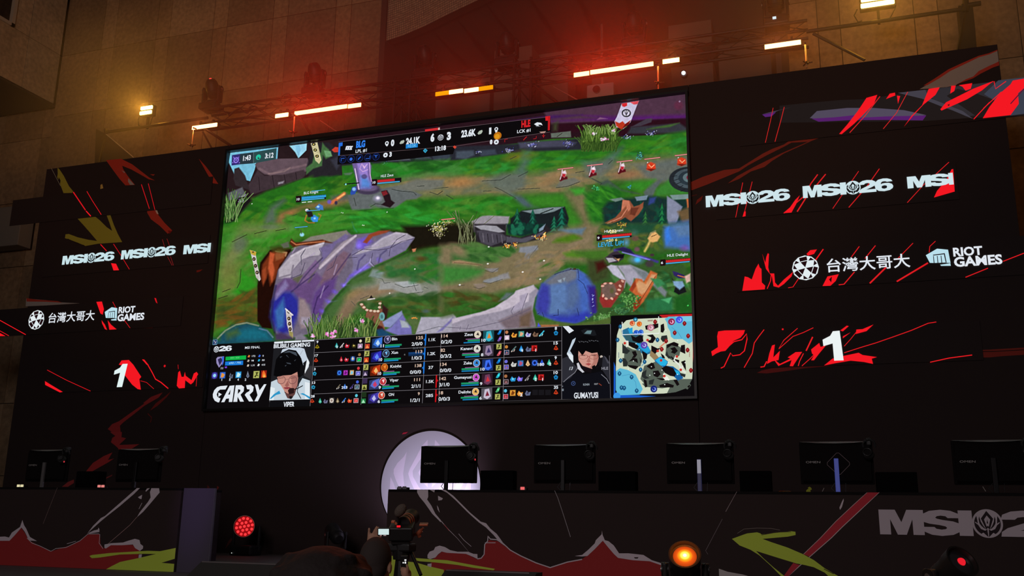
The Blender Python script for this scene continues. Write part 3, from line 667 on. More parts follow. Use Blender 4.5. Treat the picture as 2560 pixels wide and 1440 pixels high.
    p.poly([(700,240),(880,220),(890,260),(800,320),(800,360),(740,380),(760,300),(690,290)],(130,138,142),5); p.line([(890,230),(800,340),(800,370)],7,(80,84,84),.8)
    p.poly([(340,460),(480,455),(470,490),(400,500)],(132,134,128),4); p.poly([(330,580),(540,520),(500,580),(380,612),(320,600)],(134,142,142),5); p.poly([(220,620),(320,610),(360,640),(260,670)],(140,130,112),5); p.poly([(480,530),(580,500),(600,560),(500,580)],(138,140,136),6)
    for L_ in ([(320,600),(400,612),(520,570)],[(340,480),(420,500),(480,460)],[(60,640),(130,630)],[(900,470),(960,440)],[(880,500),(980,460),(1020,400)],[(220,650),(280,670),(340,650)]): p.line(L_,7,(80,78,66),.8)
    p.blob(640,600,200,50,(160,134,92),.6,.9,-.3); p.blob(1000,470,190,70,(160,132,100),.7,.8,-.3); p.blob(1100,400,60,40,(196,140,80),.7,.8)
    p.dabs([(700,330),(1150,230),(1400,120),(1450,200),(1200,320),(1000,600),(640,640)],60,[(140,126,96),(120,116,96),(150,130,90)],(50,130),(14,34),-.4,.3,.5)
    for q in ((370,410),(730,495),(910,570),(80,628),(950,378),(380,235)): p.blob(q[0],q[1],13,10,(240,246,225))
    p.poly([(1120,160),(1135,185),(1155,160),(1140,178)],(220,240,140),2)
    p.poly([(1150,300),(1240,280),(1400,320),(1300,350),(1180,340)],(86,136,40),10); p.poly([(1240,280),(1600,260),(1640,330),(1500,400),(1420,380)],(70,120,40),12)
    p.poly([(1080,150),(1260,100),(1340,150),(1200,190),(1040,190)],(80,128,30),10); p.poly([(1100,60),(1380,40),(1340,110),(1200,90)],(96,128,146),8,.9)
    # dark rock ledge with flowers at the top left of this quarter
    p.poly([(230,0),(560,0),(560,110),(700,140),(850,90),(960,0),(1020,60),(900,160),(640,210),(420,240),(250,180)],(44,40,44),5)
    p.poly([(230,20),(330,10),(460,20),(545,80),(480,90),(300,60)],(156,160,162),3); p.poly([(250,70),(330,60),(520,100),(560,130),(600,150),(400,230),(300,190)],(76,74,82),4)
    for a in range(9): p.line([(270+a*48,90+a*6),(280+a*48,180+a*3)],13,(108,106,112) if a % 2 else (40,36,42),.8)
    p.poly([(560,130),(720,150),(860,110),(960,70),(930,110),(760,190),(560,190)],(84,84,92),4)
    p.poly([(560,0),(960,0),(930,70),(720,130),(580,100)],(22,54,46),6); p.dabs([(580,0),(930,0),(880,80),(620,100)],24,[(34,120,84),(20,70,54)],(20,50),(16,40),1.4,.4,.8); p.poly([(900,50),(965,0),(940,60),(900,80)],(132,156,170),3)
    for q in ((570,225,40),(655,215,22),(910,140,70),(955,120,20)): p.specks(q[0],q[1],q[2],26,36,[(246,186,70),(220,130,60),(250,220,150),(120,60,30)],(5,10))
    # white ridge
    p.poly([(640,720),(660,690),(840,630),(905,690),(860,760),(830,900),(870,1060),(400,1100),(0,1120),(0,980),(300,910),(440,860),(560,780)],(150,148,158),4)
    p.poly([(640,720),(660,690),(840,630),(860,670),(800,720),(790,800),(500,900),(200,960),(0,1030),(0,980),(300,910),(440,860),(560,780)],(190,186,192),4)
    p.poly([(700,740),(780,710),(740,860),(640,900),(620,860),(700,800)],(166,162,176),4); p.poly([(480,1000),(700,900),(820,850),(850,1000),(870,1060),(560,1080)],(120,108,112),8); p.poly([(700,960),(820,900),(800,1060),(700,1060)],(106,88,64),8,.8)
    for L_ in ([(0,1070),(180,1080),(500,1010),(800,880)],[(640,850),(610,900),(630,940),(700,900)],[(780,720),(740,830),(720,900)],[(150,1090),(170,1040)],[(80,1090),(90,1060)]): p.line(L_,7,(108,104,118),.8)
    p.poly([(480,800),(560,710),(640,710),(560,780)],(92,112,106),6); p.blob(320,880,50,24,(56,60,40),.7,.8)
    # big blue boulder
    p.poly([(860,860),(880,740),(920,620),(1060,520),(1200,460),(1300,470),(1420,540),(1480,640),(1510,800),(1500,900),(1450,960),(1280,1030),(1150,1020),(1000,980),(880,930)],(74,100,156),6)
    p.poly([(1040,540),(1100,500),(1220,460),(1300,480),(1300,560),(1180,620),(1000,640),(960,600)],(112,120,128),12); p.poly([(1000,640),(1170,600),(1200,720),(1180,900),(1000,940),(1010,780)],(92,126,170),12)
    p.poly([(1190,640),(1300,580),(1340,680),(1290,800),(1240,880),(1180,860)],(86,112,150),12); p.poly([(1300,480),(1420,560),(1440,680),(1400,900),(1320,980),(1330,760),(1290,600)],(70,106,180),12)
    p.poly([(870,860),(890,720),(930,620),(1000,640),(1010,800),(980,940),(900,920)],(62,66,160),12); p.poly([(960,940),(1200,950),(1400,900),(1450,950),(1280,1030),(1120,1015)],(52,64,168),12)
    p.poly([(1400,640),(1480,640),(1520,800),(1510,900),(1450,960),(1420,840)],(54,40,130),10); p.poly([(1480,680),(1560,700),(1540,860),(1500,880)],(96,20,70),10)
    for L_ in ([(1060,520),(1110,500),(1220,470),(1300,470),(1310,560)],[(1050,945),(1098,940),(1095,880)],[(1290,870),(1310,940)],[(880,930),(900,920)],[(1300,570),(1360,620),(1400,720)],[(950,960),(930,910)]): p.line(L_,8,(36,40,80),.85)
    p.poly([(1090,580),(1130,570),(1130,605),(1100,600)],(150,170,180),3); p.poly([(1140,560),(1170,555),(1160,590)],(140,160,166),3); p.specks(1255,465,40,8,10,[(70,50,30)],(5,9))
    p.specks(1455,800,14,90,10,[(160,170,250)],(5,9))
    # broken stump,planks,bush
    p.poly([(1480,420),(1620,400),(2400,420),(2490,600),(2490,920),(1640,950),(1640,1030),(1300,1040),(1500,920)],(58,96,44),8)
    p.dabs([(1700,450),(2440,560),(2460,900),(1700,940)],70,[(40,110,60),(60,130,50),(40,80,36),(90,150,80)],(40,110),(16,40),.2,.6,.6)
    p.poly([(1400,370),(1560,360),(1640,440),(1600,560),(1460,620),(1400,540)],(62,76,40),14); p.poly([(1480,400),(1560,380),(1600,440),(1500,500)],(70,26,20),10)
    p.poly([(1600,440),(1640,420),(1700,430),(1760,520),(1800,580),(1780,660),(1740,570),(1660,520)],(184,188,198),4); p.poly([(1700,430),(1840,420),(2000,490),(2060,540),(1960,600),(1880,560),(1860,660),(1800,600),(1770,520)],(160,162,172),5); p.poly([(1840,430),(2010,500),(2100,580),(2220,700),(2200,760),(2080,640),(1960,560)],(120,132,132),6)
    p.poly([(1540,620),(1600,600),(1680,610),(1740,570),(1790,580),(1770,680),(1700,780),(1640,860),(1560,860),(1520,800),(1540,700)],(134,70,56),4)
    p.poly([(1545,640),(1600,610),(1670,620),(1700,680),(1690,740),(1640,780),(1580,770),(1545,700)],(116,96,84),4); p.poly([(1520,760),(1560,740),(1600,790),(1700,760),(1640,860),(1560,860)],(150,50,46),4)
    for q in ((1555,640),(1580,615),(1640,612),(1735,640),(1725,680),(1700,720),(1650,770),(1590,770),(1560,740),(1760,590)): p.blob(q[0],q[1],22,14,(214,170,146),1,.4,q[0])
    p.blob(1650,690,30,40,(90,96,50),.8,.7)
    p.poly([(1830,680),(1900,560),(1960,570),(1980,600),(2050,480),(2120,510),(2110,560),(2040,700),(1980,800),(1900,880),(1870,900),(1880,820),(1900,740)],(190,104,54),4)
    p.poly([(1900,620),(1930,580),(2000,620),(2060,520),(2110,520),(2000,700),(1960,730),(1920,700)],(206,160,110),5); p.poly([(1870,820),(1960,760),(1940,840),(1880,900)],(140,50,26),5); p.poly([(1830,680),(1890,580),(1900,640),(1860,700)],(150,60,34),4); p.line([(2100,540),(1990,720),(1930,820)],8,(110,60,36),.8)
    p.specks(1840,780,110,70,160,[(70,140,60),(110,170,90),(50,100,44)],(7,15)); p.specks(1560,970,140,50,140,[(90,150,70),(60,110,50),(120,170,100)],(7,14)); p.specks(1760,900,120,40,90,[(80,140,80),(50,100,60)],(7,14))
    p.poly([(2050,560),(2150,570),(2200,620),(2120,660)],(60,140,84),5); p.poly([(2000,780),(2200,760),(2280,760),(2280,900),(2000,910)],(44,120,70),10); p.poly([(2160,780),(2270,755),(2240,820)],(80,176,110),4)
    p.poly([(2290,760),(2480,700),(2490,910),(2300,910)],(34,100,34),12)
    p.poly([(870,1000),(1100,1010),(1260,1030),(1500,1000),(1640,960),(1640,1060),(870,1070)],(84,110,50),6); p.poly([(880,1060),(890,1020),(920,1060)],(80,90,214),3); p.poly([(920,1040),(1100,1040),(1100,1060),(920,1066)],(170,110,70),5)
    # right edge cluster: pool,glow,generic fighters,golden crystal
    p.poly([(1540,0),(2460,0),(2475,240),(2130,300),(1900,220),(1500,240)],(66,100,50),14); p.dabs([(1560,0),(2200,0),(2300,200),(1900,260),(1500,200)],60,[(90,120,40),(50,80,40),(120,110,50),(34,70,44)],(30,90),(14,34),.2,.5,.6)
    p.poly([(1740,0),(2100,0),(2060,90),(1900,110),(1800,60)],(36,84,56),10); p.specks(1760,10,60,30,30,[(230,180,70),(120,80,40)],(5,9))
    p.poly([(2190,20),(2460,0),(2475,280),(2380,260),(2200,240),(2180,120)],(70,116,178),12); p.poly([(2200,60),(2240,30),(2260,160),(2210,210)],(60,130,220),8); p.blob(2400,250,70,50,(130,80,160),.7,.8); p.poly([(2280,20),(2460,0),(2465,120),(2340,130)],(96,130,160),12,.8)
    p.blob(1890,150,50,34,(110,84,70),.9,.5); p.blob(1880,90,60,50,(80,120,110),.5,.8)
    p.poly([(2020,150),(2050,90),(2100,80),(2150,130),(2120,180),(2070,190),(2040,180)],(224,180,110),4); p.line([(2040,180),(2020,230),(1990,280)],22,(226,196,110),.9,5); p.line([(2040,120),(2060,90),(2100,70)],12,(140,140,100),.8,3); p.line([(2060,130),(2110,110)],8,(120,90,50))
    p.poly([(1600,380),(1580,350),(1640,300),(1700,270),(1760,320),(1770,360),(1700,400),(1640,400)],(60,52,62),4); p.poly([(1590,350),(1660,350),(1700,380),(1620,400)],(172,172,176),3); p.poly([(1680,350),(1740,345),(1720,385)],(214,170,110),3); p.poly([(1650,320),(1780,310),(1770,350),(1700,360)],(22,18,26),3)
    p.line([(1680,270),(1780,250),(1880,320),(2000,350),(2120,390)],26,(72,56,150),.9,5); p.line([(1760,290),(1900,330),(2040,370)],12,(150,140,250),.9,3); p.poly([(1690,260),(1760,240),(1840,260),(1880,310),(1780,290)],(44,34,84),4)
    p.blob(1800,190,46,60,(110,180,246),.7,1); p.blob(1910,370,110,60,(100,150,240),.8,1); p.blob(1915,368,44,38,(70,200,255),.95,.8); p.blob(1910,260,40,34,(120,84,96),.9,.6); p.blob(2040,410,60,46,(70,60,66),.9,.5); p.blob(2065,320,30,20,(70,50,60),.9,.5)
    p.poly([(2270,560),(2300,600),(2400,640),(2420,700),(2340,730),(2290,700),(2310,640)],(26,30,30),3); p.poly([(2280,590),(2380,590),(2400,640),(2350,680),(2290,630)],(130,170,196),4); p.poly([(2275,485),(2330,500),(2400,530),(2410,560),(2340,560),(2290,530)],(50,40,96),3); p.poly([(2400,540),(2460,510),(2460,590),(2420,610)],(210,180,160),4); p.line([(2330,530),(2400,550)],8,(230,120,60))
    p.blob(2435,842,10,10,(70,230,90))
    # lane marchers: small red figures
    p.view(1140,230,4.115)
    for x,y in ((1105,850),(1405,810),(1705,775)):
        p.poly([(x-40,y+60),(x-30,y+10),(x+10,y+20),(x+40,y+20),(x+42,y+45),(x,y+55),(x-30,y+70)],(96,20,30),3); p.poly([(x-10,y-30),(x+20,y-45),(x+32,y-10),(x+10,y+30),(x-12,y+10)],(224,214,216),3); p.line([(x-34,y+50),(x-16,y-10),(x-10,y-60)],8,(220,190,200)); p.poly([(x-10,y-10),(x+24,y-6),(x+16,y+26),(x-10,y+20)],(190,34,50),3)
    for x,y in ((2005,770),(2320,720)):
        p.poly([(x-45,y+30),(x-40,y-30),(x,y-50),(x+45,y-30),(x+50,y+20),(x,y+42)],(214,66,34),4); p.poly([(x-45,y+20),(x+48,y+22),(x,y+44)],(110,30,24),3); p.line([(x-20,y-20),(x+6,y+6),(x+34,y-20)],8,(246,170,120)); p.blob(x-34,y-44,8,8,(230,240,200))
    b_ = p.a.copy()
    for ax in (0,1): b_ = (np.roll(b_,2,ax)+np.roll(b_,1,ax)+b_+np.roll(b_,-1,ax)+np.roll(b_,-2,ax))/5
    p.a += .9*(p.a-b_); p.a[:] = np.clip(p.a,0,255)
    p.view(0,0,1); p.poly([(480,864),(531,861),(686,854),(787,849),(1263,823.5),(1405,815.5),(1527,810),(1530,789.5),(1770,781),(1770,1045),(480,1045)],(13,10,12),1)
    p.noise(.03,6); p.noise(.02,2)
    g = p.a.mean(-1,keepdims=True); p.a[:] = g+(p.a-g)*np.array([.97,.93,.97])
    p.a[:] = np.clip(p.a,0,255); p.a[:] = 255*(p.a/255)**1.08*np.array([1.04,1.0,1.04]); np.clip(p.a,0,255,out=p.a)
    return p
# ---------------------------------------------------------------- glyph outlines (unit boxes)
G_M = [(0,0),(0,1),(.37,1),(.5,.5),(.63,1),(1,1),(1,0),(.75,0),(.75,.62),(.6,0),(.4,0),(.25,.62),(.25,0)]
G_S = [(.98,.69),(.93,.87),(.75,.98),(.5,1.02),(.22,.97),(.05,.85),(0,.69),(.05,.53),(.2,.46),(.45,.41),(.6,.36),(.64,.3),(.6,.25),(.5,.23),(.37,.26),(.32,.33),(0,.33),(.06,.14),(.25,.02),(.5,-.02),(.78,.03),(.95,.15),(1,.32),(.95,.48),(.8,.56),(.55,.61),(.4,.66),(.36,.7),(.4,.76),(.5,.785),(.62,.76),(.67,.69)]
G_I = [(0,0),(0,1),(1,1),(1,0)]
G_2 = [(.02,.66),(.06,.85),(.25,.98),(.5,1.02),(.8,.97),(.97,.84),(1,.68),(.93,.52),(.75,.4),(.5,.28),(.42,.24),(1,.24),(1,0),(0,0),(.02,.18),(.15,.33),(.4,.47),(.6,.58),(.66,.67),(.6,.75),(.5,.77),(.38,.74),(.32,.66)]
G_6 = [(.98,.74),(.9,.9),(.7,1),(.48,1.02),(.2,.95),(.04,.75),(0,.5),(.04,.22),(.2,.04),(.5,-.02),(.8,.04),(.96,.18),(1,.34),(.94,.52),(.78,.62),(.58,.64),(.42,.62),(.34,.56),(.35,.68),(.42,.77),(.52,.79),(.62,.77),(.67,.72)]
G_6H = [(.36,.32),(.4,.42),(.52,.46),(.64,.42),(.67,.32),(.63,.22),(.52,.18),(.4,.22)]
def place(g,x0,x1,y0=0.,y1=1.): return [(x0+u*(x1-x0),y0+v*(y1-y0)) for u,v in g]
def emblem(art,x,y,r,fg,bg):
    """round crest: a pointed bud between two swept wings"""
    art.disc(x,y,r,fg,seg=40); n = art.n
    c = onY(*art.px((x,y)),art.Y); e = onY(*art.px((x+r,y)),art.Y); R_ = (e-c).length
    def sh(pts,col):
        from mathutils.geometry import tessellate_polygon
        P = [art.lift((c.x+u*R_,art.Y,c.z+v*R_)) for u,v in pts]
        art._add(P,tessellate_polygon([[Vector((p[0],p[2],0)) for p in P]]),col)
    art.n = n
    for m in (1,-1):
        arc = [(m*.86*math.cos(a),.86*math.sin(a)) for a in [math.radians(q) for q in range(38,-62,-12)]]
        sh(arc+[(m*.16,-.52),(m*.46,-.38),(m*.62,-.1),(m*.64,.2)],bg)
        sh([(m*.5,.5),(m*.55,.3),(m*.52,0),(m*.36,-.26),(m*.12,-.42),(m*.3,-.14),(m*.42,.12)],bg)
        sh([(m*.05,-.4),(m*.34,-.62),(m*.02,-.95)],bg)
    sh([(0,.88),(.4,.34),(.12,-.42),(0,-.3),(-.12,-.42),(-.4,.34)],bg)
    art.n += 1
    sh([(0,.56),(.2,.28),(.07,-.22),(0,-.16),(-.07,-.22),(-.2,.28)],fg); art.n += 1
    sh([(0,.3),(.05,.0),(-.05,.0)],bg); art.n += 1
    for m in (1,-1): sh([(m*.8,.05),(m*.34,-.34),(m*.3,-.28),(m*.78,.12)],fg)
    art.n += 1
def wordmark(art,x,y,h,x1,col,bg,b=None,upto=6):
    """the wide letters and year of the tournament mark; b = letter limits as fractions of the width"""
    b = b or [(0,.215),(.2,.43),(.42,.487),(.563,None),(.625,.815),(.8,1)]
    gl = [place(G_M,*b[0]),place(G_S,*b[1]),place(G_I,*b[2])]
    if upto > 4: gl += [place(G_2,*b[4])]
    if upto > 5: gl += [place(G_6,*b[5])]
    for g in gl: art.shapes([g],x,y,h,x1,col); art.n -= .5
    if upto > 5: art.shapes([place(G_6H,*b[5])],x,y,h,x1,bg)
    art.n += 1
    if upto > 3:
        A,W,H = art.frame(x,y,h,x1); px_,py_ = proj((A.x+W*b[3][0],art.Y,A.z+H*.5)); qx,_ = proj((A.x+W*b[3][0]+H*.56,art.Y,A.z+H*.5))
        k,ox,oy = art.k,art.ox,art.oy; art.view(0,0,1); emblem(art,px_,py_,qx-px_,col,bg); art.view(ox,oy,k)
def riot(art,x,y,h,x1,col,bg):
    art.shapes([[(0,.68),(.5,1),(.95,.9),(1,.16),(.85,.18),(.8,.2),(.3,.22),(.14,.24)]],x,y,h,x1,col)
    for a in (.3,.46,.62): art.shapes([[(a,.2),(a+.035,.2),(a+.03,.6),(a-.0,.6)]],x,y,h,x1,bg); art.n -= 1
    art.n += 1
    art.shapes([[(.8,.2),(.84,.2),(.8,.72),(.3,.68),(.3,.63),(.76,.66)]],x,y,h,x1,bg)
    art.shapes([[(.56,.1),(.99,.14),(1,0),(.6,.03)]],x,y,h,x1,col)
def ball(art,x,y,r,col,bg):
    art.disc(x,y,r,col,seg=12); c = onY(*art.px((x,y)),art.Y); e = onY(*art.px((x+r,y)),art.Y); R_ = (e-c).length
    pt = lambda k,a: (c.x+k*R_*math.cos(math.radians(a)),c.z+k*R_*math.sin(math.radians(a)))
    T = []
    for i in range(6):
        a = i*60+10
        if i % 2: T.append([pt(.04,a+30),pt(.58,a+4),pt(.58,a+56)])
        else: T.append([pt(.62,a+3),pt(.92,a+8),pt(.9,a+30)]); T.append([pt(.62,a+57),pt(.92,a+52),pt(.9,a+30)])
        if i % 2: T.append([pt(.64,a+4),pt(.93,a+12),pt(.93,a+48),pt(.64,a+56),pt(.74,a+30)][:4])
    for t in T: art._add([art.lift((p[0],0,p[1]+0)) if 0 else art.lift((p[0],art.Y,p[1])) for p in t],[tuple(range(len(t)))],bg)
    art.n += 1

# ---------------------------------------------------------------- the main LED screen
screen = empty('led_screen',(0,0,ZB),'giant video screen showing a game broadcast, in the middle of the black stage wall','screen')
def screen_frame():
    m = MB(); t = .028
    for a,b in (((-SW/2-t,ZB-t),(SW/2+t,ZB)),((-SW/2-t,ZB+SH),(SW/2+t,ZB+SH+t)),((-SW/2-t,ZB),(-SW/2,ZB+SH)),((SW/2,ZB),(SW/2+t,ZB+SH))):
        m.box(((a[0]+b[0])/2,-.03,(a[1]+b[1])/2),(b[0]-a[0],.10,b[1]-a[1]))
    m.box((0,.02,ZB+SH/2),(SW,.06,SH))
    return m.build('cabinet_frame',BLACK,screen)
screen_frame()
def screen_picture():
    NX,NZ = 960,540; Y = -.012
    P = paint_game()
    xs = np.linspace(-SW/2,SW/2,NX+1); zs = np.linspace(ZB,ZB+SH,NZ+1); X,Z = np.meshgrid(xs,zs)
    D = np.stack([X-CAMP.x,np.full_like(X,Y-CAMP.y),Z-CAMP.z],-1); w = D@np.array(FF)
    PX = 1280+FPX*(D@np.array(RR))/w; PY = 720-FPX*(D@np.array(UU))/w
    C = P.at(PX,PY)/255.; C = np.where(C <= .04045,C/12.92,((C+.055)/1.055)**2.4)
    co = np.stack([X,np.full_like(X,Y),Z],-1).reshape(-1,3).astype(np.float32)
    me = bpy.data.meshes.new('game_picture'); n = (NX+1)*(NZ+1); nf = NX*NZ
    i = (np.arange(NZ)[:,None]*(NX+1)+np.arange(NX)[None,:]).ravel(); F = np.stack([i,i+1,i+NX+2,i+NX+1],-1).astype(np.int32)
    me.vertices.add(n); me.vertices.foreach_set('co',co.ravel()); me.loops.add(nf*4); me.loops.foreach_set('vertex_index',F.ravel())
    me.polygons.add(nf); me.polygons.foreach_set('loop_start',np.arange(0,nf*4,4,dtype=np.int32)); me.update(calc_edges=True)
    ca = me.color_attributes.new('Col','FLOAT_COLOR','POINT'); ca.data.foreach_set('color',np.concatenate([C.reshape(-1,3),np.ones((n,1))],1).astype(np.float32).ravel())
    return link('game_picture',me,screen,M_SCREEN)
screen_picture()
W_ = (226,232,240); K_ = (13,10,12); LN = (120,116,122)
YS = -.013

def score_bar():
    a = Art(YS); a.view(540,230,4.115)
    # timers in the corner
    a.poly([(165,650),(248,637),(245,745),(160,757)],(52,42,112)); a.poly([(248,637),(388,620),(385,735),(245,745)],(40,54,62)); a.poly([(388,620),(625,577),(617,692),(385,735)],(44,74,76)); a.line([(388,622),(385,733)],4,(130,150,150))
    a.disc(208,702,27,(150,124,232)); a.disc(208,702,16,(52,42,112)); a.disc(208,700,8,(150,124,232))
    for m in (-1,1): a.poly([(208+m*22,690),(208+m*32,662),(208+m*12,680)],(150,124,232)); a.disc(208+m*34,728,5,(150,124,232))
    a.disc(437,671,25,(40,196,160)); a.disc(440,680,11,(44,74,76)); a.disc(446,672,6,(40,196,160))
    a.text('1:43',278,708,50,358,W_,.035); a.text('3:12',504,684,50,592,W_,.035)
    # bar
    a.poly([(1262,515),(1800,446),(2469,368),(3440,258),(3445,415),(2469,545),(2440,640),(1880,700),(1250,748),(1256,655)],K_)
    a.line([(1262,515),(2469,368),(3440,256)],4,(110,90,96)); a.line([(1256,657),(2469,557),(3437,412)],4,(110,90,96))
    a.poly([(1265,525),(1305,519),(1303,555),(1281,560),(1275,652),(1258,655)],(40,110,220))
    a.text('BLG',1442,574,66,1535,(50,130,240),.05); a.text('LPL #1',1437,628,32,1552,W_,.02)
    for i,x in enumerate((1330,1352,1376)): a.shapes([[(0,0),(.25,1),(1,1),(.8,.6),(.6,.6),(.55,.35),(.75,.3),(.7,0)]],x,598,38,x+34,W_)
    a.text('0',1800,556,62,1835,W_,.06); a.text('24.1K',1955,545,68,2102,W_,.05)
    a.poly([(1955,541),(2078,527),(2077,570),(1954,584)],(30,130,210)); a.text('+0.5K',1972,574,28,2062,(130,210,250),.0)
    for x,y in ((1760,528),): a.disc(x,y,19,W_); a.disc(x,y,9,K_); a.poly([(x-16,y+16),(x+16,y+14),(x+4,y+32),(x-4,y+32)],W_)
    a.poly([(1890,530),(1905,505),(1935,495),(1942,508),(1930,530),(1900,538)],(180,190,176))
    a.text('6',2208,510,76,2248,W_,.06); a.text('3',2376,492,76,2418,W_,.06); emblem(a,2313,470,30,(200,205,214),(40,40,50))
    a.poly([(2153,388),(2305,367),(2305,392),(2153,410)],(206,46,50)); a.poly([(2288,370),(2305,367),(2305,392),(2288,394)],(220,190,180))
    a.text('13:18',2256,610,46,2368,W_,.045); a.poly([(2133,607),(2155,582),(2179,603),(2156,630)],(60,180,220)); a.poly([(2145,606),(2156,595),(2168,604),(2156,618)],K_); a.disc(2156,606,5,(60,180,220))
    for x in (1308,1393,1480,1565,1650):
        y = 697-(x-1308)*.085; a.disc(x,y,36,(30,50,120),seg=28,r0=32); a.disc(x,y,31,(14,16,34))
    B = (50,110,230)
    a.line([(1292,716),(1292,688),(1326,684)],7,B); a.disc(1393,694,15,B); a.line([(1465,698),(1494,668)],12,B); a.line([(1545,690),(1585,686),(1587,660)],7,B); a.line([(1650,650),(1650,682)],6,B); a.line([(1634,652),(1650,668),(1666,650)],6,B)
    a.disc(1748,652,23,W_); a.poly([(1738,660),(1748,640),(1758,658)],K_); a.text('3',1786,668,46,1812,W_,.05)
    a.view(1140,230,4.115)
    a.text('23.6K',57,468,68,208,W_,.05); a.poly([(225,430),(242,405),(272,394),(278,410),(262,434),(234,442)],(180,190,176)); a.text('1',343,436,64,367,W_,.05)
    a.disc(418,385,19,W_); a.disc(418,385,9,K_); a.poly([(403,404),(432,400),(424,422),(412,424)],W_)
    a.text('HLE',676,368,68,768,(214,34,40),.05); a.text('LCK #1',632,428,32,770,W_,.02)
    a.poly([(806,335),(838,316),(880,322),(895,348),(868,340),(846,342),(862,356),(832,352)],W_); a.line([(826,360),(874,356)],5,(120,122,130))
    a.poly([(922,256),(972,250),(968,398),(948,400),(950,300),(924,300)],(214,30,36)); a.line([(960,255),(958,398)],4,(120,10,20))
    a.disc(432,455,40,(190,110,20)); a.disc(428,462,26,(220,150,30))
    a.text('0',352,540,44,379,W_,.08); a.disc(419,519,25,W_); a.poly([(408,528),(419,506),(430,526)],K_)
    R_ = (200,30,34); a.line([(506,520),(506,492),(536,488)],6,R_); a.line([(697,500),(732,464)],9,R_); a.line([(800,488),(828,484),(830,460)],6,R_); a.line([(905,436),(905,475)],6,R_); a.line([(890,452),(905,464),(920,450)],6,R_)
    a.poly([(-27,570),(-10,555),(12,570),(-6,590)],(214,70,50)); a.poly([(860,415),(930,408),(915,428),(880,430)],(180,140,130))
    a.build('score_bar',M_LOW,screen)
score_bar()

def name_tags():
    def bar(v,x,y,w,lv,name,x0,x1,ny,col,nub=30,frac=1.):
        a = Art(YS); a.view(*v)
        a.poly([(x-4,y-4),(x+w,y-4-w*.085),(x+w,y+44-w*.085),(x-4,y+46)],(22,16,22))
        a.poly([(x,y),(x+w*frac,y-w*frac*.085),(x+w*frac,y+24-w*frac*.085),(x,y+26)],col)
        for i in range(1,int(nub*frac)): a.line([(x+w*i/nub,y-w*i/nub*.085),(x+w*i/nub,y+11-w*i/nub*.085)],2.5,(40,10,20))
        a.poly([(x,y+30),(x+w*.94,y+30-w*.08),(x+w*.94,y+41-w*.08),(x,y+43)],(70,170,220))
        a.poly([(x-58,y-5),(x-4,y-10),(x-4,y+56),(x-58,y+60)],(30,10,18)); a.text(lv,x-50,y+40,24,x-20,W_,.03)
        a.text(name,x0,ny,26,x1,W_,.012); return a
    V1,V2,V4 = (540,230,4.115),(1140,230,4.115),(1130,560,4.129)
    bar(V1,1662,905,245,'10','HLE Zeus',1697,1826,880,(206,40,44),24,.72).build('name_tag',M_LOW,screen)
    a = bar(V1,882,1078,250,'10','BLG Knight',905,1055,1055,(50,160,220),24,1); a.line([(985,1022),(1125,1008)],8,(90,180,230)); a.line([(885,1138),(930,1134)],10,(220,225,230)); a.line([(945,1133),(990,1129)],10,(220,225,230)); a.build('name_tag',M_LOW,screen)
    for v,pts,c1,c2 in [(V1,[(932,1224),(1075,1214)],(16,40,70),(90,180,230)),(V1,[(808,1396),(945,1384)],(16,40,70),(90,180,230)),(V1,[(2315,1314),(2462,1300)],(120,30,36),(236,150,140))]+[(V2,[(x,y),(min(2385,x+168),y-19*min(1,(2385-x)/168))],(110,30,40),(236,150,150)) for x,y in ((1042,797),(1345,760),(1650,722),(1935,693),(2248,656))]:
        a = Art(YS); a.view(*v); a.line(pts,16,c1); a.line([(pts[0][0]+3,pts[0][1]),(pts[1][0]-3,pts[1][1])],9,c2); a.build('health_bar',M_LOW,screen)
    a = bar(V4,1552,118,302,'9','HLE Kanavi',1575,1768,92,(214,40,40),30,1); a.text('+20.0',1610,100,34,1700,(250,230,150),.03); a.text('+20 6',1590,186,26,1750,(246,226,150),.02); a.text('LEVEL UP!',1508,240,46,1772,(50,160,214),.02,.1); a.build('name_tag',M_LOW,screen)
    bar(V4,2208,374,262,'6','HLE Delight',2222,2438,340,(214,40,40),26,1).build('name_tag',M_LOW,screen)
name_tags()

def icon(a,x,y,w,h,c,d,kind=0):
    """small square pictogram: plain coloured shapes, bottom-left at x, y"""
    a.rect(x,y,x+w,y-h,tuple(v*.38 for v in c)) if kind in (1,2) else None
    if kind == 0: a.poly([(x+w*.1,y-h*.3),(x+w*.45,y-h*.95),(x+w*.9,y-h*.7),(x+w*.8,y-h*.15),(x+w*.35,y)],c); a.poly([(x+w*.3,y-h*.35),(x+w*.5,y-h*.8),(x+w*.7,y-h*.4)],d)
    elif kind == 1: a.rect(x+w*.08,y-h*.08,x+w*.92,y-h*.92,c); a.poly([(x+w*.2,y-h*.2),(x+w*.4,y-h*.85),(x+w*.85,y-h*.6),(x+w*.6,y-h*.2)],d)
    elif kind == 2: a.disc(x+w*.5,y-h*.5,w*.42,c); a.disc(x+w*.5,y-h*.5,w*.22,d)
    elif kind == 3: a.line([(x+w*.1,y-h*.05),(x+w*.9,y-h*.9)],w*.2,c); a.poly([(x+w*.1,y),(x+w*.35,y-h*.1),(x+w*.2,y-h*.3)],d); a.line([(x+w*.5,y-h*.1),(x+w*.7,y-h*.45)],w*.12,d)
    elif kind == 4: a.poly([(x+w*.5,y-h),(x+w*.85,y-h*.25),(x+w*.5,y),(x+w*.15,y-h*.25)],c); a.poly([(x+w*.5,y-h*.6),(x+w*.65,y-h*.25),(x+w*.38,y-h*.2)],d)
    elif kind == 5: a.poly([(x,y-h*.3),(x+w*.3,y-h*.8),(x+w*.55,y-h*.5),(x+w*.95,y-h*.6),(x+w*.8,y-h*.05),(x+w*.2,y)],c); a.disc(x+w*.45,y-h*.4,w*.16,d)
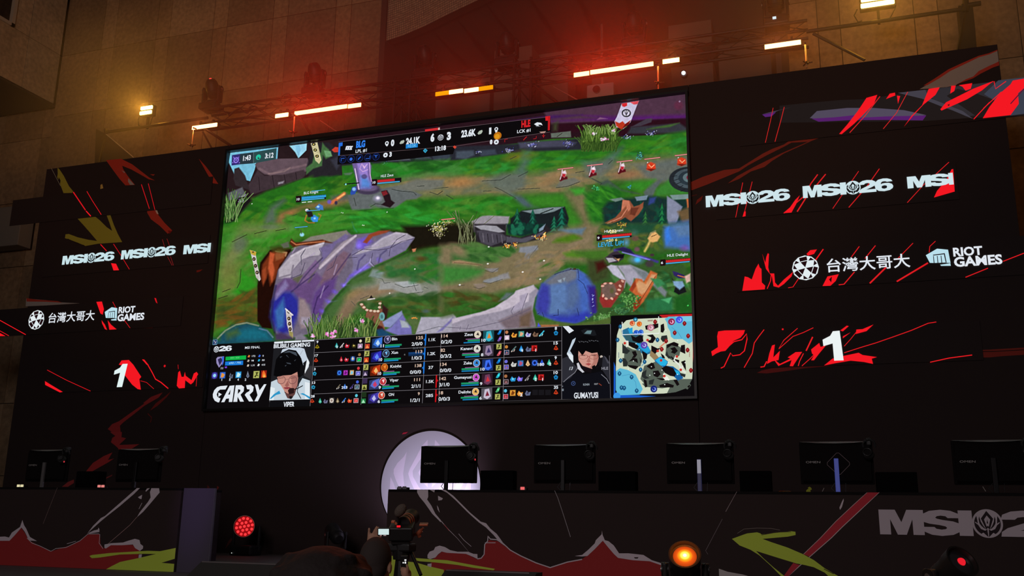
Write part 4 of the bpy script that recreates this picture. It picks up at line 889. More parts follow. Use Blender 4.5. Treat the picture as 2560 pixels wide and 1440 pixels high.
SPELL_F = lambda a,x,y,w,h: (a.rect(x,y,x+w,y-h,(176,180,96)),a.poly([(x+w*.15,y-h*.2),(x+w*.5,y-h*.55),(x+w*.35,y-h*.8),(x+w*.85,y-h*.85),(x+w*.6,y-h*.5),(x+w*.9,y-h*.3),(x+w*.5,y-h*.35),(x+w*.4,y-h*.1)],(60,62,20)))
def player_table():
    a = Art(YS)
    a.view(0,0,1)
    a.poly([(531,861),(686,854),(787,849),(1263,823.5),(1405,815.5),(1527,810),(1530,789.5),(1736,783),(1740,991),(517,1025)],K_)
    a.poly([(686,854),(787,849.5),(775,1018),(673,1021)],(16,15,18))
    # grid lines
    for L_ in ([(686,855),(673,1021),(775,1017.8),(902,1013.6),(1056,1009.4),(1257,1003),(1404,999),(1529,997),(1526,810.5)],[(787.7,850),(775,1017.5)],[(914,843.3),(902.3,1013)],[(1064.2,835.2),(1055.8,1009.4)],[(1103.2,832.5),(1097,1007.5)],[(1261.7,824),(1257.5,1003)],[(1404.5,816),(1404.3,999)],
               [(787.7,850),(914,843.3),(1103,832.5),(1262,824),(1405,816),(1526,810.5)]): a.line(L_,1.3,LN)
    for yl,ym,yr,ye in ((881.9,876.4,858,852.3),(916.7,910.8,894,888.4),(950.8,945.6,930,925.5),(985,980,966.6,962.6)): a.line([(785,yl),(910,ym),(1260,yr),(1404,ye)],1.1,LN)
    # left corner block
    a.view(520,830,6.4)
    a.rect(75,208,152,122,(120,170,200)); a.rect(82,200,145,128,(24,40,90)); a.line([(100,140),(120,170),(112,195)],9,W_); a.line([(135,150),(120,172)],6,W_)
    a.shapes([place(G_2,.27,.66),place(G_6,.63,1)],100,315,84,382,W_); a.shapes([place(G_6H,.63,1)],100,315,84,382,K_); emblem(a,137,278,42,W_,(60,66,76))
    a.text('MSI FINAL',594,272,38,838,W_,.012)
    a.poly([(135,430),(160,400),(262,390),(255,480),(180,572),(140,500)],(150,140,190)); a.poly([(160,440),(210,410),(240,450),(190,540)],(44,36,80)); a.poly([(225,400),(262,392),(250,500),(235,540)],(60,100,220))
    a.poly([(287,398),(615,375),(612,440),(284,457)],(16,176,70)); a.poly([(280,475),(568,460),(565,527),(276,538)],(24,120,214)); a.text('820 / 820',362,427,22,536,(120,220,140),0,.15); a.text('690 / 795',340,515,30,540,(170,220,250),.01,.15)
    a.text('11',210,597,32,252,W_,.03); a.poly([(272,556),(310,552),(308,578),(274,580)],(120,70,220))
    for x,y,t,x1,c in ((706,400,'172',762,(230,130,60)),(876,395,'0',902,(60,110,240)),(698,473,'98',738,(190,180,170)),(868,465,'50',910,(40,170,210)),(694,548,'1.31',750,(210,200,190)),(862,540,'415',920,(230,235,240))):
        a.text(t,x,y,26,x1,W_,.015); a.poly([(x-68,y+4),(x-50,y-32),(x-26,y-22),(x-40,y+8)],c)
    for x,c,d,k in ((58,(70,60,170),(150,220,250),2),(186,(50,110,220),(230,150,60),1),(345,(90,100,120),(40,46,60),5),(440,(50,160,230),(200,240,255),1),(610,(120,130,150),(50,60,80),4)): icon(a,x,756-(x-58)*.03,108 if k in (1,2) else 70,116,c,d,k)
    SPELL_F(a,730,742,104,118); a.rect(852,736,950,616,(150,30,20)); a.poly([(870,720),(880,650),(900,615),(925,660),(945,720),(900,735)],(240,110,40)); a.poly([(890,725),(905,670),(925,722)],(250,200,90))
    for x,t in ((225,'1'),(345,'5'),(478,'4'),(596,'2')): a.text(t,x,782,36,x+24,W_,.03)
    # CARRY
    C_ = [(.235,1),(.27,1),(.235,.77),(.13,.77),(.095,.66),(.075,.48),(.095,.34),(.13,.26),(.155,.24),(.135,0),(.11,0),(.05,.1),(.01,.3),(0,.5),(.02,.74),(.07,.92),(.13,.98)]
    A_ = [(.175,0),(.31,.98),(.4,1),(.385,0),(.32,0),(.318,.22),(.262,.2),(.235,0)]
    RR_ = lambda o: [(o,0),(o+.02,1),(o+.13,1.0),(o+.18,.88),(o+.18,.62),(o+.125,.42),(o+.2,0),(o+.13,0),(o+.06,.38),(o+.08,.5),(o+.115,.62),(o+.115,.72),(o+.07,.76),(o+.075,0)]
    R2_ = [(.62,.98),(.71,1),(.765,.86),(.76,.6),(.7,.4),(.78,0),(.7,0),(.61,.4),(.635,.52),(.69,.62),(.695,.72),(.645,.74)]
    Y_ = [(.785,1),(.84,1),(.88,.64),(.955,1),(1,1),(.865,0),(.8,0),(.85,.36)]
    a.shapes([C_],75,1130,262,925,W_); a.shapes([A_],75,1130,262,925,W_); a.shapes([RR_(.405)],75,1130,262,925,W_); a.shapes([R2_],75,1130,262,925,W_); a.shapes([Y_],75,1130,262,925,W_)
    a.shapes([[(.295,.45),(.335,.76),(.33,.45)]],75,1130,262,925,K_); a.poly([(178,968),(232,1000),(176,1040)],W_)
    # left item rows
    for r,(t,rc) in enumerate((('9',(150,130,20)),('17',(200,60,30)),('3',(40,150,190)),('13',(40,150,190)),('28',(200,60,30)))):
        x = 1752-r*20; y = 182+r*217; w = 30 if len(t) == 1 else 56; a.text(t,x-w*.3,y,38,x+w*.8,W_,.03); a.poly([(x-32,y+75),(x+5,y+18),(x+42,y+70),(x+12,y+86)] if r not in (2,3) else [(x-28,y+40),(x+5,y+18),(x+36,y+44),(x+20,y+84),(x-18,y+78)],rc); a.disc(x+5,y+55,12,tuple(v*.4 for v in rc))
    cy,rd,pk,ol,wh,bl = (50,180,180),(200,30,50),(220,200,210),(150,130,60),(214,210,210),(60,130,230)
    rows = [[(2030,cy,wh,4),(2115,wh,pk,3),(2200,rd,pk,5),(2310,(60,54,20),(220,200,110),5)],[(2105,rd,wh,4),(2190,rd,pk,5),(2290,(60,110,200),(230,200,130),2)],
            [(2075,bl,(20,50,160),2),(2175,(190,60,200),(110,20,120),1),(2275,(220,170,110),(120,200,230),1)],[(2060,(120,110,90),wh,3),(2165,bl,(20,60,170),4),(2275,(60,50,110),(140,120,200),3)],
            [(1770,(60,180,150),(160,230,210),4),(1860,(110,110,140),(60,60,90),5),(1955,(220,210,200),(150,130,120),2),(2050,(130,110,80),(220,210,180),4),(2150,bl,(230,220,200),3),(2245,(220,70,40),(250,150,90),5)]]
    for r,row in enumerate(rows):
        for x,c,d,k in row: icon(a,x,262+r*218-(x-2030)*.02+(r*2),78,88,c,d,k)
    a.text('2',2070,262,32,2092,W_,.02); a.text('1',2325,440,40,2345,W_,.02); a.text('213',2152,912,40,2245,W_,.03)
    for r,(c1,c2) in enumerate((((230,220,190),(160,120,160)),((150,110,70),(20,130,60)),((210,60,70),(90,90,200)),((70,100,220),(60,80,90)),((90,200,220),(200,60,60)))):
        x = 2456-r*16; y = 150+r*218; a.disc(x,y,22,c1); a.rect(x-46,y+118,x+34,y+42,(190,190,200)); a.rect(x-39,y+111,x+27,y+49,c2); a.poly([(x-28,y+104),(x-6,y+56),(x+18,y+90)],tuple(min(255,v*1.8) for v in c2))
    # names and numbers,middle
    a.view(900,810,6.546); GN,BL,PU = (30,150,100),(24,130,190),(150,90,150); TN = (220,190,170)
    L = [('Bin',540,275,628,'11',355,'125',940,1050,'2/0/0',862,1040,'1.1K',1140,1255,(60,120,220),(190,220,250),(50,50,80),(180,170,220),0),('Xun',530,498,642,'10',328,'113',930,1040,'1/0/3',868,1030,'1.2K',1125,1255,(50,50,190),(100,140,250),(50,50,70),(120,190,240),0),
         ('Knight',518,724,698,'10',313,'138',920,1028,'0/0/0',838,1020,'37',1140,1220,(190,60,20),(250,190,110),(180,80,20),(240,150,60),180),('Viper',507,950,655,'9',327,'111',908,1010,'2/1/1',862,1010,'1.5K',1103,1235,(90,110,200),(200,60,100),(190,50,60),(250,220,220),115),
         ('ON',493,1185,582,'6',314,'9',970,1003,'1/2/1',850,1000,'285',1098,1222,(70,60,170),(190,190,230),(200,70,50),(230,220,210),0)]
    a.text('BLG ON',885,418,30,1062,(90,96,104),.0); a.poly([(810,470),(1050,458),(1050,500),(810,512)],(20,60,110)); a.poly([(810,520),(1050,508),(1050,520),(810,532)],(20,50,90)); a.text('6',738,520,26,762,(150,150,150),.0)
    for r,(nm,x,y,x1,lv,lx,n1,nx,nx1,k1,kx,kx1,gd,gx,gx1,c1,c2,c3,c4,pu) in enumerate(L):
        dx = -14*r
        SPELL_F(a,105+dx,312+r*224,84,90) if r != 4 and r != 3 else a.rect(105+dx,312+r*224,189+dx,222+r*224,(60,44,80) if r == 3 else (30,50,26)); a.rect(98+dx,412+r*224,178+dx,330+r*224,[(190,60,40),(200,60,30),(60,50,80),(176,180,96),(30,120,60)][r]); a.poly([(108+dx,405+r*224),(135+dx,345+r*224),(168+dx,400+r*224)],[(250,150,80),(250,160,80),(200,180,210),(60,62,20),(170,230,190)][r])
        X0,Y0 = 215+dx,405+r*226; a.poly([(X0,Y0),(X0+4,Y0-150),(X0+175,Y0-190),(X0+170,Y0-10)],tuple(v*.5 for v in c1)); a.poly([(X0+20,Y0-60),(X0+60,Y0-140),(X0+170,Y0-185),(X0+160,Y0-80),(X0+90,Y0-20)],c1); a.poly([(X0+60,Y0-80),(X0+100,Y0-140),(X0+130,Y0-80),(X0+95,Y0-40)],c2)
        a.disc(468+dx*1.6,262+r*228,56,c4,seg=28); a.disc(468+dx*1.6,262+r*228,50,c3,seg=28); a.poly([(450+dx*1.6,240+r*228),(495+dx*1.6,225+r*228),(480+dx*1.6,290+r*228)],c4)
        a.text(nm,x,y,46,x1,W_,.02); a.text(lv,lx,388+r*228-(0 if r < 1 else 2),48,lx+(56 if len(lv) > 1 else 44),W_,.03); a.text(n1,nx,258+r*229-(2 if r else 0),48,nx1,TN,.02); a.text(k1,kx,363+r*230,54,kx1,W_,.02); a.text(gd,gx,290+r*229-(r > 1)*3,48,gx1,W_,.02)
        bx,by = 430-13*r,370+r*226; a.poly([(bx,by-24),(bx+272,by-38),(bx+270,by-10),(bx-2,by+2)],GN); a.poly([(bx-2,by+6),(bx+(240,232,216,190,210)[r],by-8),(bx+(240,232,216,190,210)[r],by+14),(bx-4,by+28)],BL)
        if pu: a.poly([(bx+6,by-40),(bx+pu,by-50),(bx+pu,by-38),(bx+6,by-28)],PU)
    for r in range(5):
        if r < 3: x,y = 1100-13*r,165+r*229; a.poly([(x-8,y+10),(x+12,y+8),(x+2,y+195),(x-16,y+197),(x-14,y+125),(x-36,y+104),(x-12,y+80)],(30,120,220))
        else: x,y = 1275-8*(r-3),835+(r-3)*235; a.poly([(x-8,y+12),(x+12,y+8),(x+10,y+75),(x+32,y+100),(x+8,y+125),(x+4,y+215),(x-16,y+217)],(200,20,26))
    R5 = [('Zeus',1730,208,1870,'114',1355,1462,'0/2/0',1350,1530,'10',2010,(60,180,200),(230,130,40),(220,210,190),230),('Kanavi',1672,440,1865,'82',1343,1418,'0/3/2',1342,1522,'8',2003,(150,130,160),(60,50,100),(210,210,200),280),('Zeka',1718,674,1858,'134',1338,1446,'0/0/0',1334,1520,'10',1998,(60,110,240),(20,30,110),(60,140,220),230),
          ('Gumayusi',1567,910,1853,'142',1330,1438,'3/1/0',1325,1494,'9',1990,(110,60,90),(210,50,60),(200,80,200),165),('Delight',1642,1148,1845,'18',1322,1392,'0/0/3',1316,1502,'6',1982,(200,190,210),(120,30,50),(230,180,100),230)]
    for r,(nm,x,y,x1,n1,nx,nx1,k1,kx,kx1,lv,lx,c1,c2,c3,pu) in enumerate(R5):
        a.text(nm,x,y,46,x1,W_,.02); a.text(n1,nx,234+r*232,50,nx1,TN,.02); a.text(k1,kx,333+r*233,56,kx1,W_,.02)
        a.disc(1948-7*r,182+r*234,58,(220,210,200),seg=28); a.disc(1948-7*r,182+r*234,52,c3,seg=28); a.poly([(1925-7*r,190+r*234),(1955-7*r,145+r*234),(1975-7*r,200+r*234)],(50,40,40))
        bx,by = 1985-5*r,280+r*233; w = 200 if r == 0 else 285; a.poly([(bx-w,by-8),(bx,by-20),(bx,by+10),(bx-w,by+20)],GN); a.poly([(bx-[265,235,285,285,255][r],by+30),(bx,by+16),(bx,by+36),(bx-[265,235,285,285,255][r],by+48)],BL); a.poly([(bx-pu,by-24),(bx,by-36),(bx,by-24),(bx-pu,by-12)],PU)
        X0,Y0 = 2045-6*r,308+r*236; a.poly([(X0-8,Y0),(X0-5,Y0-185),(X0+172,Y0-198),(X0+168,Y0-12)],tuple(v*.45 for v in c1)); a.poly([(X0+30,Y0-40),(X0+50,Y0-170),(X0+120,Y0-185),(X0+150,Y0-60),(X0+90,Y0-10)],c1); a.poly([(X0+60,Y0-60),(X0+90,Y0-150),(X0+125,Y0-70)],c2)
        a.text(lv,lx,302+r*236,46,lx+(70 if len(lv) > 1 else 44),W_,.03)
        for q,yy in ((0,200),(1,310)):
            k = (r*2+q); x_,y_ = 2262-6*r,yy+r*236-10
            if k in (2,5,7,9): SPELL_F(a,x_,y_,84,90)
            else: c = {0: (20,110,190),1: (110,80,160),3: (200,80,90),4: (20,110,190),6: (40,180,200),8: (80,170,110)}[k]; a.poly([(x_+5,y_-10),(x_+50,y_-85),(x_+84,y_-80),(x_+60,y_-20),(x_+30,y_)],c); a.disc(x_+52,y_-48,14,tuple(min(255,v*1.5) for v in c))
    # right item rows
    a.view(1250,780,5.12)
    for r,(t,rc,x1) in enumerate((('8',(30,130,190),748),('15',(200,60,30),760),('9',(200,60,30),746),('10',(30,130,190),760),('35',(200,60,30),764))):
        y = 240+r*188; w = 28 if len(t) == 1 else 54; a.text(t,x1-w,y,38,x1,W_,.03); a.poly([(705,y+62),(735,y+8),(766,y+60),(740,y+72)] if r in (1,2,4) else [(706,y+34),(735,y+8),(764,y+34),(752,y+68),(720,y+70)],rc); a.disc(735,y+44,10,tuple(v*.45 for v in rc))
    og,tl,pp = (230,160,60),(60,190,190),(120,110,210)
    rows = [[(165,og,(110,40,20),5),(255,(70,160,150),(230,170,130),1),(345,(190,190,220),pp,5),(438,(130,100,80),(70,50,40),5),(515,(60,190,220),(180,240,250),3)],[(158,(90,120,120),(220,190,180),3),(255,(40,150,230),(160,220,255),4),(350,(100,110,140),(60,60,90),5),(422,(210,40,40),(120,10,10),1)],
            [(162,(210,210,205),(150,150,150),5),(248,(60,120,190),(180,80,120),1),(340,(230,190,140),(180,130,90),4),(428,(60,110,230),(10,20,80),2),(520,(40,90,220),(20,40,140),4),(612,(60,190,160),(160,240,220),4)],
            [(155,(40,150,210),(120,220,250),5),(242,(120,110,230),(220,140,220),5),(335,(120,110,110),(180,180,180),3),(435,(60,190,160),(160,240,220),4),(510,(210,40,40),(120,10,10),1)],[(150,og,(120,60,20),1),(245,(230,150,60),(250,200,120),5),(345,(100,110,140),(60,60,90),5)]]
    for r,row in enumerate(rows):
        for x,c,d,k in row: icon(a,x,340+r*187-(x-165)*.035,80,84,c,d,k)
        a.disc(110-r*3,272+r*187,20,[(190,120,80),(200,130,60),(110,110,220),(170,110,70),(90,190,220)][r]); x,y = 82-r*3,372+r*188
        a.rect(x,y,x+62,y-62,(190,170,190)); a.rect(x+5,y-5,x+57,y-57,[(220,190,210),(20,60,90),(80,80,190),(60,44,36),(190,30,40)][r]); a.poly([(x+14,y-12),(x+30,y-48),(x+50,y-20)],(240,240,240) if r in (0,) else (170,110,120))
    for t,x,y,x1 in (('1',478,520,500),('4',300,525,322),('2',655,697,680),('180',508,703,592),('2',470,893,496),('1',566,892,590),('2',284,1090,318)): a.text(t,x,y,36,x1,W_,.03)
    for x in (440,520,605): a.rect(x,1075,x+70,1005,(24,22,26))
    a.build('player_table',M_LOW,screen)
player_table()

def portrait_left():
    a = Art(YS,base=.0002+.012); a.view(520,830,6.4); SK = (196,138,124)
    a.poly([(1066,180),(1640,150),(1712,150),(1640,1080),(985,1098)],(30,30,34)); a.poly([(1540,560),(1690,540),(1650,760),(1540,700)],(52,50,54))
    a.poly([(1070,160),(1218,150),(1210,182),(1068,190)],W_); a.poly([(1228,150),(1500,137),(1496,164),(1226,178)],W_); a.poly([(1512,136),(1708,126),(1706,150),(1508,162)],W_)
    a.poly([(1168,360),(1200,280),(1300,255),(1480,250),(1550,270),(1590,400),(1630,480),(1620,560),(1560,660),(1540,560),(1500,420),(1400,330),(1250,310)],(198,210,224)); a.poly([(1600,430),(1632,500),(1560,670),(1552,620)],(236,240,246)); a.line([(1530,290),(1480,370)],5,(120,124,130)); a.poly([(1530,500),(1590,450),(1560,620)],(24,24,28))
    a.poly([(1020,800),(1110,760),(1200,860),(1240,980),(1300,1040),(1360,1060),(1440,880),(1520,740),(1640,780),(1640,1078),(990,1096)],(196,210,220)); a.poly([(1010,880),(1080,900),(1060,1094),(990,1096)],(226,236,240)); a.poly([(1560,800),(1640,820),(1640,1078),(1560,1080)],(226,234,240))
    a.poly([(1004,1062),(1060,1000),(1150,940),(1172,990),(1100,1010),(1010,1078)],(44,150,200)); a.poly([(1480,990),(1530,980),(1640,1040),(1640,1078),(1560,1020)],(44,150,200))
    a.poly([(1240,900),(1440,860),(1400,1000),(1340,1076),(1280,1060),(1250,1000)],(96,62,60))
    a.poly([(1112,690),(1120,640),(1440,620),(1452,740),(1440,860),(1380,950),(1290,990),(1240,960),(1180,860),(1130,800)],SK); a.poly([(1340,700),(1450,690),(1440,860),(1380,950),(1320,980),(1350,880)],(168,112,104))
    a.poly([(1060,700),(1070,620),(1100,440),(1180,340),(1300,280),(1420,300),(1490,400),(1540,560),(1540,700),(1450,730),(1440,640),(1340,690),(1200,700),(1120,720)],(9,8,10))
    for p_ in ([(1210,340),(1300,300),(1420,330),(1440,390),(1320,330)],[(1270,370),(1310,420),(1260,380)],[(1260,490),(1330,500),(1340,520),(1280,510)],[(1240,540),(1270,530),(1250,556)],[(1390,460),(1420,440),(1400,470)],[(1160,400),(1200,390),(1170,420)]): a.poly(p_,(66,74,84))
    for q in (1185,1365): a.disc(q,770,66,(110,70,72),ry=58,r0=58); a.line([(q-40,742),(q+36,736)],8,(60,34,34))
    a.line([(1245,762),(1300,758)],6,(110,70,72)); a.poly([(1240,860),(1290,780),(1310,860),(1270,880)],(156,96,88)); a.poly([(1220,890),(1280,880),(1340,890),(1290,920),(1240,914)],(146,62,68))
    a.poly([(1490,520),(1560,540),(1560,640),(1520,720),(1480,700)],(16,15,18)); a.line([(1530,700),(1480,760),(1450,900),(1440,960),(1500,1070)],14,(40,44,52)); a.line([(1530,860),(1440,910),(1360,930)],16,(16,15,18)); a.poly([(1290,940),(1320,900),(1390,900),(1390,980),(1310,1000)],(40,22,24)); a.poly([(1310,1030),(1370,1030),(1350,1074),(1320,1070)],(20,16,20))
    a.text('BILIBILI GAMING',1062,262,62,1645,W_,.03); a.rect(990,1215,1630,1104,(15,15,18)); a.text('VIPER',1218,1207,86,1394,W_,.03)
    a.build('player_portrait',M_LOW,screen)
def portrait_right():
    a = Art(YS,base=.0002+.012); a.view(1250,780,5.12); SK = (206,150,136)
    a.poly([(797,182),(1410,158),(1422,1106),(797,1118)],(12,11,14))
    a.poly([(806,184),(880,182),(950,240),(890,276)],W_); a.poly([(975,330),(960,380),(900,500),(940,560),(936,650),(900,600),(858,540),(900,440),(930,360)],(190,206,220)); a.poly([(860,520),(940,560),(942,652),(910,650)],(226,236,244))
    a.poly([(800,600),(870,570),(960,680),(1000,720),(900,860),(820,900),(797,900)],(44,44,52)); a.poly([(1310,560),(1340,570),(1415,650),(1415,900),(1310,740)],(40,40,48)); a.poly([(1330,560),(1360,580),(1410,660),(1380,660)],(70,70,80))
    a.poly([(800,900),(900,850),(1000,760),(1080,800),(1220,780),(1300,760),(1420,920),(1420,1106),(797,1112)],(15,15,22))
    a.line([(815,900),(880,840),(960,780),(1010,700)],8,(130,130,140)); a.line([(1300,800),(1370,860),(1400,920)],8,(130,130,140)); a.poly([(985,660),(1010,650),(1040,720),(1085,770),(1060,780),(1000,730)],(206,206,214))
    a.poly([(1000,480),(1260,500),(1266,600),(1240,680),(1190,730),(1120,730),(1060,690),(1010,620)],SK); a.poly([(1200,540),(1266,540),(1256,640),(1190,728),(1150,720),(1200,640)],(180,120,108)); a.poly([(1060,690),(1180,730),(1170,780),(1080,760)],(20,14,18))
    a.poly([(960,560),(980,420),(1010,340),(1090,290),(1200,300),(1260,380),(1290,480),(1300,560),(1262,560),(1250,520),(1180,530),(1100,500),(1060,560),(1010,500),(1000,600)],(9,8,10)); a.poly([(1040,240),(1100,215),(1215,235),(1240,300),(1200,310),(1080,290)],(24,26,30)); a.poly([(1080,280),(1120,240),(1180,240),(1165,285)],(100,130,136))
    for x in range(1010,1245,26): a.line([(x,365+((x*7) % 20)),(x+20,378+((x*3) % 22)-(x-1010)*.06)],7,(96,98,104))
    for q in (1072,1205): a.disc(q,577,58,(140,56,50),ry=32,r0=52); a.line([(q-30,556),(q+26,560)],7,(50,26,26))
    a.line([(1128,570),(1150,572)],5,(140,56,50)); a.poly([(1110,640),(1145,580),(1165,640),(1140,650)],(176,112,100)); a.poly([(1095,668),(1140,655),(1175,668),(1140,690)],(170,76,74))
    a.disc(1302,576,18,(190,180,170)); a.poly([(1262,600),(1320,580),(1310,700),(1270,690)],(20,18,22)); a.line([(1290,690),(1240,720),(1190,700)],12,(16,14,18)); a.poly([(1180,700),(1220,680),(1235,740),(1190,750)],(12,10,12))
    a.text('13',890,745,40,932,(190,196,204),.03,.3); a.text('HLE',1305,742,34,1390,(150,150,160),.02); a.disc(944,917,28,(60,80,130),r0=20); a.poly([(934,908),(956,908),(944,930)],(60,80,130))
    a.text('RONIN',1070,945,26,1150,(150,160,170),.02); a.text('KRAFT',1212,935,20,1260,(160,164,170),.02); a.line([(1270,918),(1306,944)],9,(150,60,40)); a.text('4',800,960,14,818,(150,160,170)); a.rect(797,1015,822,985,(120,130,140))
    a.text('GUMAYUSI',952,1108,72,1262,W_,.028)
    a.line([(1405,560),(1420,1108)],5,LN)
    a.build('player_portrait',M_LOW,screen)
portrait_left(); portrait_right()

def minimap():
    a = Art(YS,base=.0002+.012); a.view(1250,780,5.12); CR = (206,216,190); CY = (94,184,214); FG = (86,96,86); IS = (20,14,16); IG = (40,44,44)
    a.poly([(1420,55),(1530,50),(1480,300),(1458,640),(1460,1100),(1420,1100)],K_)
    a.poly([(1460,640),(1480,700),(1480,1060),(1770,1068),(2000,1080),(1760,1098),(1458,1103)],(24,90,200))
    a.poly([(2040,40),(2478,25),(2482,520),(2468,660),(2462,90),(2100,92)],(190,30,34))
    a.poly([(1620,110),(1720,92),(2460,62),(2470,500),(2468,760),(2462,860),(2430,920),(2448,940),(2400,995),(2380,980),(2250,1028),(2100,1045),(1500,1062),(1486,760),(1500,300),(1530,200)],CR)
    a.poly([(2110,880),(2300,860),(2462,860),(2430,920),(2448,940),(2400,995),(2380,980),(2250,1028),(2140,1040),(2180,960)],FG); a.poly([(2400,955),(2425,935),(2440,945),(2415,975)],IS)
    a.poly([(2110,90),(2160,62),(2462,55),(2466,380),(2420,410),(2340,350),(2230,350),(2190,320),(2180,250),(2150,200),(2140,140)],CY); a.poly([(1486,760),(1540,720),(1640,745),(1740,800),(1790,900),(1830,990),(1790,1060),(1520,1068),(1486,1000)],CY)
    a.poly([(2240,60),(2462,55),(2464,120),(2300,130)],(120,200,226)); a.line([(1560,820),(1660,800),(1740,900),(1750,1000)],6,(70,150,190)); a.line([(2200,200),(2280,260),(2330,340)],6,(70,150,190)); a.disc(1500,1080,46,(60,150,230))
    # river and explored ground
    a.poly([(1560,240),(1650,200),(1760,330),(1880,440),(1960,520),(1860,560),(1740,480),(1640,400),(1570,300)],(40,110,150)); a.poly([(1640,220),(1700,200),(1700,300),(1760,400),(1900,440),(1930,500),(1880,530),(1760,440),(1690,360)],(36,160,214)); a.poly([(1580,290),(1700,280),(1840,300),(1820,400),(1700,400),(1620,360)],(50,90,100))
    a.poly([(1930,490),(1990,530),(2040,590),(1980,620),(1920,560)],(150,126,90)); a.poly([(1980,620),(2060,570),(2160,640),(2130,690),(2220,700),(2300,760),(2350,850),(2280,880),(2200,800),(2100,710),(2010,680)],(24,96,160)); a.poly([(1990,620),(2060,575),(2150,640),(2120,690),(2060,690)],(40,176,226)); a.poly([(2230,740),(2290,760),(2310,800),(2270,810)],(40,176,226))
    for pts in ([(1600,430),(1700,480),(1800,500),(1830,600),(1800,700),(1640,700),(1590,600)],[(1850,690),(1990,640),(2080,700),(2110,800),(2060,900),(1960,960),(1860,930),(1800,860)],[(2130,420),(2230,400),(2320,460),(2300,560),(2200,620),(2120,560)],[(1820,920),(2060,880),(2230,880),(2260,950),(2080,980),(1860,960)]): a.poly(pts,FG)
    isl = [[(1570,400),(1600,440),(1640,480),(1670,500),(1630,540),(1570,530)],[(1640,380),(1730,400),(1780,440),(1760,480),(1700,460),(1650,430)],[(1680,300),(1740,330),(1790,300),(1830,310),(1840,380),(1780,400),(1700,370)],[(1690,510),(1740,500),(1760,550),(1730,590),(1690,590),(1715,560)],[(1570,590),(1610,600),(1640,650),(1630,700),(1580,700)],[(1650,640),(1700,590),(1760,600),(1770,660),(1740,640),(1700,625)],[(1640,680),(1740,690),(1780,700),(1740,740),(1660,710)],
           [(1820,500),(1890,540),(1880,600),(1840,620),(1830,560)],[(1790,580),(1820,640),(1800,660)],[(2060,170),(2100,150),(2110,230),(2090,270),(2060,260)],[(1880,300),(1960,290),(2000,340),(1960,400),(1920,400),(1880,370),(1930,360),(1940,330)],[(1860,180),(1900,170),(2030,150),(2030,200),(1960,230),(1870,230)],[(2070,310),(2140,300),(2150,350),(2090,390),(2060,350)],[(2140,420),(2230,385),(2290,410),(2280,450),(2200,430),(2140,470)],[(2180,470),(2240,450),(2280,500),(2240,540),(2190,520),(2210,495)],[(2320,430),(2370,420),(2375,540),(2310,510)],[(2140,500),(2160,560),(2220,590),(2160,600),(2120,550)],
           [(2190,560),(2230,600),(2300,620),(2290,660),(2220,640)],[(2060,530),(2100,560),(2120,600),(2080,590)],[(1880,700),(1940,650),(1970,660),(1990,720),(1940,740)],[(1820,780),(1880,740),(1870,820),(1920,850),(1860,860),(1820,830)],[(1960,760),(2030,750),(2060,800),(2020,840),(1970,820)],[(2070,720),(2130,690),(2220,720),(2260,790),(2240,830),(2180,820),(2110,780)],[(1840,860),(1880,880),(1890,960),(1860,970)],[(1910,880),(1980,860),(1960,930),(1910,930)],[(2000,850),(2110,850),(2160,870),(2080,880)],[(2040,940),(2140,910),(2230,940),(2220,970),(2050,965)],
           [(2220,870),(2270,870),(2300,930),(2270,950)],[(2300,780),(2380,800),(2370,840),(2320,820)],[(2320,640),(2375,620),(2385,760),(2350,700)],[(1940,430),(2020,470),(2060,460),(1990,540),(1940,500)],[(1520,880),(1540,860),(1530,920)][:3]]
    for i_,s_ in enumerate(isl[:-1]): a.poly(s_,IS if i_ % 4 else IG); a.n -= .8
    a.n += 1
    a.line([(1600,380),(1640,380),(1640,420),(1620,450)],22,(226,226,216)); a.line([(2100,790),(2110,850),(2170,870)],22,(240,240,232)); a.line([(2260,560),(2230,620),(2300,680),(2320,740),(2380,780)],20,(228,232,224)); a.line([(2340,690),(2330,740)],20,(228,232,224)); a.disc(2130,850,26,(236,238,228))
    # markers
    BD,RD = (20,76,120),(130,20,24)
    for x,y in ((1510,360),(1545,190),(1855,640),(1805,740),(1550,625),(1535,790),(1690,835),(1560,970),(1755,1010),(2020,360),(1595,975)): a.poly([(x-18,y-18),(x,y-30),(x+18,y-18),(x+26,y+4),(x+8,y+30),(x-10,y+30),(x-26,y+4)],BD); a.poly([(x-8,y-8),(x,y-16),(x+8,y-8),(x,y+14)],(90,180,220))
    for x,y in ((1990,130),(2365,150),(2240,270),(2412,310),(2130,375),(2405,490),(2448,750),(2075,480)): a.poly([(x-18,y-18),(x,y-32),(x+18,y-18),(x+28,y+4),(x+8,y+32),(x-10,y+32),(x-26,y+4)],RD); a.poly([(x-7,y-7),(x,y-16),(x+7,y-7),(x,y+12)],(214,80,80))
    for x,y,c,d in ((2200,130,(150,30,70),(250,190,220)),(2300,105,(60,80,230),(170,190,250)),(1935,205,(190,120,140),(250,220,230)),(1850,430,(90,60,170),(190,190,250)),(1975,990,(20,30,110),(120,150,250)),(1700,150,(200,70,40),(250,170,110)),(1750,270,(30,80,190),(90,150,240)),(1810,265,(30,80,190),(90,150,240)),(1790,160,(210,90,30),(240,150,60))): a.disc(x,y,44 if y not in (150,265,270,160) else 34,c,seg=24); a.disc(x+4,y+2,24,d); a.poly([(x-20,y-10),(x+6,y-22),(x+14,y+10),(x-6,y+18)],c)
    for x,y in ((1605,405),(1895,365),(2110,825),(2068,625),(2270,575),(2320,745),(2025,505)): a.disc(x,y,17,(200,50,40))
    for x,y in ((1748,412),(2130,240),(2280,370),(1790,490),(1650,735),(1715,632),(1945,705),(1985,790),(2160,650),(2080,750),(1925,815),(1800,875),(2115,935),(2375,655),(2278,805)): a.disc(x,y,7,(236,250,240))
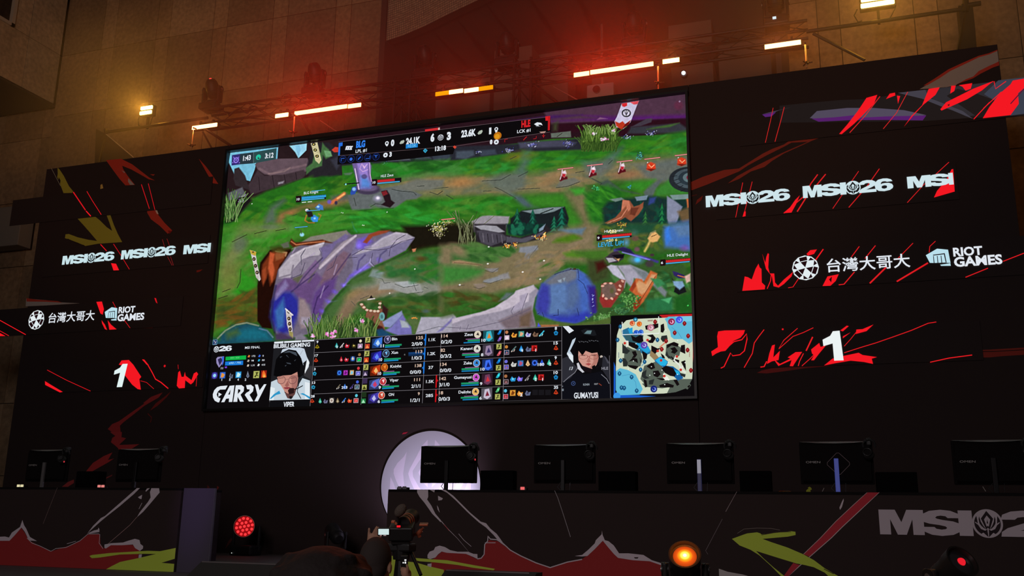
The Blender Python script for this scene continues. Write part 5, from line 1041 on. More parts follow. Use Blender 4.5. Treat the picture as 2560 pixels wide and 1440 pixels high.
    for y0 in range(530,600,14): a.disc(1528,y0,5,BD); a.disc(2432,y0-10,5,RD)
    a.line([(1820,700),(1850,660)],8,(60,150,200)); a.line([(2050,460),(2120,400)],14,(220,130,100)); a.text('0000',1898,130,20,1965,RD,.02)
    a.disc(1742,105,28,(20,96,130)); a.disc(1742,105,14,(110,200,230))
    a.line([(1572,135),(1578,298),(2045,280),(2038,65)],10,(236,240,240))
    a.build('minimap',M_LOW,screen)
minimap()
# ---------------------------------------------------------------- the building behind
def stone(name,base,rough=.85,seed=0,scale=14):
    m = bpy.data.materials.new(name); m.use_nodes = True; nt = m.node_tree; b = nt.nodes['Principled BSDF']; b.inputs['Roughness'].default_value = rough; b.inputs['Specular IOR Level'].default_value = .25
    a = nt.nodes.new('ShaderNodeVertexColor'); a.layer_name = 'Col'; tc = nt.nodes.new('ShaderNodeTexCoord')
    n = nt.nodes.new('ShaderNodeTexNoise'); n.inputs['Scale'].default_value = scale; n.inputs['Detail'].default_value = 8; nt.links.new(tc.outputs['Object'],n.inputs['Vector'])
    n2 = nt.nodes.new('ShaderNodeTexNoise'); n2.inputs['Scale'].default_value = 1.3; n2.inputs['Detail'].default_value = 4; nt.links.new(tc.outputs['Object'],n2.inputs['Vector'])
    mr = nt.nodes.new('ShaderNodeMapRange'); mr.inputs['From Min'].default_value = .3; mr.inputs['From Max'].default_value = .7; mr.inputs['To Min'].default_value = .78; mr.inputs['To Max'].default_value = 1.2; nt.links.new(n.outputs['Fac'],mr.inputs['Value'])
    mr2 = nt.nodes.new('ShaderNodeMapRange'); mr2.inputs['From Min'].default_value = .3; mr2.inputs['From Max'].default_value = .7; mr2.inputs['To Min'].default_value = .8; mr2.inputs['To Max'].default_value = 1.15; nt.links.new(n2.outputs['Fac'],mr2.inputs['Value'])
    mu = nt.nodes.new('ShaderNodeMath'); mu.operation = 'MULTIPLY'; nt.links.new(mr.outputs[0],mu.inputs[0]); nt.links.new(mr2.outputs[0],mu.inputs[1])
    vm = nt.nodes.new('ShaderNodeVectorMath'); vm.operation = 'SCALE'; nt.links.new(a.outputs['Color'],vm.inputs[0]); nt.links.new(mu.outputs[0],vm.inputs['Scale']); nt.links.new(vm.outputs[0],b.inputs['Base Color'])
    bp = nt.nodes.new('ShaderNodeBump'); bp.inputs['Strength'].default_value = .35; bp.inputs['Distance'].default_value = .01; nt.links.new(n.outputs['Fac'],bp.inputs['Height']); nt.links.new(bp.outputs['Normal'],b.inputs['Normal'])
    return m
M_STONE = stone('stone_cladding',None)
rnd = random.Random(5)
def slab_wall(name,cells,thick,axis,pos,back=True,base=(.40,.27,.155),var=.2,gap=.012,label=None,bounds=None):
    """stone slabs (u0,u1,z0,z1[,shade]) standing on the plane axis=pos, in front of a dark backing"""
    V,F,C = [],[],[]
    def P(u,z,d):
        return (u,pos+d,z) if axis == 'y' else (pos+d,u,z)
    sgn = 1
    for c in cells:
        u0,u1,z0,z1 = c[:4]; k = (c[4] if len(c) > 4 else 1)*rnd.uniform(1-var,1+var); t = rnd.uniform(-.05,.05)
        g = gap/2; b = len(V); d0,d1 = (0,thick)
        for d in (d0,d1):
            V += [P(u0+g,z0+g,d),P(u1-g,z0+g,d),P(u1-g,z1-g,d),P(u0+g,z1-g,d)]
        F += [(b,b+1,b+2,b+3),(b+4,b+7,b+6,b+5),(b,b+4,b+5,b+1),(b+1,b+5,b+6,b+2),(b+2,b+6,b+7,b+3),(b+3,b+7,b+4,b)]
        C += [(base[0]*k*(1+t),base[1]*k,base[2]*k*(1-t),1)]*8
    if back:
        U0 = min(c[0] for c in cells); U1 = max(c[1] for c in cells); Z0 = min(c[2] for c in cells); Z1 = max(c[3] for c in cells); b = len(V); e = thick*.75
        for d in (e,e+math.copysign(.12,thick)): V += [P(U0,Z0,d),P(U1,Z0,d),P(U1,Z1,d),P(U0,Z1,d)]
        F += [(b,b+1,b+2,b+3),(b+4,b+7,b+6,b+5),(b,b+4,b+5,b+1),(b+1,b+5,b+6,b+2),(b+2,b+6,b+7,b+3),(b+3,b+7,b+4,b)]
        C += [(.06,.045,.035,1)]*8
    me = bpy.data.meshes.new(name); me.from_pydata(V,[],F); ca = me.color_attributes.new('Col','FLOAT_COLOR','POINT'); ca.data.foreach_set('color',np.array(C,np.float32).ravel())
    o = link(name,me,None,M_STONE); structure(o); return o
YF = 2.5; ROWS = [10.28+1.28*i for i in range(-8,4)]
def cols(x0,x1,ph=-8.26,wide=.97,nar=.305):
    out = []; k = math.floor((x0-ph)/(wide+nar))-1
    while True:
        a = ph+k*(wide+nar)
        for u0,u1 in ((a,a+nar),(a+nar,a+nar+wide)):
            if u1 > x0 and u0 < x1: out.append((max(u0,x0),min(u1,x1)))
        if a > x1: break
        k += 1
    return out
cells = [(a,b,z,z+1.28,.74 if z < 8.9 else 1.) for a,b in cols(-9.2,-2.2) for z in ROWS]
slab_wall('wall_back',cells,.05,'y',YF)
cells = [(a,b,z+.0,z+1.28,1.) for a,b in cols(4.28,13.5,7.30-2.55,.97,.305) for z in ROWS if z > 1]
slab_wall('wall_right',cells,.05,'y',YF)
# lower facade running on to the left,past the corner block
cells = [(a,b,z-.35,z+.93,.9) for a,b in cols(-15,-9.2) for z in ROWS if z+.93 < 10.2]
slab_wall('wall_left',cells,.05,'y',YF+.1)
# corner block: its flank faces the stage,soffit dark
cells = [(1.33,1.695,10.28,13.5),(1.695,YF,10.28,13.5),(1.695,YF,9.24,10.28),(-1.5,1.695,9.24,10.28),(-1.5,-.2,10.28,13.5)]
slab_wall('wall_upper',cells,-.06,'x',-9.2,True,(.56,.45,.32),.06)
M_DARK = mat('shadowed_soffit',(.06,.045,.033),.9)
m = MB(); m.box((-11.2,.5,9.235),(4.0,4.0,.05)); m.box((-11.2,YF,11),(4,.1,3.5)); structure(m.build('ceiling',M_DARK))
m = MB(); fr = mat('window_frame_stone',(.55,.5,.43),.8)
for y0,y1,z0,z1 in ((1.26,1.33,10.28,13.5),(-.2,1.33,10.28,10.34)): m.box((-9.22,(y0+y1)/2,(z0+z1)/2),(.1,y1-y0,z1-z0))
w1 = m.build('window_1',fr); structure(w1)
m = MB(); m.box((-9.45,.53,11.9),(.02,1.5,3.2)); g_ = m.build('window_pane',GLASS,w1)
# recess between the two clad parts,with piers and panels
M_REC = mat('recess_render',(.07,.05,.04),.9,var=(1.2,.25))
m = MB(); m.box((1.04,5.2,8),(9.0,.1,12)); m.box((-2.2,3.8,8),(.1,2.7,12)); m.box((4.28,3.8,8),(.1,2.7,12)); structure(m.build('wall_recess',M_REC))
M_PIER = mat('pier_stone',(.17,.13,.105),.85,var=(3,.2))
def pier(x0,y0,x1,y1,Y,d=.5,m_=None,nm='trim_1'):
    a,b = onY(x0,y1,Y),onY(x1,y0,Y); q = MB(); q.box(((a.x+b.x)/2,Y+d/2,(a.z+b.z)/2),(b.x-a.x,d,b.z-a.z),bev=.01); return structure(q.build(nm,m_ or M_PIER))
for i,a in enumerate(((1086,172,1226,330,3.6),(1232,112,1330,330,3.2),(1345,110,1420,330,3.8),(1672,48,1778,128,3.3),(1680,150,1782,260,3.3),(1800,95,1925,250,3.8),(1945,60,2010,240,3.0),(1480,70,1640,260,4.2))): pier(*a,nm='trim_%d' % (i+1))
# curved balcony with mosaic facing
def mosaic():
    mm = bpy.data.materials.new('mosaic_tiles'); mm.use_nodes = True; nt = mm.node_tree; b = nt.nodes['Principled BSDF']; b.inputs['Roughness'].default_value = .6
    br = nt.nodes.new('ShaderNodeTexBrick'); br.offset = 0; br.inputs['Scale'].default_value = 1; br.inputs['Brick Width'].default_value = .042; br.inputs['Row Height'].default_value = .042; br.inputs['Mortar Size'].default_value = .004
    br.inputs['Color1'].default_value = (.62,.52,.36,1); br.inputs['Color2'].default_value = (.42,.34,.24,1); br.inputs['Mortar'].default_value = (.06,.045,.03,1)
    uv = nt.nodes.new('ShaderNodeUVMap'); uv.uv_map = 'UVMap'; nt.links.new(uv.outputs[0],br.inputs['Vector']); nt.links.new(br.outputs['Color'],b.inputs['Base Color'])
    return mm
pts = [(-2.21,2.52),(-1.8,2.42),(-1.34,2.254),(-.82,2.021),(-.2,1.763),(.5,1.44),(1.2,1.05),(1.9,.55),(2.4,0.0)]
V,F,UV = [],[],[]; s_ = 0; zb,zt = 9.476,10.9
for i,(x,y) in enumerate(pts):
    if i: s_ += math.hypot(x-pts[i-1][0],y-pts[i-1][1])
    V += [(x,y,zb),(x,y,zt),(x+.06,y+.14,zb),(x+.06,y+.14,zt)]; UV += [(s_,0),(s_,zt-zb),(s_,0),(s_,zt-zb)]
for i in range(len(pts)-1):
    b = 4*i; F += [(b,b+4,b+5,b+1),(b+2,b+3,b+7,b+6),(b,b+2,b+6,b+4),(b+1,b+5,b+7,b+3)]
me = bpy.data.meshes.new('trim_balcony'); me.from_pydata(V,[],F); uvl = me.uv_layers.new(name='UVMap')
for l in me.loops: uvl.data[l.index].uv = UV[l.vertex_index]
structure(link('trim_9',me,None,mosaic()))
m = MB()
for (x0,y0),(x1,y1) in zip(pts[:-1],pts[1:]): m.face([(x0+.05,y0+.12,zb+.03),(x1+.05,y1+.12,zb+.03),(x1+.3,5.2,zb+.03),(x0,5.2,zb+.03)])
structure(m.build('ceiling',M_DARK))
# grey service box on the lower left of the facade
m = MB(); a_,b_ = onY(-60,622,2.2),onY(58,512,2.2); m.box(((a_.x+b_.x)/2,2.35,(a_.z+b_.z)/2),(b_.x-a_.x,.3,b_.z-a_.z),bev=.012); o = m.build('service_box',mat('grey_box',(.27,.25,.22),.8))
tag(o,'plain grey box fixed to the stone facade at the far left, beyond the stage wall','box')
# ---------------------------------------------------------------- ground and stage
M_GROUND = mat('plaza_paving',(.12,.11,.10),.8,var=(4,.2)); m = MB(); m.box((0,-6,-.05),(44,34,.1)); structure(m.build('floor',M_GROUND))
M_DECK = mat('stage_deck',(.165,.15,.15),.75,var=(9,.2),bump=(60,.3)); m = MB(); m.box((.3,-1.85,SZ-.05),(16.4,5.4,.1)); o = structure(m.build('stage_platform',M_DECK))
m = MB(); m.box((.3,-4.53,(SZ-.1)/2),(16.4,.04,SZ-.1)); m.build('stage_skirt',mat('skirt_cloth',(.015,.014,.015),.95),o)
RZ = SZ+.04; m = MB(); m.box((0,-1.12,SZ+.02),(13,2.24,.04)); structure(m.build('stage_riser',M_DECK))
# ---------------------------------------------------------------- stage wall: three printed panels round the screen
PG = 5.1; BK = (22,13,12); M_WALL = mat('black_printed_board',(.046,.030,.028),.8,spec=.18)
def board(x0,x1,z0,z1,label):
    m = MB(); m.box(((x0+x1)/2,.062,(z0+z1)/2),(x1-x0-.006,.12,z1-z0-.004)); o = m.build('backdrop_board',M_WALL); tag(o,label,'stage wall',None); return o
WT = 6.735
wl = board(-6.515,-SW/2-.03,SZ,WT,'tall black stage wall panel left of the video screen, with faint red and yellow-green brush strokes')
wr = board(SW/2+.03,6.56,SZ,WT,'tall black stage wall panel right of the video screen, with a pale streak in its top corner')
wb = board(-SW/2-.03,SW/2+.03,SZ,ZB-.03,'low black stage wall panel under the video screen, behind the stage floor')
wt = board(-SW/2-.03,SW/2+.03,ZB+SH+.03,WT,'thin black header panel running along the top of the video screen')
DR,YG,GY = (112,34,24),(98,94,30),(98,92,88)
a = Art(0,gain=PG*.86,base=.0004,step=.00006); a.view(0,340,3.6)
a.poly([(518,285),(535,300),(575,360),(620,450),(660,500),(650,512),(572,514),(540,430),(515,370),(520,340)],YG); a.poly([(528,370),(545,400),(540,440),(525,400)],BK); a.line([(462,290),(545,450)],3,(150,150,110))
a.poly([(905,440),(920,432),(930,470),(903,478)],(120,100,50))
a.poly([(955,218),(1090,205),(1190,255),(1300,340),(1345,375),(1395,400),(1340,390),(1270,350),(1180,300),(1100,268),(1110,300),(1150,360),(1215,440),(1130,445),(1080,390),(1020,310)],DR); a.poly([(1155,380),(1210,440),(1170,440),(1152,410)],GY); a.poly([(1095,308),(1125,325),(1120,335)],GY); a.poly([(1350,345),(1395,345),(1380,358)],DR)
a.poly([(1790,205),(1850,270),(1910,350),(1965,432),(1915,425),(1860,330)],DR)
a.poly([(695,740),(850,720),(900,760),(960,820),(1010,855),(985,780),(958,708),(992,706),(1025,800),(1060,880),(1100,955),(880,970),(770,990),(700,960),(620,930),(585,920),(590,885),(620,882),(700,912),(800,935),(875,945),(820,880),(750,800)],YG); a.line([(610,925),(690,965),(760,985)],5,BK)
a.poly([(1325,665),(1400,668),(1425,710),(1480,780),(1550,850),(1510,880),(1440,810),(1360,750),(1325,690)],DR); a.poly([(1395,665),(1415,670),(1428,705),(1412,700)],(130,110,100)); a.poly([(1510,850),(1550,855),(1525,882)],(80,16,14)); a.poly([(1770,1210),(1825,1200),(1800,1220),(1770,1228)],(90,24,18))
a.view(0,720,3.6)
a.poly([(236,95),(300,100),(420,110),(560,130),(720,138),(560,148),(400,158),(232,165)],GY); a.poly([(238,92),(330,104),(520,118),(560,132),(420,124),(240,122)],DR)
a.poly([(1465,940),(1430,985),(1300,1060),(1200,1140),(1110,1210),(1080,1240),(1090,1330),(1060,1340),(1110,1345),(1130,1352),(1090,1390),(1070,1420),(1130,1415),(1255,1405),(1180,1450),(1090,1440),(1040,1420),(1000,1390),(1010,1350),(1040,1330),(1000,1290),(970,1270),(1010,1225),(1070,1200),(1190,1115),(1300,1040),(1290,1035),(1360,980)],(100,28,28))
a.poly([(1540,930),(1500,985),(1420,1060),(1350,1105),(1400,1040),(1480,980)],(80,22,20)); a.line([(1330,1130),(1365,1165),(1355,1210)],9,(76,20,18)); a.line([(1265,360),(1375,358)],5,(70,24,20))
a.view(0,1080,4)
a.poly([(1100,0),(1220,0),(1215,60),(1262,62),(1190,130),(1390,122),(1330,160),(1240,190),(1210,220),(1180,160),(1110,95),(1155,40)],(104,30,30)); a.poly([(1125,205),(1080,280),(1140,265),(1090,300),(1000,350),(920,395),(860,395),(930,310),(1040,240)],(108,30,30)); a.poly([(740,475),(740,510),(680,548),(620,548),(680,500)],(100,34,34)); a.poly([(1125,425),(1120,440),(1050,475),(990,505),(1060,455)],(80,30,30))
a.build('printed_strokes',M_PRINT,wl)
a = Art(0,gain=PG*.86,base=.0004,step=.00006); a.view(2060,0,4.5)
a.poly([(1950,570),(1966,690),(1930,712),(1800,780),(1700,860),(1600,900),(1480,960),(1380,980),(1200,995),(1075,1003),(1150,960),(1280,880),(1400,800),(1560,720),(1740,640),(1850,610)],(96,88,82))
a.poly([(1950,560),(1850,600),(1740,628),(1560,706),(1400,780),(1250,880),(1120,962),(1160,960),(1300,880),(1420,800),(1580,724),(1740,646),(1860,612),(1952,572)],DR); a.poly([(1966,690),(1972,735),(1900,760),(1820,800),(1760,830),(1680,880),(1600,910),(1500,945),(1480,958),(1600,890),(1680,860),(1740,800),(1860,740),(1925,712)],DR)
a.view(1720,200,2.667)
a.poly([(10,685),(100,645),(240,600),(340,590),(420,540),(500,490),(560,460),(640,430),(680,402),(780,392),(895,378),(820,408),(740,445),(640,490),(560,540),(510,580),(420,610),(340,660),(265,690),(330,640),(440,580),(540,530),(620,490),(700,455),(800,412),(690,418),(640,445),(520,505),(400,570),(340,610),(230,655),(120,700),(12,740)],(92,32,24)); a.poly([(100,770),(90,800),(50,832),(60,800)],(80,24,20)); a.line([(20,775),(60,765)],4,(60,20,18))
a.view(1720,700,3.048)
a.poly([(525,708),(560,690),(640,672),(860,658),(1200,640),(1140,650),(900,672),(700,700),(600,712)],(88,26,24)); a.poly([(2165,535),(2300,530),(2560,515),(2560,570),(2400,580),(2300,590),(2170,592)],(88,28,22)); a.line([(2165,548),(2330,545),(2560,532)],5,BK)
a.view(1860,1060,3.657); a.poly([(568,620),(570,605),(590,590),(583,582),(600,573),(616,585),(620,600),(605,606),(610,620)],(104,108,30)); a.line([(732,585),(716,617)],5,GY); a.line([(2182,572),(2210,616)],5,GY)
a.build('printed_strokes',M_PRINT,wr)
a = Art(0,gain=PG*.86,base=.0004,step=.00006); a.view(480,1040,3.6)
a.poly([(1890,165),(1900,150),(1945,142),(1925,160)],(110,20,34)); a.poly([(140,620),(158,640),(150,690),(135,650)],(60,24,22)); a.poly([(225,630),(245,640),(225,670)],(80,26,24)); a.poly([(215,700),(262,706),(240,740),(252,790),(235,850),(205,885),(215,790)],(92,30,28)); a.poly([(350,1100),(370,1105),(330,1160),(295,1200),(325,1130)],(60,28,26))
a.build('printed_strokes',M_PRINT,wb)
# ---------------------------------------------------------------- LED strips across the wings
RED = (244,24,34); RD2 = (214,20,30); M_LED = mat('led_face_off',(.046,.0315,.030),.8,spec=.18)
def strip(x0,x1,k,label,draw):
    z1 = 6.285-.86*k; z0 = z1-.41; m = MB(); m.box(((x0+x1)/2,-.008,(z0+z1)/2),(x1-x0,.008,z1-z0))
    t = empty('led_strip',((x0+x1)/2,0,z0),label,'led display','led strips on the stage wall'); m.build('led_cabinet',M_LED,t)
    A = Art(-.0125); draw(A); A.build('lit_graphic',M_LOW,t); return t
def d1(a):
    a.view(0,340,3.6)
    a.line([(660,505),(770,668)],12,RD2); a.line([(775,675),(818,722)],11,RED); a.line([(782,498),(830,580),(912,708)],7,RD2); a.line([(1273,436),(1345,655)],7,RD2); a.line([(1335,428),(1395,665)],6,RD2)
def d2(a):
    a.view(0,340,3.6)
    a.line([(905,975),(960,1035)],9,RD2); a.poly([(1000,1145),(1045,1150),(1072,1208),(1022,1210)],RED); a.line([(1022,972),(1080,1060),(1165,1200)],6,RD2)
    for p in ([(1462,930),(1485,1010)],[(1503,925),(1530,1000)],[(1508,1085),(1550,1165)],[(1535,1085),(1562,1165)]): a.line(p,4,(150,30,34))
    wordmark(a,557,1160,78,1027,(200,226,232),(20,24,26)); wordmark(a,1088,1112,80,1580,(200,226,232),(20,24,26)); wordmark(a,1650,1066,80,1895,(200,226,232),(20,24,26),[(0,.5),(.44,.9),(.88,1),(1,None)],3)
def sponsors(a,v,bl,tx,fist,r1,r2):
    a.view(*v); ball(a,*bl,(226,236,240),(30,10,14)); a.text('台灣大哥大',*tx,W_,.012); riot(a,*fist,(186,224,236),(30,24,30)); a.text('RIOT',*r1,W_,.035); a.text('GAMES',*r2,W_,.035)
def d3(a):
    a.view(0,720,3.6)
    a.line([(-20,280),(232,420)],8,RED); a.line([(-10,380),(80,430)],6,RED); a.poly([(-10,400),(50,432),(-10,434)],RED)
    a.poly([(868,125),(918,122),(936,190),(925,240),(905,230)],RED); a.poly([(915,290),(945,330),(965,378),(945,370),(920,320)],RED); a.poly([(970,290),(1000,330),(1050,372),(985,376)],RED); a.line([(1015,125),(1050,190)],6,RD2); a.line([(1120,290),(1172,360)],6,RD2); a.poly([(1390,90),(1405,92),(1418,140),(1405,130)],RD2)
    sponsors(a,(0,720,3.6),(328,287,70),(432,318,92,848),(934,300,122,1050),(1066,226,54,1215),(1056,298,60,1297))
def d4(a):
    a.view(0,720,3.6)
    a.poly([(405,838),(440,860),(565,935),(540,940),(407,872)],RED); a.line([(425,738),(600,830),(815,928)],6,RD2)
    a.poly([(1070,690),(1095,652),(1160,648),(1200,690),(1272,800),(1255,820),(1268,915),(1240,910),(1190,870),(1120,780),(1115,700)],RED); a.line([(1265,835),(1320,850),(1385,908)],5,RD2)
    a.line([(1285,645),(1330,690),(1370,760),(1400,820),(1450,850),(1515,905)],10,RED); a.poly([(1280,642),(1300,645),(1340,695),(1320,690)],RED); a.disc(1483,702,9,RD2); a.line([(1603,690),(1606,730)],5,RD2)
    a.poly([(1605,760),(1620,745),(1635,800),(1655,800),(1665,755),(1672,790),(1725,830),(1745,770),(1770,755),(1785,775),(1740,850),(1718,868),(1668,830),(1664,900),(1612,904),(1592,880),(1598,820)],RED); a.line([(1772,800),(1766,885)],6,RD2)
    a.shapes([[(.34,0),(.48,.62),(0,.55),(.02,.72),(.42,.84),(.6,1),(1,1),(.76,0)]],1013,894,206,1127,(226,244,248))
strip(-7.08,-3.45,0,'topmost led strip left of the video screen, with four thin red lines',d1)
strip(-6.3,-3.4,1,'led strip left of the video screen showing the repeated white event mark',d2)
strip(-7.9,-3.75,2,'led strip left of the video screen with white ball and fist logos and red shards',d3)
strip(-5.9,-3.3,3,'lowest led strip left of the video screen, showing a white number one',d4)
def e1(a):
    a.view(2060,0,4.5)
    a.poly([(-500,1190),(-200,1160),(200,1125),(480,1115),(1140,1010),(1900,920),(2260,870),(2260,1300),(1600,1330),(1150,1360),(600,1370),(-500,1380)],(32,25,24))
    a.poly([(1140,1010),(1500,970),(1900,920),(1960,1000),(1900,1120),(1680,1040),(1500,1000),(1380,1080),(1700,1300),(1600,1310),(1300,1170),(1180,1080)],(46,42,46)); a.poly([(830,1045),(1140,1010),(1180,1100),(1560,1250),(1680,1340),(1440,1240),(1300,1190),(1100,1110)],(66,62,72)); a.poly([(1960,905),(2260,870),(2260,1280),(2100,1300),(2000,1180),(1800,1060)],(58,62,76))
    a.poly([(-80,1250),(260,1215),(560,1215),(900,1240),(1150,1295),(900,1330),(600,1320),(300,1330),(0,1340),(-160,1330)],(80,72,90)); a.poly([(-140,1335),(120,1320),(400,1290),(300,1330),(700,1310),(1150,1300),(1110,1355),(700,1350),(300,1352),(-60,1370)],(84,30,104))
    a.poly([(-695,1285),(-360,1205),(-500,1240),(-560,1262)],(84,74,92)); a.poly([(-695,1290),(-540,1262),(-590,1310),(-660,1318)],(84,34,110))
    a.view(1720,200,2.667)
    for p,w in (([(568,186),(553,260),(516,418)],3.5),([(642,180),(622,260),(580,412)],4),([(1280,110),(1180,240),(1078,352)],5),([(1465,80),(1390,220),(1302,326)],4),([(2035,10),(1880,95),(1800,130)],4)): a.line(p,w,(214,36,36))
    a.poly([(1190,120),(1262,100),(1240,160),(1160,240),(1110,290),(1025,362),(1008,360),(1060,300),(1130,210)],RED); a.poly([(1320,128),(1345,92),(1380,85),(1382,104)],RED); a.poly([(1393,105),(1415,108),(1400,160)],RED)
    a.poly([(1605,60),(1678,50),(1650,100),(1570,165),(1500,240),(1440,312),(1490,240),(1560,170)],RED); a.poly([(1755,40),(1785,38),(1775,75),(1748,92)],RED); a.poly([(1805,36),(1895,22),(1885,60),(1850,72),(1830,46)],RED)
    a.poly([(2035,8),(1960,70),(1860,130),(1690,205),(1682,196),(1720,150),(1800,110),(1900,60)],RED); a.poly([(1728,168),(1745,160),(1740,176)],(60,20,20)); a.line([(2040,10),(2050,60),(2120,10)],5,RED)
    a.poly([(2165,5),(2240,-8),(2240,55),(2200,90),(2205,160),(2150,235),(1965,256),(2010,180),(2080,90),(2150,30)],RED); a.line([(2240,60),(2150,160)],6,(90,20,50)); a.line([(2010,150),(1905,262)],5,RED); a.line([(2090,80),(1970,190)],5,RED)
def e2(a):
    a.view(1720,200,2.667)
    for p,w in (([(365,684),(318,916)],4),([(428,678),(372,900)],4),([(865,630),(820,690),(780,770),(640,888)],7),([(918,628),(850,710)],7),([(790,780),(728,878)],8),([(1138,608),(1060,720),(965,858)],4),([(1276,592),(1200,700),(1150,760),(1072,850)],5),([(1740,548),(1640,640),(1570,700),(1462,818)],4)): a.line(p,w,(214,30,34))
    a.poly([(374,878),(385,876),(384,908),(364,912)],RED); a.poly([(635,888),(680,850),(715,800),(745,770),(720,830),(690,884)],RED); a.poly([(1757,596),(1768,594),(1778,744),(1640,784),(1660,740),(1720,670)],RED)
    wordmark(a,120,850,76,683,(206,228,234),(24,24,26)); wordmark(a,768,789,80,1371,(206,228,234),(24,24,26)); wordmark(a,1465,725,78,1772,(206,228,234),(24,24,26),[(0,.52),(.45,.93),(.9,1),(1,None)],3)
def e3(a):
    a.view(1720,200,2.667)
    a.poly([(362,1406),(378,1310),(400,1315),(425,1330),(450,1260),(470,1225),(478,1250),(490,1260),(492,1350),(515,1372),(512,1396)],RED); a.poly([(495,1158),(515,1220),(522,1180),(532,1155),(540,1160),(535,1250),(545,1290),(575,1290),(580,1350),(600,1372),(640,1330),(700,1280),(690,1310),(640,1360),(605,1384),(570,1375),(560,1310),(520,1260)],RED); a.line([(555,1300),(550,1340),(528,1392)],5,RED)
    a.poly([(790,1160),(815,1135),(860,1130),(840,1160),(800,1172)],RED); a.line([(902,1128),(830,1230)],7,RED); a.line([(760,1290),(700,1380),(668,1386)],4,RED); a.poly([(930,1310),(1005,1295),(985,1340),(950,1372),(897,1374)],RED); a.poly([(940,1330),(960,1310),(955,1350)],(30,10,14))
    for p,w in (([(1142,1110),(1090,1180)],5),([(1110,1280),(1040,1362),(1005,1366)],6),([(1250,1104),(1180,1190)],5),([(1320,1250),(1212,1356)],9),([(1500,1088),(1390,1200)],4),([(1600,1220),(1392,1344)],9),([(1650,1075),(1612,1110),(1608,1150)],4),([(2240,1155),(2100,1210)],5),([(2000,1255),(1850,1316)],5)): a.line(p,w,(224,28,34))
    sponsors(a,(1720,200,2.667),(783,1253,90),(928,1285,92,1484),(1593,1250,120,1752),(1770,1176,56,1965),(1776,1245,62,2098))
def e4(a):
    a.view(1720,700,3.048)
    a.poly([(230,392),(280,385),(434,382),(425,410),(400,440),(345,465),(320,500),(285,540),(250,545),(215,560),(185,580),(177,545),(228,512),(222,430)],RED); a.line([(315,500),(350,470),(410,455),(447,410),(450,450),(430,540),(395,570),(340,578),(325,555),(275,660),(250,672)],7,RED)
    for p,w in (([(580,378),(540,430),(505,480),(490,560),(428,668)],6),([(835,368),(730,460),(692,525),(800,430),(880,400),(955,364)],5),([(950,434),(900,540)],9),([(600,620),(580,660),(552,664)],8),([(880,560),(850,620),(840,655)],6),([(1000,530),(930,600),(868,655)],5),([(1280,400),(1240,450),(1190,505)],4),([(1190,555),(1330,510),(1430,480),(1560,435),(1700,385),(1830,330),(1892,320)],5),([(1845,627),(1990,595),(2165,572)],6)): a.line(p,w,(230,28,34))
    a.poly([(640,500),(662,492),(650,590),(700,540),(690,610),(640,620),(602,640),(620,560)],RED); a.poly([(650,600),(700,640),(780,600),(760,590),(820,550),(870,548),(810,640),(800,658),(775,656),(790,610),(700,650),(690,656)],RED); a.poly([(938,530),(1000,480),(1010,510),(1050,500),(1000,560),(960,612),(938,612),(960,575),(945,560)],RED)
    a.poly([(1160,385),(1210,348),(1225,352),(1180,392)],RED); a.poly([(1180,430),(1238,400),(1180,445)],RED); a.poly([(1283,378),(1330,375),(1413,340),(1360,390),(1278,412)],RED); a.poly([(1037,652),(1100,600),(1190,578),(1300,555),(1330,572),(1440,588),(1400,600),(1410,640),(1340,625),(1240,615),(1120,635)],RED); a.disc(722,376,7,RED)
    a.shapes([[(.52,0),(.5,.58),(.02,.5),(0,.72),(.4,.84),(.55,.99),(.9,1),(1,0)]],1036,618,226,1186,(236,246,250))
strip(3.8,7.6,0,'topmost led strip right of the video screen, with big red brush shards over dim purple',e1)
strip(3.5,6.03,1,'led strip right of the video screen showing the repeated white event mark',e2)
strip(3.7,7.6,2,'led strip right of the video screen with white ball and fist logos and red shards',e3)
strip(3.4,6.1,3,'lowest led strip right of the video screen, showing a white number one',e4)
# ---------------------------------------------------------------- lighting truss behind the top of the stage wall
YT = 1.2; ZT0,ZT1 = 7.68,7.93; XT0,XT1 = -4.62,4.62
truss = empty('lighting_truss',(0,YT,ZT0),'long dark box truss carrying the lights above the stage wall','truss')
m = MB()
for dy in (-.125,.125):
    for z in (ZT0,ZT1): m.tube((XT0,YT+dy,z),(XT1,YT+dy,z),.022)
m.build('chords',STEEL,truss)
m = MB(); n = 22
for i in range(n):
    x0 = XT0+(XT1-XT0)*i/n; x1 = XT0+(XT1-XT0)*(i+1)/n
    for dy in (-.125,.125):
        m.tube((x0,YT+dy,ZT0 if i % 2 else ZT1),(x1,YT+dy,ZT1 if i % 2 else ZT0),.006,seg=6)
    for z in (ZT0,ZT1): m.tube((x0,YT-.125,z),(x1,YT+.125,z),.008,seg=6)
m.build('lacing',STEEL,truss)
def tower(x,label,z0=.0):
    t = empty('truss_tower',(x,YT,0),label,'truss tower'); m = MB()
    for dx in (-.125,.125):
        for dy in (-.125,.125): m.tube((x+dx,YT+dy,0),(x+dx,YT+dy,ZT1+.06),.022,seg=8)
    m.build('posts',STEEL,t); m = MB(); z = .3; k = 0
    while z < ZT1-.3:
        for dy in (-.125,.125): m.tube((x-.125,YT+dy,z if k % 2 else z+.35),(x+.125,YT+dy,z+.35 if k % 2 else z),.009,seg=6)
        for dx in (-.125,.125): m.tube((x+dx,YT-.125,z),(x+dx,YT+.125,z+.35),.008,seg=6)
        z += .35; k += 1
    m.build('lacing',STEEL,t)
    m = MB(); m.box((x,YT,.03),(.6,.6,.06)); m.build('base_plate',BLACKM,t); return t
xa = onY(1015,235,YT).x; xb = onY(1313,200,YT).x
tower(xa,'dark truss tower left of the middle, rising behind the video screen'); tower(xb,'dark truss tower right of the middle, rising behind the video screen')
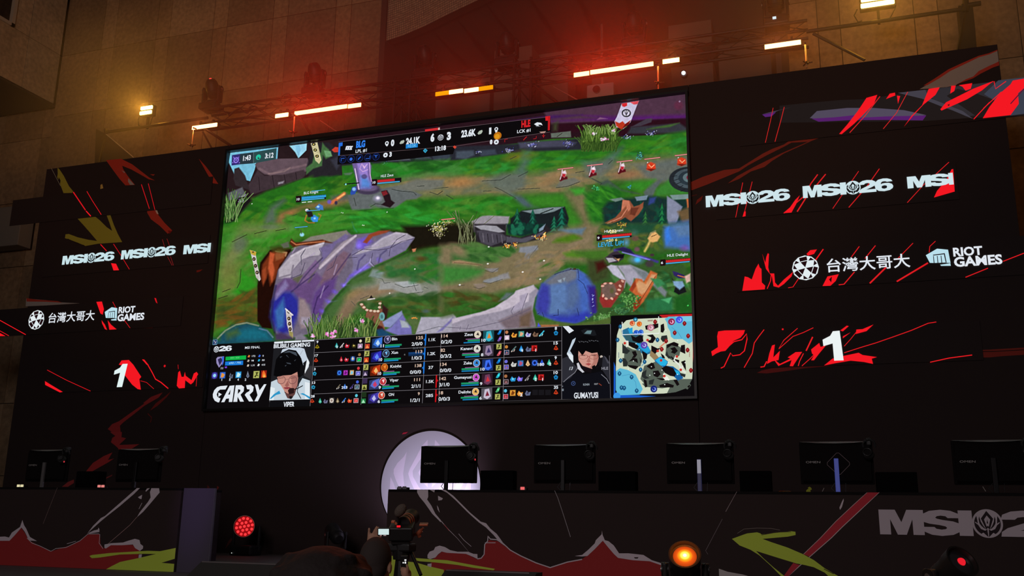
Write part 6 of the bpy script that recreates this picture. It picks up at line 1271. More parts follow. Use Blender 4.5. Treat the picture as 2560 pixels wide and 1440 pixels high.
# thin side pipes with their end towers
PZ = 7.84
def pipe(x0,x1,label):
    m = MB(); m.tube((x0,YT,PZ),(x1,YT,PZ),.025); o = m.build('side_pipe',STEEL); tag(o,label,'pipe'); return o
pipe(-6.63,XT0+.02,'thin pipe running left from the truss to the outer tower'); pipe(XT1-.02,6.44,'thin pipe running right from the truss to the A-shaped tower')
t = empty('end_tower',(-6.6,YT,0),'dark cloth-covered tower at the far left end of the pipe','tower'); m = MB()
m.tube((-6.63,YT,0),(-6.63,YT,7.9),.03); m.tube((-6.3,YT+.3,0),(-6.63,YT,7.85),.025); m.tube((-6.5,YT-.6,4),(-6.63,YT,7.85),.02); m.build('posts',STEEL,t)
m = MB(); p_ = [(240,322),(264,335),(332,394),(330,420),(236,420)]; m.prism([onY(x,y,YT) for x,y in p_],(0,.05,0)); m.build('cloth_cover',mat('tower_cloth',(.035,.024,.018),.95),t)
m = MB(); m.tube(onY(266,336,YT-.03),onY(334,394,YT-.03),.008); m.build('edge_cord',mat('pale_cord',(.5,.42,.33),.7),t)
t = empty('end_tower',(6.44,YT,0),'black A-shaped tower standing behind the right corner of the stage wall','tower'); m = MB()
m.prism([onY(x,y,YT) for x,y in ((2396,14),(2432,14),(2438,70),(2443,135),(2388,142),(2402,70))],(0,.2,0)); m.build('mast',mat('tower_black',(.02,.016,.013),.9),t)
m = MB(); m.tube(onY(2404,16,YT),onY(2452,8,YT),.03); m.tube(onY(2414,-60,YT),onY(2414,30,YT),.035); m.tube(onY(2412,30,YT-.06),onY(2391,140,YT-.06),.01); m.tube(onY(2426,30,YT+.1),onY(2426,800,YT+.1),.03); m.build('posts',STEEL,t)
# raking braces between truss and wall
def brace(pts,r,lit=None,label=None):
    m = MB(); m.path([onY(x,y,YT-.16) for x,y in pts],r); o = m.build('raking_brace',lit or STEEL,truss)
PALE = mat('aluminium_tube',(.45,.42,.40),.35,.8)
for p_,r,l_,lb in (([(2033,84),(2162,150)],.022,None,'dark brace sloping down right under the right pipe'),([(512,322),(592,374)],.022,None,'dark brace sloping down right below the leftmost light bar'),([(507,330),(530,372)],.016,None,'short dark brace below the leftmost light bar'),
                     ([(752,296),(782,345)],.018,None,'dark brace below the long red light bar'),([(800,301),(846,332)],.008,PALE,'thin bright brace below the long red light bar'),([(1384,217),(1446,251)],.008,PALE,'thin reddish brace right of the middle tower'),
                     ([(1036,258),(1092,312)],.018,None,'dark brace on the right of the left truss tower'),([(1035,262),(1058,312)],.014,None,'steep brace on the right of the left truss tower'),([(1338,214),(1400,262)],.022,None,'dark brace on the right of the right truss tower')):
    brace(p_,r,l_,lb)
# ---------------------------------------------------------------- light bars
YBAR = YT-.19
def glow(name,col,s): return emat(name,col,s)
E_WARM = glow('lit_warm',(1.0,.33,.10),10); E_RED = glow('lit_red',(1.0,.28,.085),10); E_AMB = glow('lit_amber',(1.0,.36,.0),1.1); E_YEL = glow('lit_yellow',(1.0,.48,.12),9)
def light_bar(segs,label,pw=6,col=(1,.06,.02),n=1):
    """segs: list of (x0, y0, x1, y1, material) in photo pixels on the plane of the bars"""
    P = [(onY(s[0],s[1],YBAR),onY(s[2],s[3],YBAR),s[4]) for s in segs]; x0 = min(p[0].x for p in P); x1 = max(p[1].x for p in P); z = sum((p[0].z+p[1].z)/2 for p in P)/len(P)
    t = empty('light_bar',((x0+x1)/2,YBAR,z),label,'light bar','led light bars hung under the truss')
    m = MB(); m.box(((x0+x1)/2,YBAR+.04,z),(x1-x0+.02,.07,.075),bev=.006); m.build('housing',BLACKM,t)
    for a_,b_,mm in P:
        m = MB(); m.box(((a_.x+b_.x)/2,YBAR,z),(b_.x-a_.x-.008,.012,.062),bev=.003); m.build('lit_cell',mm,t)
    for u in (.25,.75): m = MB(); m.box((x0+(x1-x0)*u,YBAR+.05,z+.07),(.03,.03,.09)); m.build('hook_clamp',STEEL,t)
    for i in range(n):
        u = (i+.5)/n; lamp('bar_lamp','SPOT',(x0+(x1-x0)*u,YBAR-.02,z),pw/n*3.6,col,.03,(x0+(x1-x0)*u,YBAR-1,z-.1),math.radians(176),None,.3)
    return t
RC,OC,YC = (1,.028,.008),(1,.20,.03),(1,.36,.05)
light_bar([(480,319,543,312.5,E_WARM)],'short orange light bar at the left end of the truss',9,OC)
light_bar([(688,290,721,286.5,E_YEL)],'very short yellow light bar left of the long red one',7,OC)
light_bar([(736,283,868,266.3,E_RED)],'long glowing red light bar above the left of the video screen',50,RC,3)
light_bar([(869.5,266.1,903,261.8,E_RED)],'short red light bar touching the right end of the long left one',14,RC)
light_bar([(1088,235,1122,231,E_AMB),(1122,231,1158,227,E_WARM)],'light bar in the middle of the truss with an amber left end',8,RC)
light_bar([(1160,226.6,1197,222.6,E_WARM),(1197,222.6,1233,218.6,E_AMB)],'light bar in the middle of the truss with an amber right end',8,RC)
light_bar([(1434,188,1473.5,182.6,E_RED)],'short red light bar touching the left end of the long right one',16,RC)
light_bar([(1475,182.2,1634,158,E_RED)],'long glowing red light bar above the right of the video screen',52,RC,3)
light_bar([(1656,154.4,1699,149,E_YEL)],'short yellow light bar right of the long red one',8,OC)
light_bar([(1911,118,2003,104.5,E_WARM)],'orange light bar at the right end of the truss',14,OC,2)
# ---------------------------------------------------------------- hanging clamps
def hang(x,y0,y1,yk,label):
    global YBAR
    YB0 = YBAR; YBAR -= .07; A,B,Kk = onY(x,y0,YBAR),onY(x,y1,YBAR),onY(x,yk,YBAR); t = empty('hanging_clamp',(A.x,YBAR,B.z),label,'clamp','threaded clamps hanging under the truss')
    m = MB(); m.tube((A.x,YBAR,A.z),(A.x,YBAR,B.z),.009); m.build('rod',mat('zinc_rod',(.5,.42,.33),.35,.7),t)
    m = MB(); m.tube((A.x,YBAR,Kk.z-.012),(A.x,YBAR,Kk.z+.012),.03)
    for q in range(3): a_ = q*2.094; m.tube((A.x,YBAR,Kk.z),(A.x+.075*math.cos(a_),YBAR+.075*math.sin(a_),Kk.z),.009)
    m.build('wing_nut',STEEL,t); m = MB(); m.tube((A.x,YBAR,A.z+.03),(A.x,YB0+.06,A.z+.05),.012); m.build('hook',STEEL,t); YBAR = YB0
for q in ((483,324,372,363,'clamp rod hanging below the leftmost light bar'),(736,292,344,331,'clamp rod at the left end of the long left red light bar'),(1645,166,224,208,'clamp rod hanging between the long red bar and the short yellow bar'),(2013,112,170,158,'clamp rod hanging at the right end of the truss')): hang(*q)
# ---------------------------------------------------------------- moving heads
def moving_head(name,loc,label,group,rz=0,tilt=.35,S=1.,glass=None,lens_e=None,cat='stage light',barrel=None,body=None,beam=False):
    body = body or BLACKM; barrel = barrel or body
    t = empty(name,loc,label,cat,group,rz); L = Matrix.Translation(Vector(loc)) @ Matrix.Rotation(rz,4,'Z') @ Matrix.Scale(S,4)
    def bd(m,nm,mm,par=t,sm=False):
        bmesh.ops.transform(m.bm,matrix=L,verts=m.bm.verts); return m.build(nm,mm,par,sm)
    m = MB(); m.box((0,0,.05),(.30,.24,.10),bev=.02); bd(m,'base',body)
    m = MB(); m.lathe([(.0,.10),(.09,.10),(.09,.125),(0,.125)],seg=24); m.box((0,0,.14),(.27,.10,.04),bev=.01)
    for s in (-1,1): m.box((s*.135,0,.25),(.035,.11,.25),bev=.014); m.tube((s*.11,0,.33),(s*.16,0,.33),.045,seg=20)
    bd(m,'yoke',body)
    H = Matrix.Translation((0,0,.33)) @ Matrix.Rotation(tilt,4,'X')
    if beam: prof = [(0,-.13),(.06,-.125),(.09,-.09),(.1,-.01),(.098,.06),(.085,.12),(.06,.16),(.052,.165),(.048,.15)]
    else: prof = [(0,-.15),(.06,-.145),(.092,-.11),(.1,-.02),(.098,.06),(.106,.10),(.108,.175),(.097,.176),(.092,.15)]
    m = MB(); m.lathe(prof,H,32)
    for k in range(5): m.torus(H @ Matrix.Translation((0,0,-.09+k*.022)),.098,.004,28,6)
    hd = bd(m,'head_barrel',barrel,sm=True)
    m = MB(); m.lathe([(.0,.172),(.03,.168),(.05,.155),(0,.15)] if beam else [(.0,.163),(.04,.160),(.075,.152),(.093,.142),(.093,.13),(0,.13)],H,28); bd(m,'lens',glass or GLASS,hd,True)
    if lens_e:
        m = MB(); m.sphere(H @ Vector((0.0,0,.158)),lens_e[1]); bd(m,'lit_spot',lens_e[0],hd,True)
    m = MB()
    for s in (-1,1): m.tube((s*.155,0,.33),(s*.165,0,.33),.018,seg=12)
    bd(m,'pivot_bolt',PALE,t)
    return t
RSPOT = emat('red_spot',(1,.02,.02),5)
for i,(px_,yb,lab) in enumerate(((525,300,'upright black moving light with a red glowing lens at the left end of the truss'),(783,265,'upright black moving light over the long red bar above the left of the screen'),(1060,225,'upright black moving light beside the left truss tower'),(1267,196,'upright black moving light beside the right truss tower'),(1587,150,'upright black moving light half lost in the red glow above the right of the screen'),(1944,98,'upright black moving light with a red glowing lens at the right end of the truss'))):
    P_ = onY(px_,yb,YT); t = moving_head('moving_head_light',(P_.x,YT,ZT1+.025),lab,'moving lights standing on the truss',rz=.0,tilt=.5,S=1.08,lens_e=(RSPOT,.022) if i in (0,5) else None,beam=True,glass=mat('clear_lens',(.35,.33,.33),.1,.6))
    if i == 5: m = MB(); m.box((P_.x-.02,YT-.135,ZT1+.10),(.045,.02,.03)); m.build('display',emat('small_display',(.6,.75,.8),1.2),t)
# ---------------------------------------------------------------- blinder lamps on the side pipes
E_BLIND = emat('lit_blinder',(1.0,.6,.13),9)
def blinder(px_,py_,w,label):
    P_ = onY(px_,py_,YT-.05); x,y,z = P_; t = empty('blinder_lamp',(x,y,PZ),label,'lamp','blinder lamps on the side pipes')
    m = MB(); m.box((x,y+.05,z),(w+.03,.08,.19),bev=.01); m.build('housing',BLACKM,t)
    for dz in (-.042,.042): m = MB(); m.box((x+dz*.1,y,z+dz),(w,.03,.062),bev=.012); m.build('lit_tube',E_BLIND,t)
    m = MB(); m.path([(x-w*.62,y+.03,z-.06),(x-w*.72,y+.03,z-.14),(x-w*.62,y+.03,z-.24),(x-w*.5,y+.03,PZ+.03)],.008); m.path([(x+w*.45,y+.03,z-.1),(x+w*.5,y+.03,z-.12),(x+w*.3,y+.04,PZ)],.008); m.build('cable',BLACK,t)
    m = MB(); m.box((x,y+.07,(z+PZ)/2-.03),(.03,.03,z-PZ)); m.build('bracket',STEEL,t)
    lamp('blinder_light','SPOT',(x,y-.03,z),150,(1,.42,.04),.05,(x,y-1,z-.1),math.radians(176),None,.3); lamp('blinder_spill','POINT',(x,y+.16,z+.12),10,(1,.42,.04),.05)
blinder(365.5,275.5,.235,'blazing yellow twin lamp on the pipe at the far left'); blinder(2194,2,.40,'blazing yellow twin lamp on the pipe at the far right, at the top edge')
# ---------------------------------------------------------------- cables lying along the truss
def cable(name,pts,r,label):
    cu = []; rr = random.Random(3)
    m = MB(); m.path([Vector(p) for p in pts],r,6); o = m.build(name,BLACK); tag(o,label,'cable','cables along the truss')
def wig(x0,x1,n,s,amp=.05):
    rr = random.Random(s); return [(x0+(x1-x0)*i/n,YT-.16+rr.uniform(-.02,.02),ZT0+.12+amp*math.sin(i*1.3)+rr.uniform(-.02,.02)) for i in range(n+1)]
cable('power_cable',wig(-4.3,-2.7,26,1),.014,'black cables bundled along the left part of the truss'); cable('power_cable',wig(-1.2,2.4,40,2,.02),.012,'black cables along the middle of the truss'); cable('power_cable',wig(2.9,4.4,24,3,.02),.012,'black cables along the right part of the truss')
m = MB(); m.torus(Matrix.Translation((-3.05,YT-.17,ZT0+.2)) @ Matrix.Rotation(1.4,4,'X'),.09,.008); o = m.build('cable_loop',BLACK); tag(o,'loop of black cable standing up from the left part of the truss','cable')
# ---------------------------------------------------------------- small things in the recess
t = empty('wall_spotlight',onY(1709,183,3.2),'tiny white lamp glowing on the pale panel behind the truss','lamp'); P_ = onY(1709,183,3.2)
m = MB(); m.tube(P_+Vector((0,.1,0)),P_,.05,.06); m.build('housing',BLACKM,t); m = MB(); m.sphere(P_-Vector((0,.01,0)),.03); m.build('bulb',emat('white_bulb',(.7,.9,1),5),t)
P_ = onY(1502,228,3.0); t = empty('projector',(P_.x,3.0,P_.z-.2),'boxy white projector under the long red light bar, behind the screen header','projector')
m = MB(); m.box((P_.x,3.1,P_.z),(.44,.3,.22),bev=.02); m.build('body',mat('projector_shell',(.6,.56,.54),.5),t); m = MB(); m.tube((P_.x,3.1,P_.z+.1),(P_.x,3.1,9.5),.02); m.build('drop_pole',PALE,t); m = MB(); m.tube((P_.x-.05,2.94,P_.z),(P_.x-.05,2.9,P_.z),.06,seg=20); m.build('lens',GLASS,t)
# thin haze volume added round the truss to spread the glow of the bars
mh = bpy.data.materials.new('glow_haze'); mh.use_nodes = True; nt = mh.node_tree; nt.nodes.remove(nt.nodes['Principled BSDF']); vs = nt.nodes.new('ShaderNodeVolumeScatter'); vs.inputs['Density'].default_value = .045; vs.inputs['Anisotropy'].default_value = .0; vs.inputs['Color'].default_value = (1,1,1,1)
nt.links.new(vs.outputs[0],nt.nodes['Material Output'].inputs['Volume'])
m = MB(); m.box((0,.95,8.1),(17,2.5,2.6)); hz = m.build('haze',mh); tag(hz,'thin haze added round the lights above the stage wall to spread their glow','haze',kind='stuff')
# ---------------------------------------------------------------- desks with printed fronts
def at(x,y,d): r = ray(x,y); return CAMP + r*(d/r.dot(FF))
YD = -3.0; DT = SZ+.75
M_DESKTOP = mat('desk_top_black',(.012,.010,.010),.8,spec=.08)
class DeskArt(Art):
    def lift(s,p): return (min(max(p[0],s.x0),s.x1),p[1]-s.base-s.n*s.step,min(max(p[2],SZ+.003),DT-.002))
def desk(x0,x1,label,draw):
    t = empty('stage_desk',((x0+x1)/2,YD+.4,SZ),label,'desk','long desks on the stage')
    m = MB(); m.box(((x0+x1)/2,YD+.012,(SZ+DT)/2-.01),(x1-x0,.024,.73)); fr = m.build('front_panel',M_WALL,t)
    m = MB(); m.box(((x0+x1)/2,YD+.31,DT-.012),(x1-x0,.62,.024),bev=.003); m.build('desk_top',M_DESKTOP,t)
    for x in (x0+.012,x1-.012): m = MB(); m.box((x,YD+.32,(SZ+DT)/2-.012),(.024,.58,.726)); m.build('side_panel',M_WALL,t)
    a = DeskArt(YD,step=.00006,base=.0006,gain=PG*1.12,mpp=.0035); a.x0,a.x1 = x0+.002,x1-.002; draw(a); a.build('printed_graphic',M_PRINT,fr); return t
DRD,DGY,DYG = (80,20,20),(106,99,103),(98,110,36)
def ldesk(a):
    a.view(0,1080,4)
    a.poly([(-60,1090),(90,1088),(140,1030),(210,955),(250,1010),(290,1085),(400,1140),(510,1195),(600,1165),(700,1135),(800,1085),(880,1025),(1000,1022),(1005,1120),(1040,1165),(1110,1130),(1330,1130),(1400,1190),(1385,1230),(1380,1262),(1200,1300),(1080,1400),(-60,1400)],DRD)
    a.poly([(-60,1050),(50,1045),(90,1055),(120,1005),(200,950),(225,880),(240,930),(262,965),(300,1050),(370,1090),(290,1085),(250,1000),(215,955),(150,1030),(95,1088),(-60,1088)],DGY)
    a.poly([(1045,1160),(1045,1125),(1110,1112),(1230,1105),(1290,1085),(1350,1068),(1395,1080),(1405,1120),(1432,1140),(1430,1165),(1400,1190),(1350,1160),(1330,1125),(1220,1132),(1110,1132),(1060,1165)],DGY)
    a.poly([(1370,558),(1400,558),(1340,620),(1200,740),(1060,850),(1000,900),(900,990),(870,1020),(930,940),(1010,860),(1050,840),(1200,710)],DGY); a.poly([(1515,558),(1592,558),(1597,605),(1500,720),(1430,800),(1370,852),(1400,800),(1480,700),(1507,655),(1500,600)],DGY)
    a.poly([(1455,590),(1470,565),(1500,558),(1460,597)],DGY); a.poly([(1380,652),(1422,628),(1415,672),(1395,665)],DGY); a.line([(1420,710),(1390,770)],6,DGY); a.line([(1370,850),(1300,930),(1080,1120)],5,(90,70,68))
    a.line([(575,548),(432,918)],4,(70,56,54)); a.line([(270,1060),(320,1110),(400,1140),(510,1193),(560,1165),(660,1155),(800,1088),(880,1020),(985,1018),(1000,1025),(992,1110),(1030,1166)],6,DGY); a.line([(670,1118),(760,1092)],5,DGY); a.poly([(885,1010),(940,985),(980,975),(985,955),(995,970),(995,1000),(900,1015)],DGY)
    a.poly([(1385,1260),(1390,1225),(1420,1222),(1415,1255)],DGY)
    a.poly([(895,1240),(920,1230),(1100,1210),(1300,1198),(1480,1188),(1600,1192),(1772,1160),(1790,1250),(1760,1268),(1615,1308),(1780,1320),(1780,1420),(1400,1410),(1060,1390),(1120,1340),(1200,1300),(1400,1258),(1560,1220),(1440,1218),(1200,1225),(1000,1255),(920,1262)],DYG)
def rdesk(a):
    a.view(880,1060,3.789)
    a.poly([(815,1240),(850,1210),(950,1222),(1080,1230),(1150,1265),(1195,1285),(1225,1270),(1250,1230),(1262,1140),(1300,1100),(1380,1110),(1450,1160),(1520,1200),(1590,1245),(1670,1290),(1743,1320),(1877,1360),(2040,1310),(2180,1280),(2220,1250),(2300,1180),(2370,1100),(2420,1160),(2520,1265),(2660,1280),(2820,1295),(2935,1335),(2940,1600),(760,1600),(740,1340),(755,1290)],DRD)
    a.poly([(618,600),(722,600),(722,690),(712,715),(750,770),(790,850),(845,915),(840,930),(760,850),(690,750),(640,690),(618,650)],DGY); a.line([(845,920),(900,985),(1000,1085),(1110,1215)],7,DGY,True); a.line([(1010,1040),(1060,1100),(1130,1160)],4,DGY); a.line([(870,950),(920,1010)],4,(120,24,24))
    a.poly([(725,600),(785,605),(780,648),(740,625)],DGY); a.poly([(815,680),(862,705),(850,720),(818,725)],DGY); a.poly([(805,770),(818,790),(832,842),(812,810)],DGY)
    a.poly([(845,600),(885,604),(960,680),(1040,760),(1120,840),(1220,925),(1270,940),(1310,990),(1370,1040),(1400,1080),(1455,1160),(1400,1120),(1340,1050),(1270,980),(1200,930),(1100,840),(980,720),(900,650)],DGY)
    a.poly([(716,1240),(735,1210),(775,1195),(790,1165),(830,1152),(880,1165),(930,1195),(1000,1210),(1100,1210),(1150,1230),(1188,1232),(1190,1280),(1150,1260),(1080,1230),(900,1220),(850,1208),(815,1235),(790,1265),(740,1280),(716,1270)],DGY)
    a.line([(1190,1278),(1225,1270),(1252,1235),(1258,1140),(1285,1110),(1290,1060),(1300,1075),(1310,1090),(1370,1095),(1430,1130),(1500,1195),(1600,1250),(1743,1315),(1877,1360),(2040,1308),(2180,1282)],9,DGY); a.line([(1260,1125),(1360,1125)],6,DGY)
    a.poly([(2110,1250),(2180,1240),(2240,1190),(2300,1130),(2310,1100),(2365,1045),(2368,1010),(2374,1050),(2395,1100),(2430,1110),(2480,1150),(2530,1225),(2620,1225),(2760,1240),(2840,1290),(2935,1320),(2930,1338),(2820,1300),(2660,1290),(2520,1268),(2480,1230),(2420,1160),(2376,1105),(2300,1185),(2230,1250),(2180,1255)],DGY); a.poly([(2670,1262),(2715,1262),(2705,1275),(2680,1274)],BK)
    a.poly([(200,1250),(430,1245),(440,1280),(520,1303),(600,1310),(740,1350),(870,1380),(870,1600),(200,1600)],DYG); a.poly([(585,1268),(740,1280),(900,1290),(1060,1320),(1200,1345),(1355,1372),(1340,1386),(1150,1362),(1000,1335),(800,1312),(640,1300),(600,1290)],DYG); a.poly([(716,1325),(755,1320),(752,1358),(716,1345)],DGY)
    a.line([(1920,605),(1950,700),(2000,850),(2070,1070)],5,(80,76,78)); a.line([(3645,632),(3540,830)],5,(76,68,68)); a.line([(3508,900),(3350,1200),(3372,1235)],4,(60,54,56))
    a.poly([(3475,1370),(3560,1400),(3700,1425),(3860,1470),(3860,1600),(3485,1600)],(96,92,90))
    a.view(1860,1060,3.657)
    a.poly([(1130,615),(1235,615),(1050,800),(900,940),(800,1040),(600,1215),(545,1190),(700,1040),(840,890),(1000,740)],(96,24,30)); a.line([(1235,615),(1050,800),(900,940),(800,1040),(600,1215),(400,1395)],5,(120,100,100)); a.line([(1125,625),(1000,740),(840,890),(700,1040),(545,1190)],4,(110,90,90)); a.poly([(450,1270),(510,1290),(410,1390),(400,1500),(340,1500),(370,1380)],(96,24,30))
    a.poly([(-110,1050),(0,1010),(30,1000),(120,990),(150,1000),(160,1010),(430,980),(470,985),(472,1015),(400,1030),(170,1050),(250,1080),(400,1130),(540,1190),(640,1245),(740,1320),(870,1395),(1000,1480),(860,1480),(740,1360),(640,1310),(560,1290),(480,1275),(300,1220),(110,1160),(180,1230),(270,1310),(370,1390),(340,1392),(250,1300),(140,1200),(60,1150),(-40,1110)],DYG); a.line([(160,1015),(300,990),(430,985)],4,(40,36,20)); a.line([(730,1325),(820,1370)],5,BK); a.line([(-60,1000),(0,960),(120,952),(250,955),(330,970)],3,(70,64,60))
    a.poly([(910,682),(912,700),(895,760),(878,785),(872,765),(895,710)],DGY)
    wordmark(a,1245,1008,226,3230,(100,94,98),(20,15,17),[(0,.217),(.205,.395),(.3825,.4475),(.5165,None),(.575,.79),(.78,1)])
desk(-6.9,-1.14,'long black desk on the left of the stage with red, grey and yellow-green print',ldesk)
desk(.985,8.6,'long black desk on the right with big grey event mark and red print',rdesk)
m = MB(); m.box((-.945,YD+.016,(SZ+DT)/2),(.345,.028,.75),bev=.004); o = m.build('display_board',mat('panel_laminate',(.10,.085,.115),.45)); tag(o,'narrow upright panel washed purple at the right end of the left desk','board')
# ---------------------------------------------------------------- round crest on the back wall,lit from below
cc = onY(1075.5,1213,0); t = empty('round_crest',(cc.x,0,cc.z-.64),'round white crest on the wall under the video screen, bleached bright at its foot','sign')
m = MB(); m.tube((cc.x,-.003,cc.z),(cc.x,-.012,cc.z),.638,seg=96); dk = m.build('disc_panel',mat('crest_white',(.62,.62,.66),.6),t)
a = Art(-.0122,base=.0003,step=.00005)
a.view(880,1060,3.789)
for mir in (1,-1):
    for p_ in ([(530,262),(500,310),(440,370),(405,430),(405,470),(430,540),(460,605),(500,680),(560,760),(600,800),(540,690),(505,580),(495,470),(505,400),(520,320)],[(375,500),(368,605),(400,700),(470,790),(560,860),(480,740),(430,640),(405,560)],
               [(728,148),(680,200),(640,270),(560,420),(543,470),(560,530),(600,620),(680,740),(720,700),(640,590),(590,500),(585,445),(640,360),(728,250)],[(728,340),(660,420),(640,460),(690,560),(728,600)]):
        q_ = [onY(*a.px(v),a.Y) for v in p_]; q_ = [(cc.x+mir*(v.x-cc.x-.015),v.z) for v in q_]
        P3 = [a.lift((v[0],a.Y,v[1])) for v in q_]
        from mathutils.geometry import tessellate_polygon
        a._add(P3,tessellate_polygon([[Vector((v[0],v[2],0)) for v in P3]]),(236,228,240)); a.n += 1
a.build('crest_emblem',M_PRINT,dk)
t = empty('uplight',(.50,-.62,RZ),'small uplight standing behind the right desk, throwing purple white light on the crest','stage light')
m = MB(); m.box((.50,-.62,RZ+.03),(.2,.16,.06)); m.tube((.51,-.66,RZ+.05),(.47,-.58,SZ+.22),.07); m.build('lamp_can',BLACKM,t)
lamp('crest_light','SPOT',(.46,-.55,SZ+.27),84,(.80,.68,1.0),.05,(.10,0,1.98),math.radians(104),None,1.0)
# ---------------------------------------------------------------- monitors seen from behind,headsets,boxes,timers
MONM = mat('monitor_shell',(.010,.008,.008),.8,spec=.06); MPOST = mat('monitor_post',(.012,.011,.012),.35,spec=.4)
M_LOGO = mat('logo_grey',(.55,.52,.5),.5); M_TOP = mat('rim_light_paint',(.34,.38,.36),.4)
def monitor(x0,label,w=.55,ring=None,post=None,stick=None):
    zb,zt = 1.972,2.302; x1 = x0+w; cx = (x0+x1)/2; Y = -2.5; t = empty('computer_monitor',(cx,Y,DT),label,'monitor','monitors seen from behind on the stage desks')
    m = MB(); m.box((cx,Y+.012,(zb+zt)/2),(w,.022,zt-zb),bev=.006); m.prism([(x0+.02,Y+.004,zt-.004),(x0+.02,Y-.022,zt-.03),(x0+.02,Y-.022,zb+.03),(x0+.02,Y+.004,zb+.004)],(w-.04,0,0)); sh = m.build('back_shell',MONM,t)
    m = MB(); m.prism([(x0+.01,Y+.02,zt+.003),(x0+w*.25,Y-.0235,zt-.010),(x0+w*.5,Y-.0245,zt-.014),(x0+w*.75,Y-.0235,zt-.010),(x0+w-.01,Y+.02,zt+.003)],(0,.001,.001)); m.build('top_light_paint',M_TOP,sh)  # pale strip: light catching the top edge, put into the colour
    V_,F_ = text_mesh('OMEN',0); s_ = .022/.7; me = bpy.data.meshes.new('logo'); me.from_pydata([(x0+.045+v[0]*s_*1.25,Y-.0235,2.135+v[1]*s_*.75) for v in V_],[],F_); link('logo',me,sh,M_LOGO)
    m = MB(); m.box((cx,Y-.04,(DT+2.17)/2),(.034,.025,2.17-DT),bev=.004); po = m.build('stand_post',post or MPOST,t)
    if stick: m = MB(); m.box((cx,Y-.054,2.11),(.030,.003,.11)); m.build('sticker',stick,po)
    m = MB(); m.box((cx,Y-.0,DT+.006),(.24,.2,.012),bev=.003); m.build('stand_base',MPOST,t)
    if ring:
        m = MB(); r_ = .092; c_ = (cx+.015,Y-.024,2.13); pts_ = []
        for k in range(4):
            a0 = math.radians(90*k+90); p0 = Vector((c_[0]+r_*math.cos(a0),c_[1],c_[2]+r_*math.sin(a0))); a1 = a0+math.pi/2; p1 = Vector((c_[0]+r_*math.cos(a1),c_[1],c_[2]+r_*math.sin(a1))); pts_ += [p0.lerp(p1,.1),p0.lerp(p1,.9)]
        m.path(pts_+[pts_[0]],.0012,6); m.build('light_ring',emat('dim_ring',(.05,.032,.035),1.0),sh)
    m = MB(); m.path([(cx-.02,Y-.03,zb+.01),(cx-.05,Y-.03,zb-.03),(cx-.02,Y-.03,DT+.01)],.003,6); m.path([(cx+.06,Y-.02,zb+.01),(cx+.055,Y-.02,DT+.005)],.0025,6); m.build('cable',BLACK,t)
    return t
def post_mat(name,c,k):
    mm = mat(name,c,.35,emit=c,estr=k); return mm  # light on the posts and the sticker put in as self-glow
MX = [round(onY(x,1108,-2.5).x,3) for x in (1053,1335,1665,1997,2377)]
monitor(MX[0],'black monitor standing in front of the white crest, leftmost on the right desk')
monitor(MX[1],'dark monitor second from the left on the right desk, left of a dark box')
monitor(MX[2],'dark monitor in the middle of the right desk with a white sticker on its post',post=post_mat('sticker_post',(.03,.03,.09),.3),stick=post_mat('white_sticker',(.5,.5,.6),.35))
monitor(MX[3],'dark monitor with a diamond ring on its back and a blue lit post',ring=True,post=post_mat('blue_post',(.06,.08,.34),.45))
monitor(MX[4],'dark monitor at the right edge of the picture, last on the right desk')
xl = onY(401,1180,-2.5).x; monitor(xl-.55,'dark monitor at the right end of the left desk'); xl2 = onY(168,1180,-2.5).x; monitor(xl2-.55,'dark monitor with a grey post near the left edge, on the left desk',post=mat('grey_post',(.16,.15,.15),.3))
def headset(x,label,red=True,dz=0,style=0):
    Y = -2.5; z = 2.302+dz; t = empty('headset',(x,Y-.05,z-.12),label,'headset','headsets hung over the monitors'); m = MB()
    A = [Vector((x+.085+.045*math.sin(a),Y-.02-.03*math.cos(a)*.6,z-.03+.044*math.cos(a))) for a in [math.radians(q) for q in range(-110,111,22)]]
    m.path(A,.009,8); m.box((x+.085,Y-.0,z-.002),(.035,.06,.06),bev=.008); m.build('headband',mat('headband_grey',(.03,.031,.03),.5),t)
    m = MB(); R3 = Matrix.Translation((x+.075,Y-.055,z-.105)) @ Matrix.Rotation(math.radians(70),4,'X') @ Matrix.Rotation(.35,4,'Y'); m.lathe([(0,-.022),(.03,-.022),(.042,-.012),(.044,.01),(.036,.022),(0,.02)],R3,24); cup = m.build('ear_cup',BLACK,t,True)
    m = MB(); m.torus(Matrix.Translation((x+.068,Y-.075,z-.085)) @ Matrix.Rotation(math.radians(70),4,'X'),.03,.006); m.build('ear_pad',BLACK,cup)
    if red: m = MB(); m.box((x+.12,Y-.07,z-.128),(.01,.008,.016),bev=.002); m.build('red_led',emat('headset_led',(.6,.04,.05),1.0),t)
for i,lb in enumerate(('headset over the monitor in front of the white crest, one small red light','headset over the monitor second from the left on the right desk','headset over the monitor with the white stickered post','headset over the monitor with the diamond ring','headset over the monitor at the right edge of the picture')): headset(MX[i]+.44,lb,i == 0,.0)
headset(xl-.06,'headset over the monitor at the right end of the left desk',False); headset(xl2-.11,'headset with red light on the monitor near the left edge',True)
def dbox(x0,y0,x1,y1,label,Y=-2.45):
    A,B = onY(x0,y1,Y),onY(x1,y0,Y); m = MB(); m.box(((A.x+B.x)/2,Y+.06,(DT+B.z)/2),(B.x-A.x,.12,B.z-DT),bev=.005); o = m.build('equipment_box',mat('box_black',(.004,.0035,.004),.85,spec=.04)); tag(o,label,'box','dark boxes between the monitors')
for q in ((1496,1178,1588,1222,'dark box between the second and third monitor on the right desk'),(1850,1177,1927,1224,'dark box left of the monitor with the diamond ring'),(2192,1180,2292,1228,'dark box right of the monitor with the diamond ring'),(1200,1176,1282,1220,'dark box right of the monitor standing before the white crest'),(187,1178,247,1217,'dark box in the middle of the left desk')): dbox(*q)
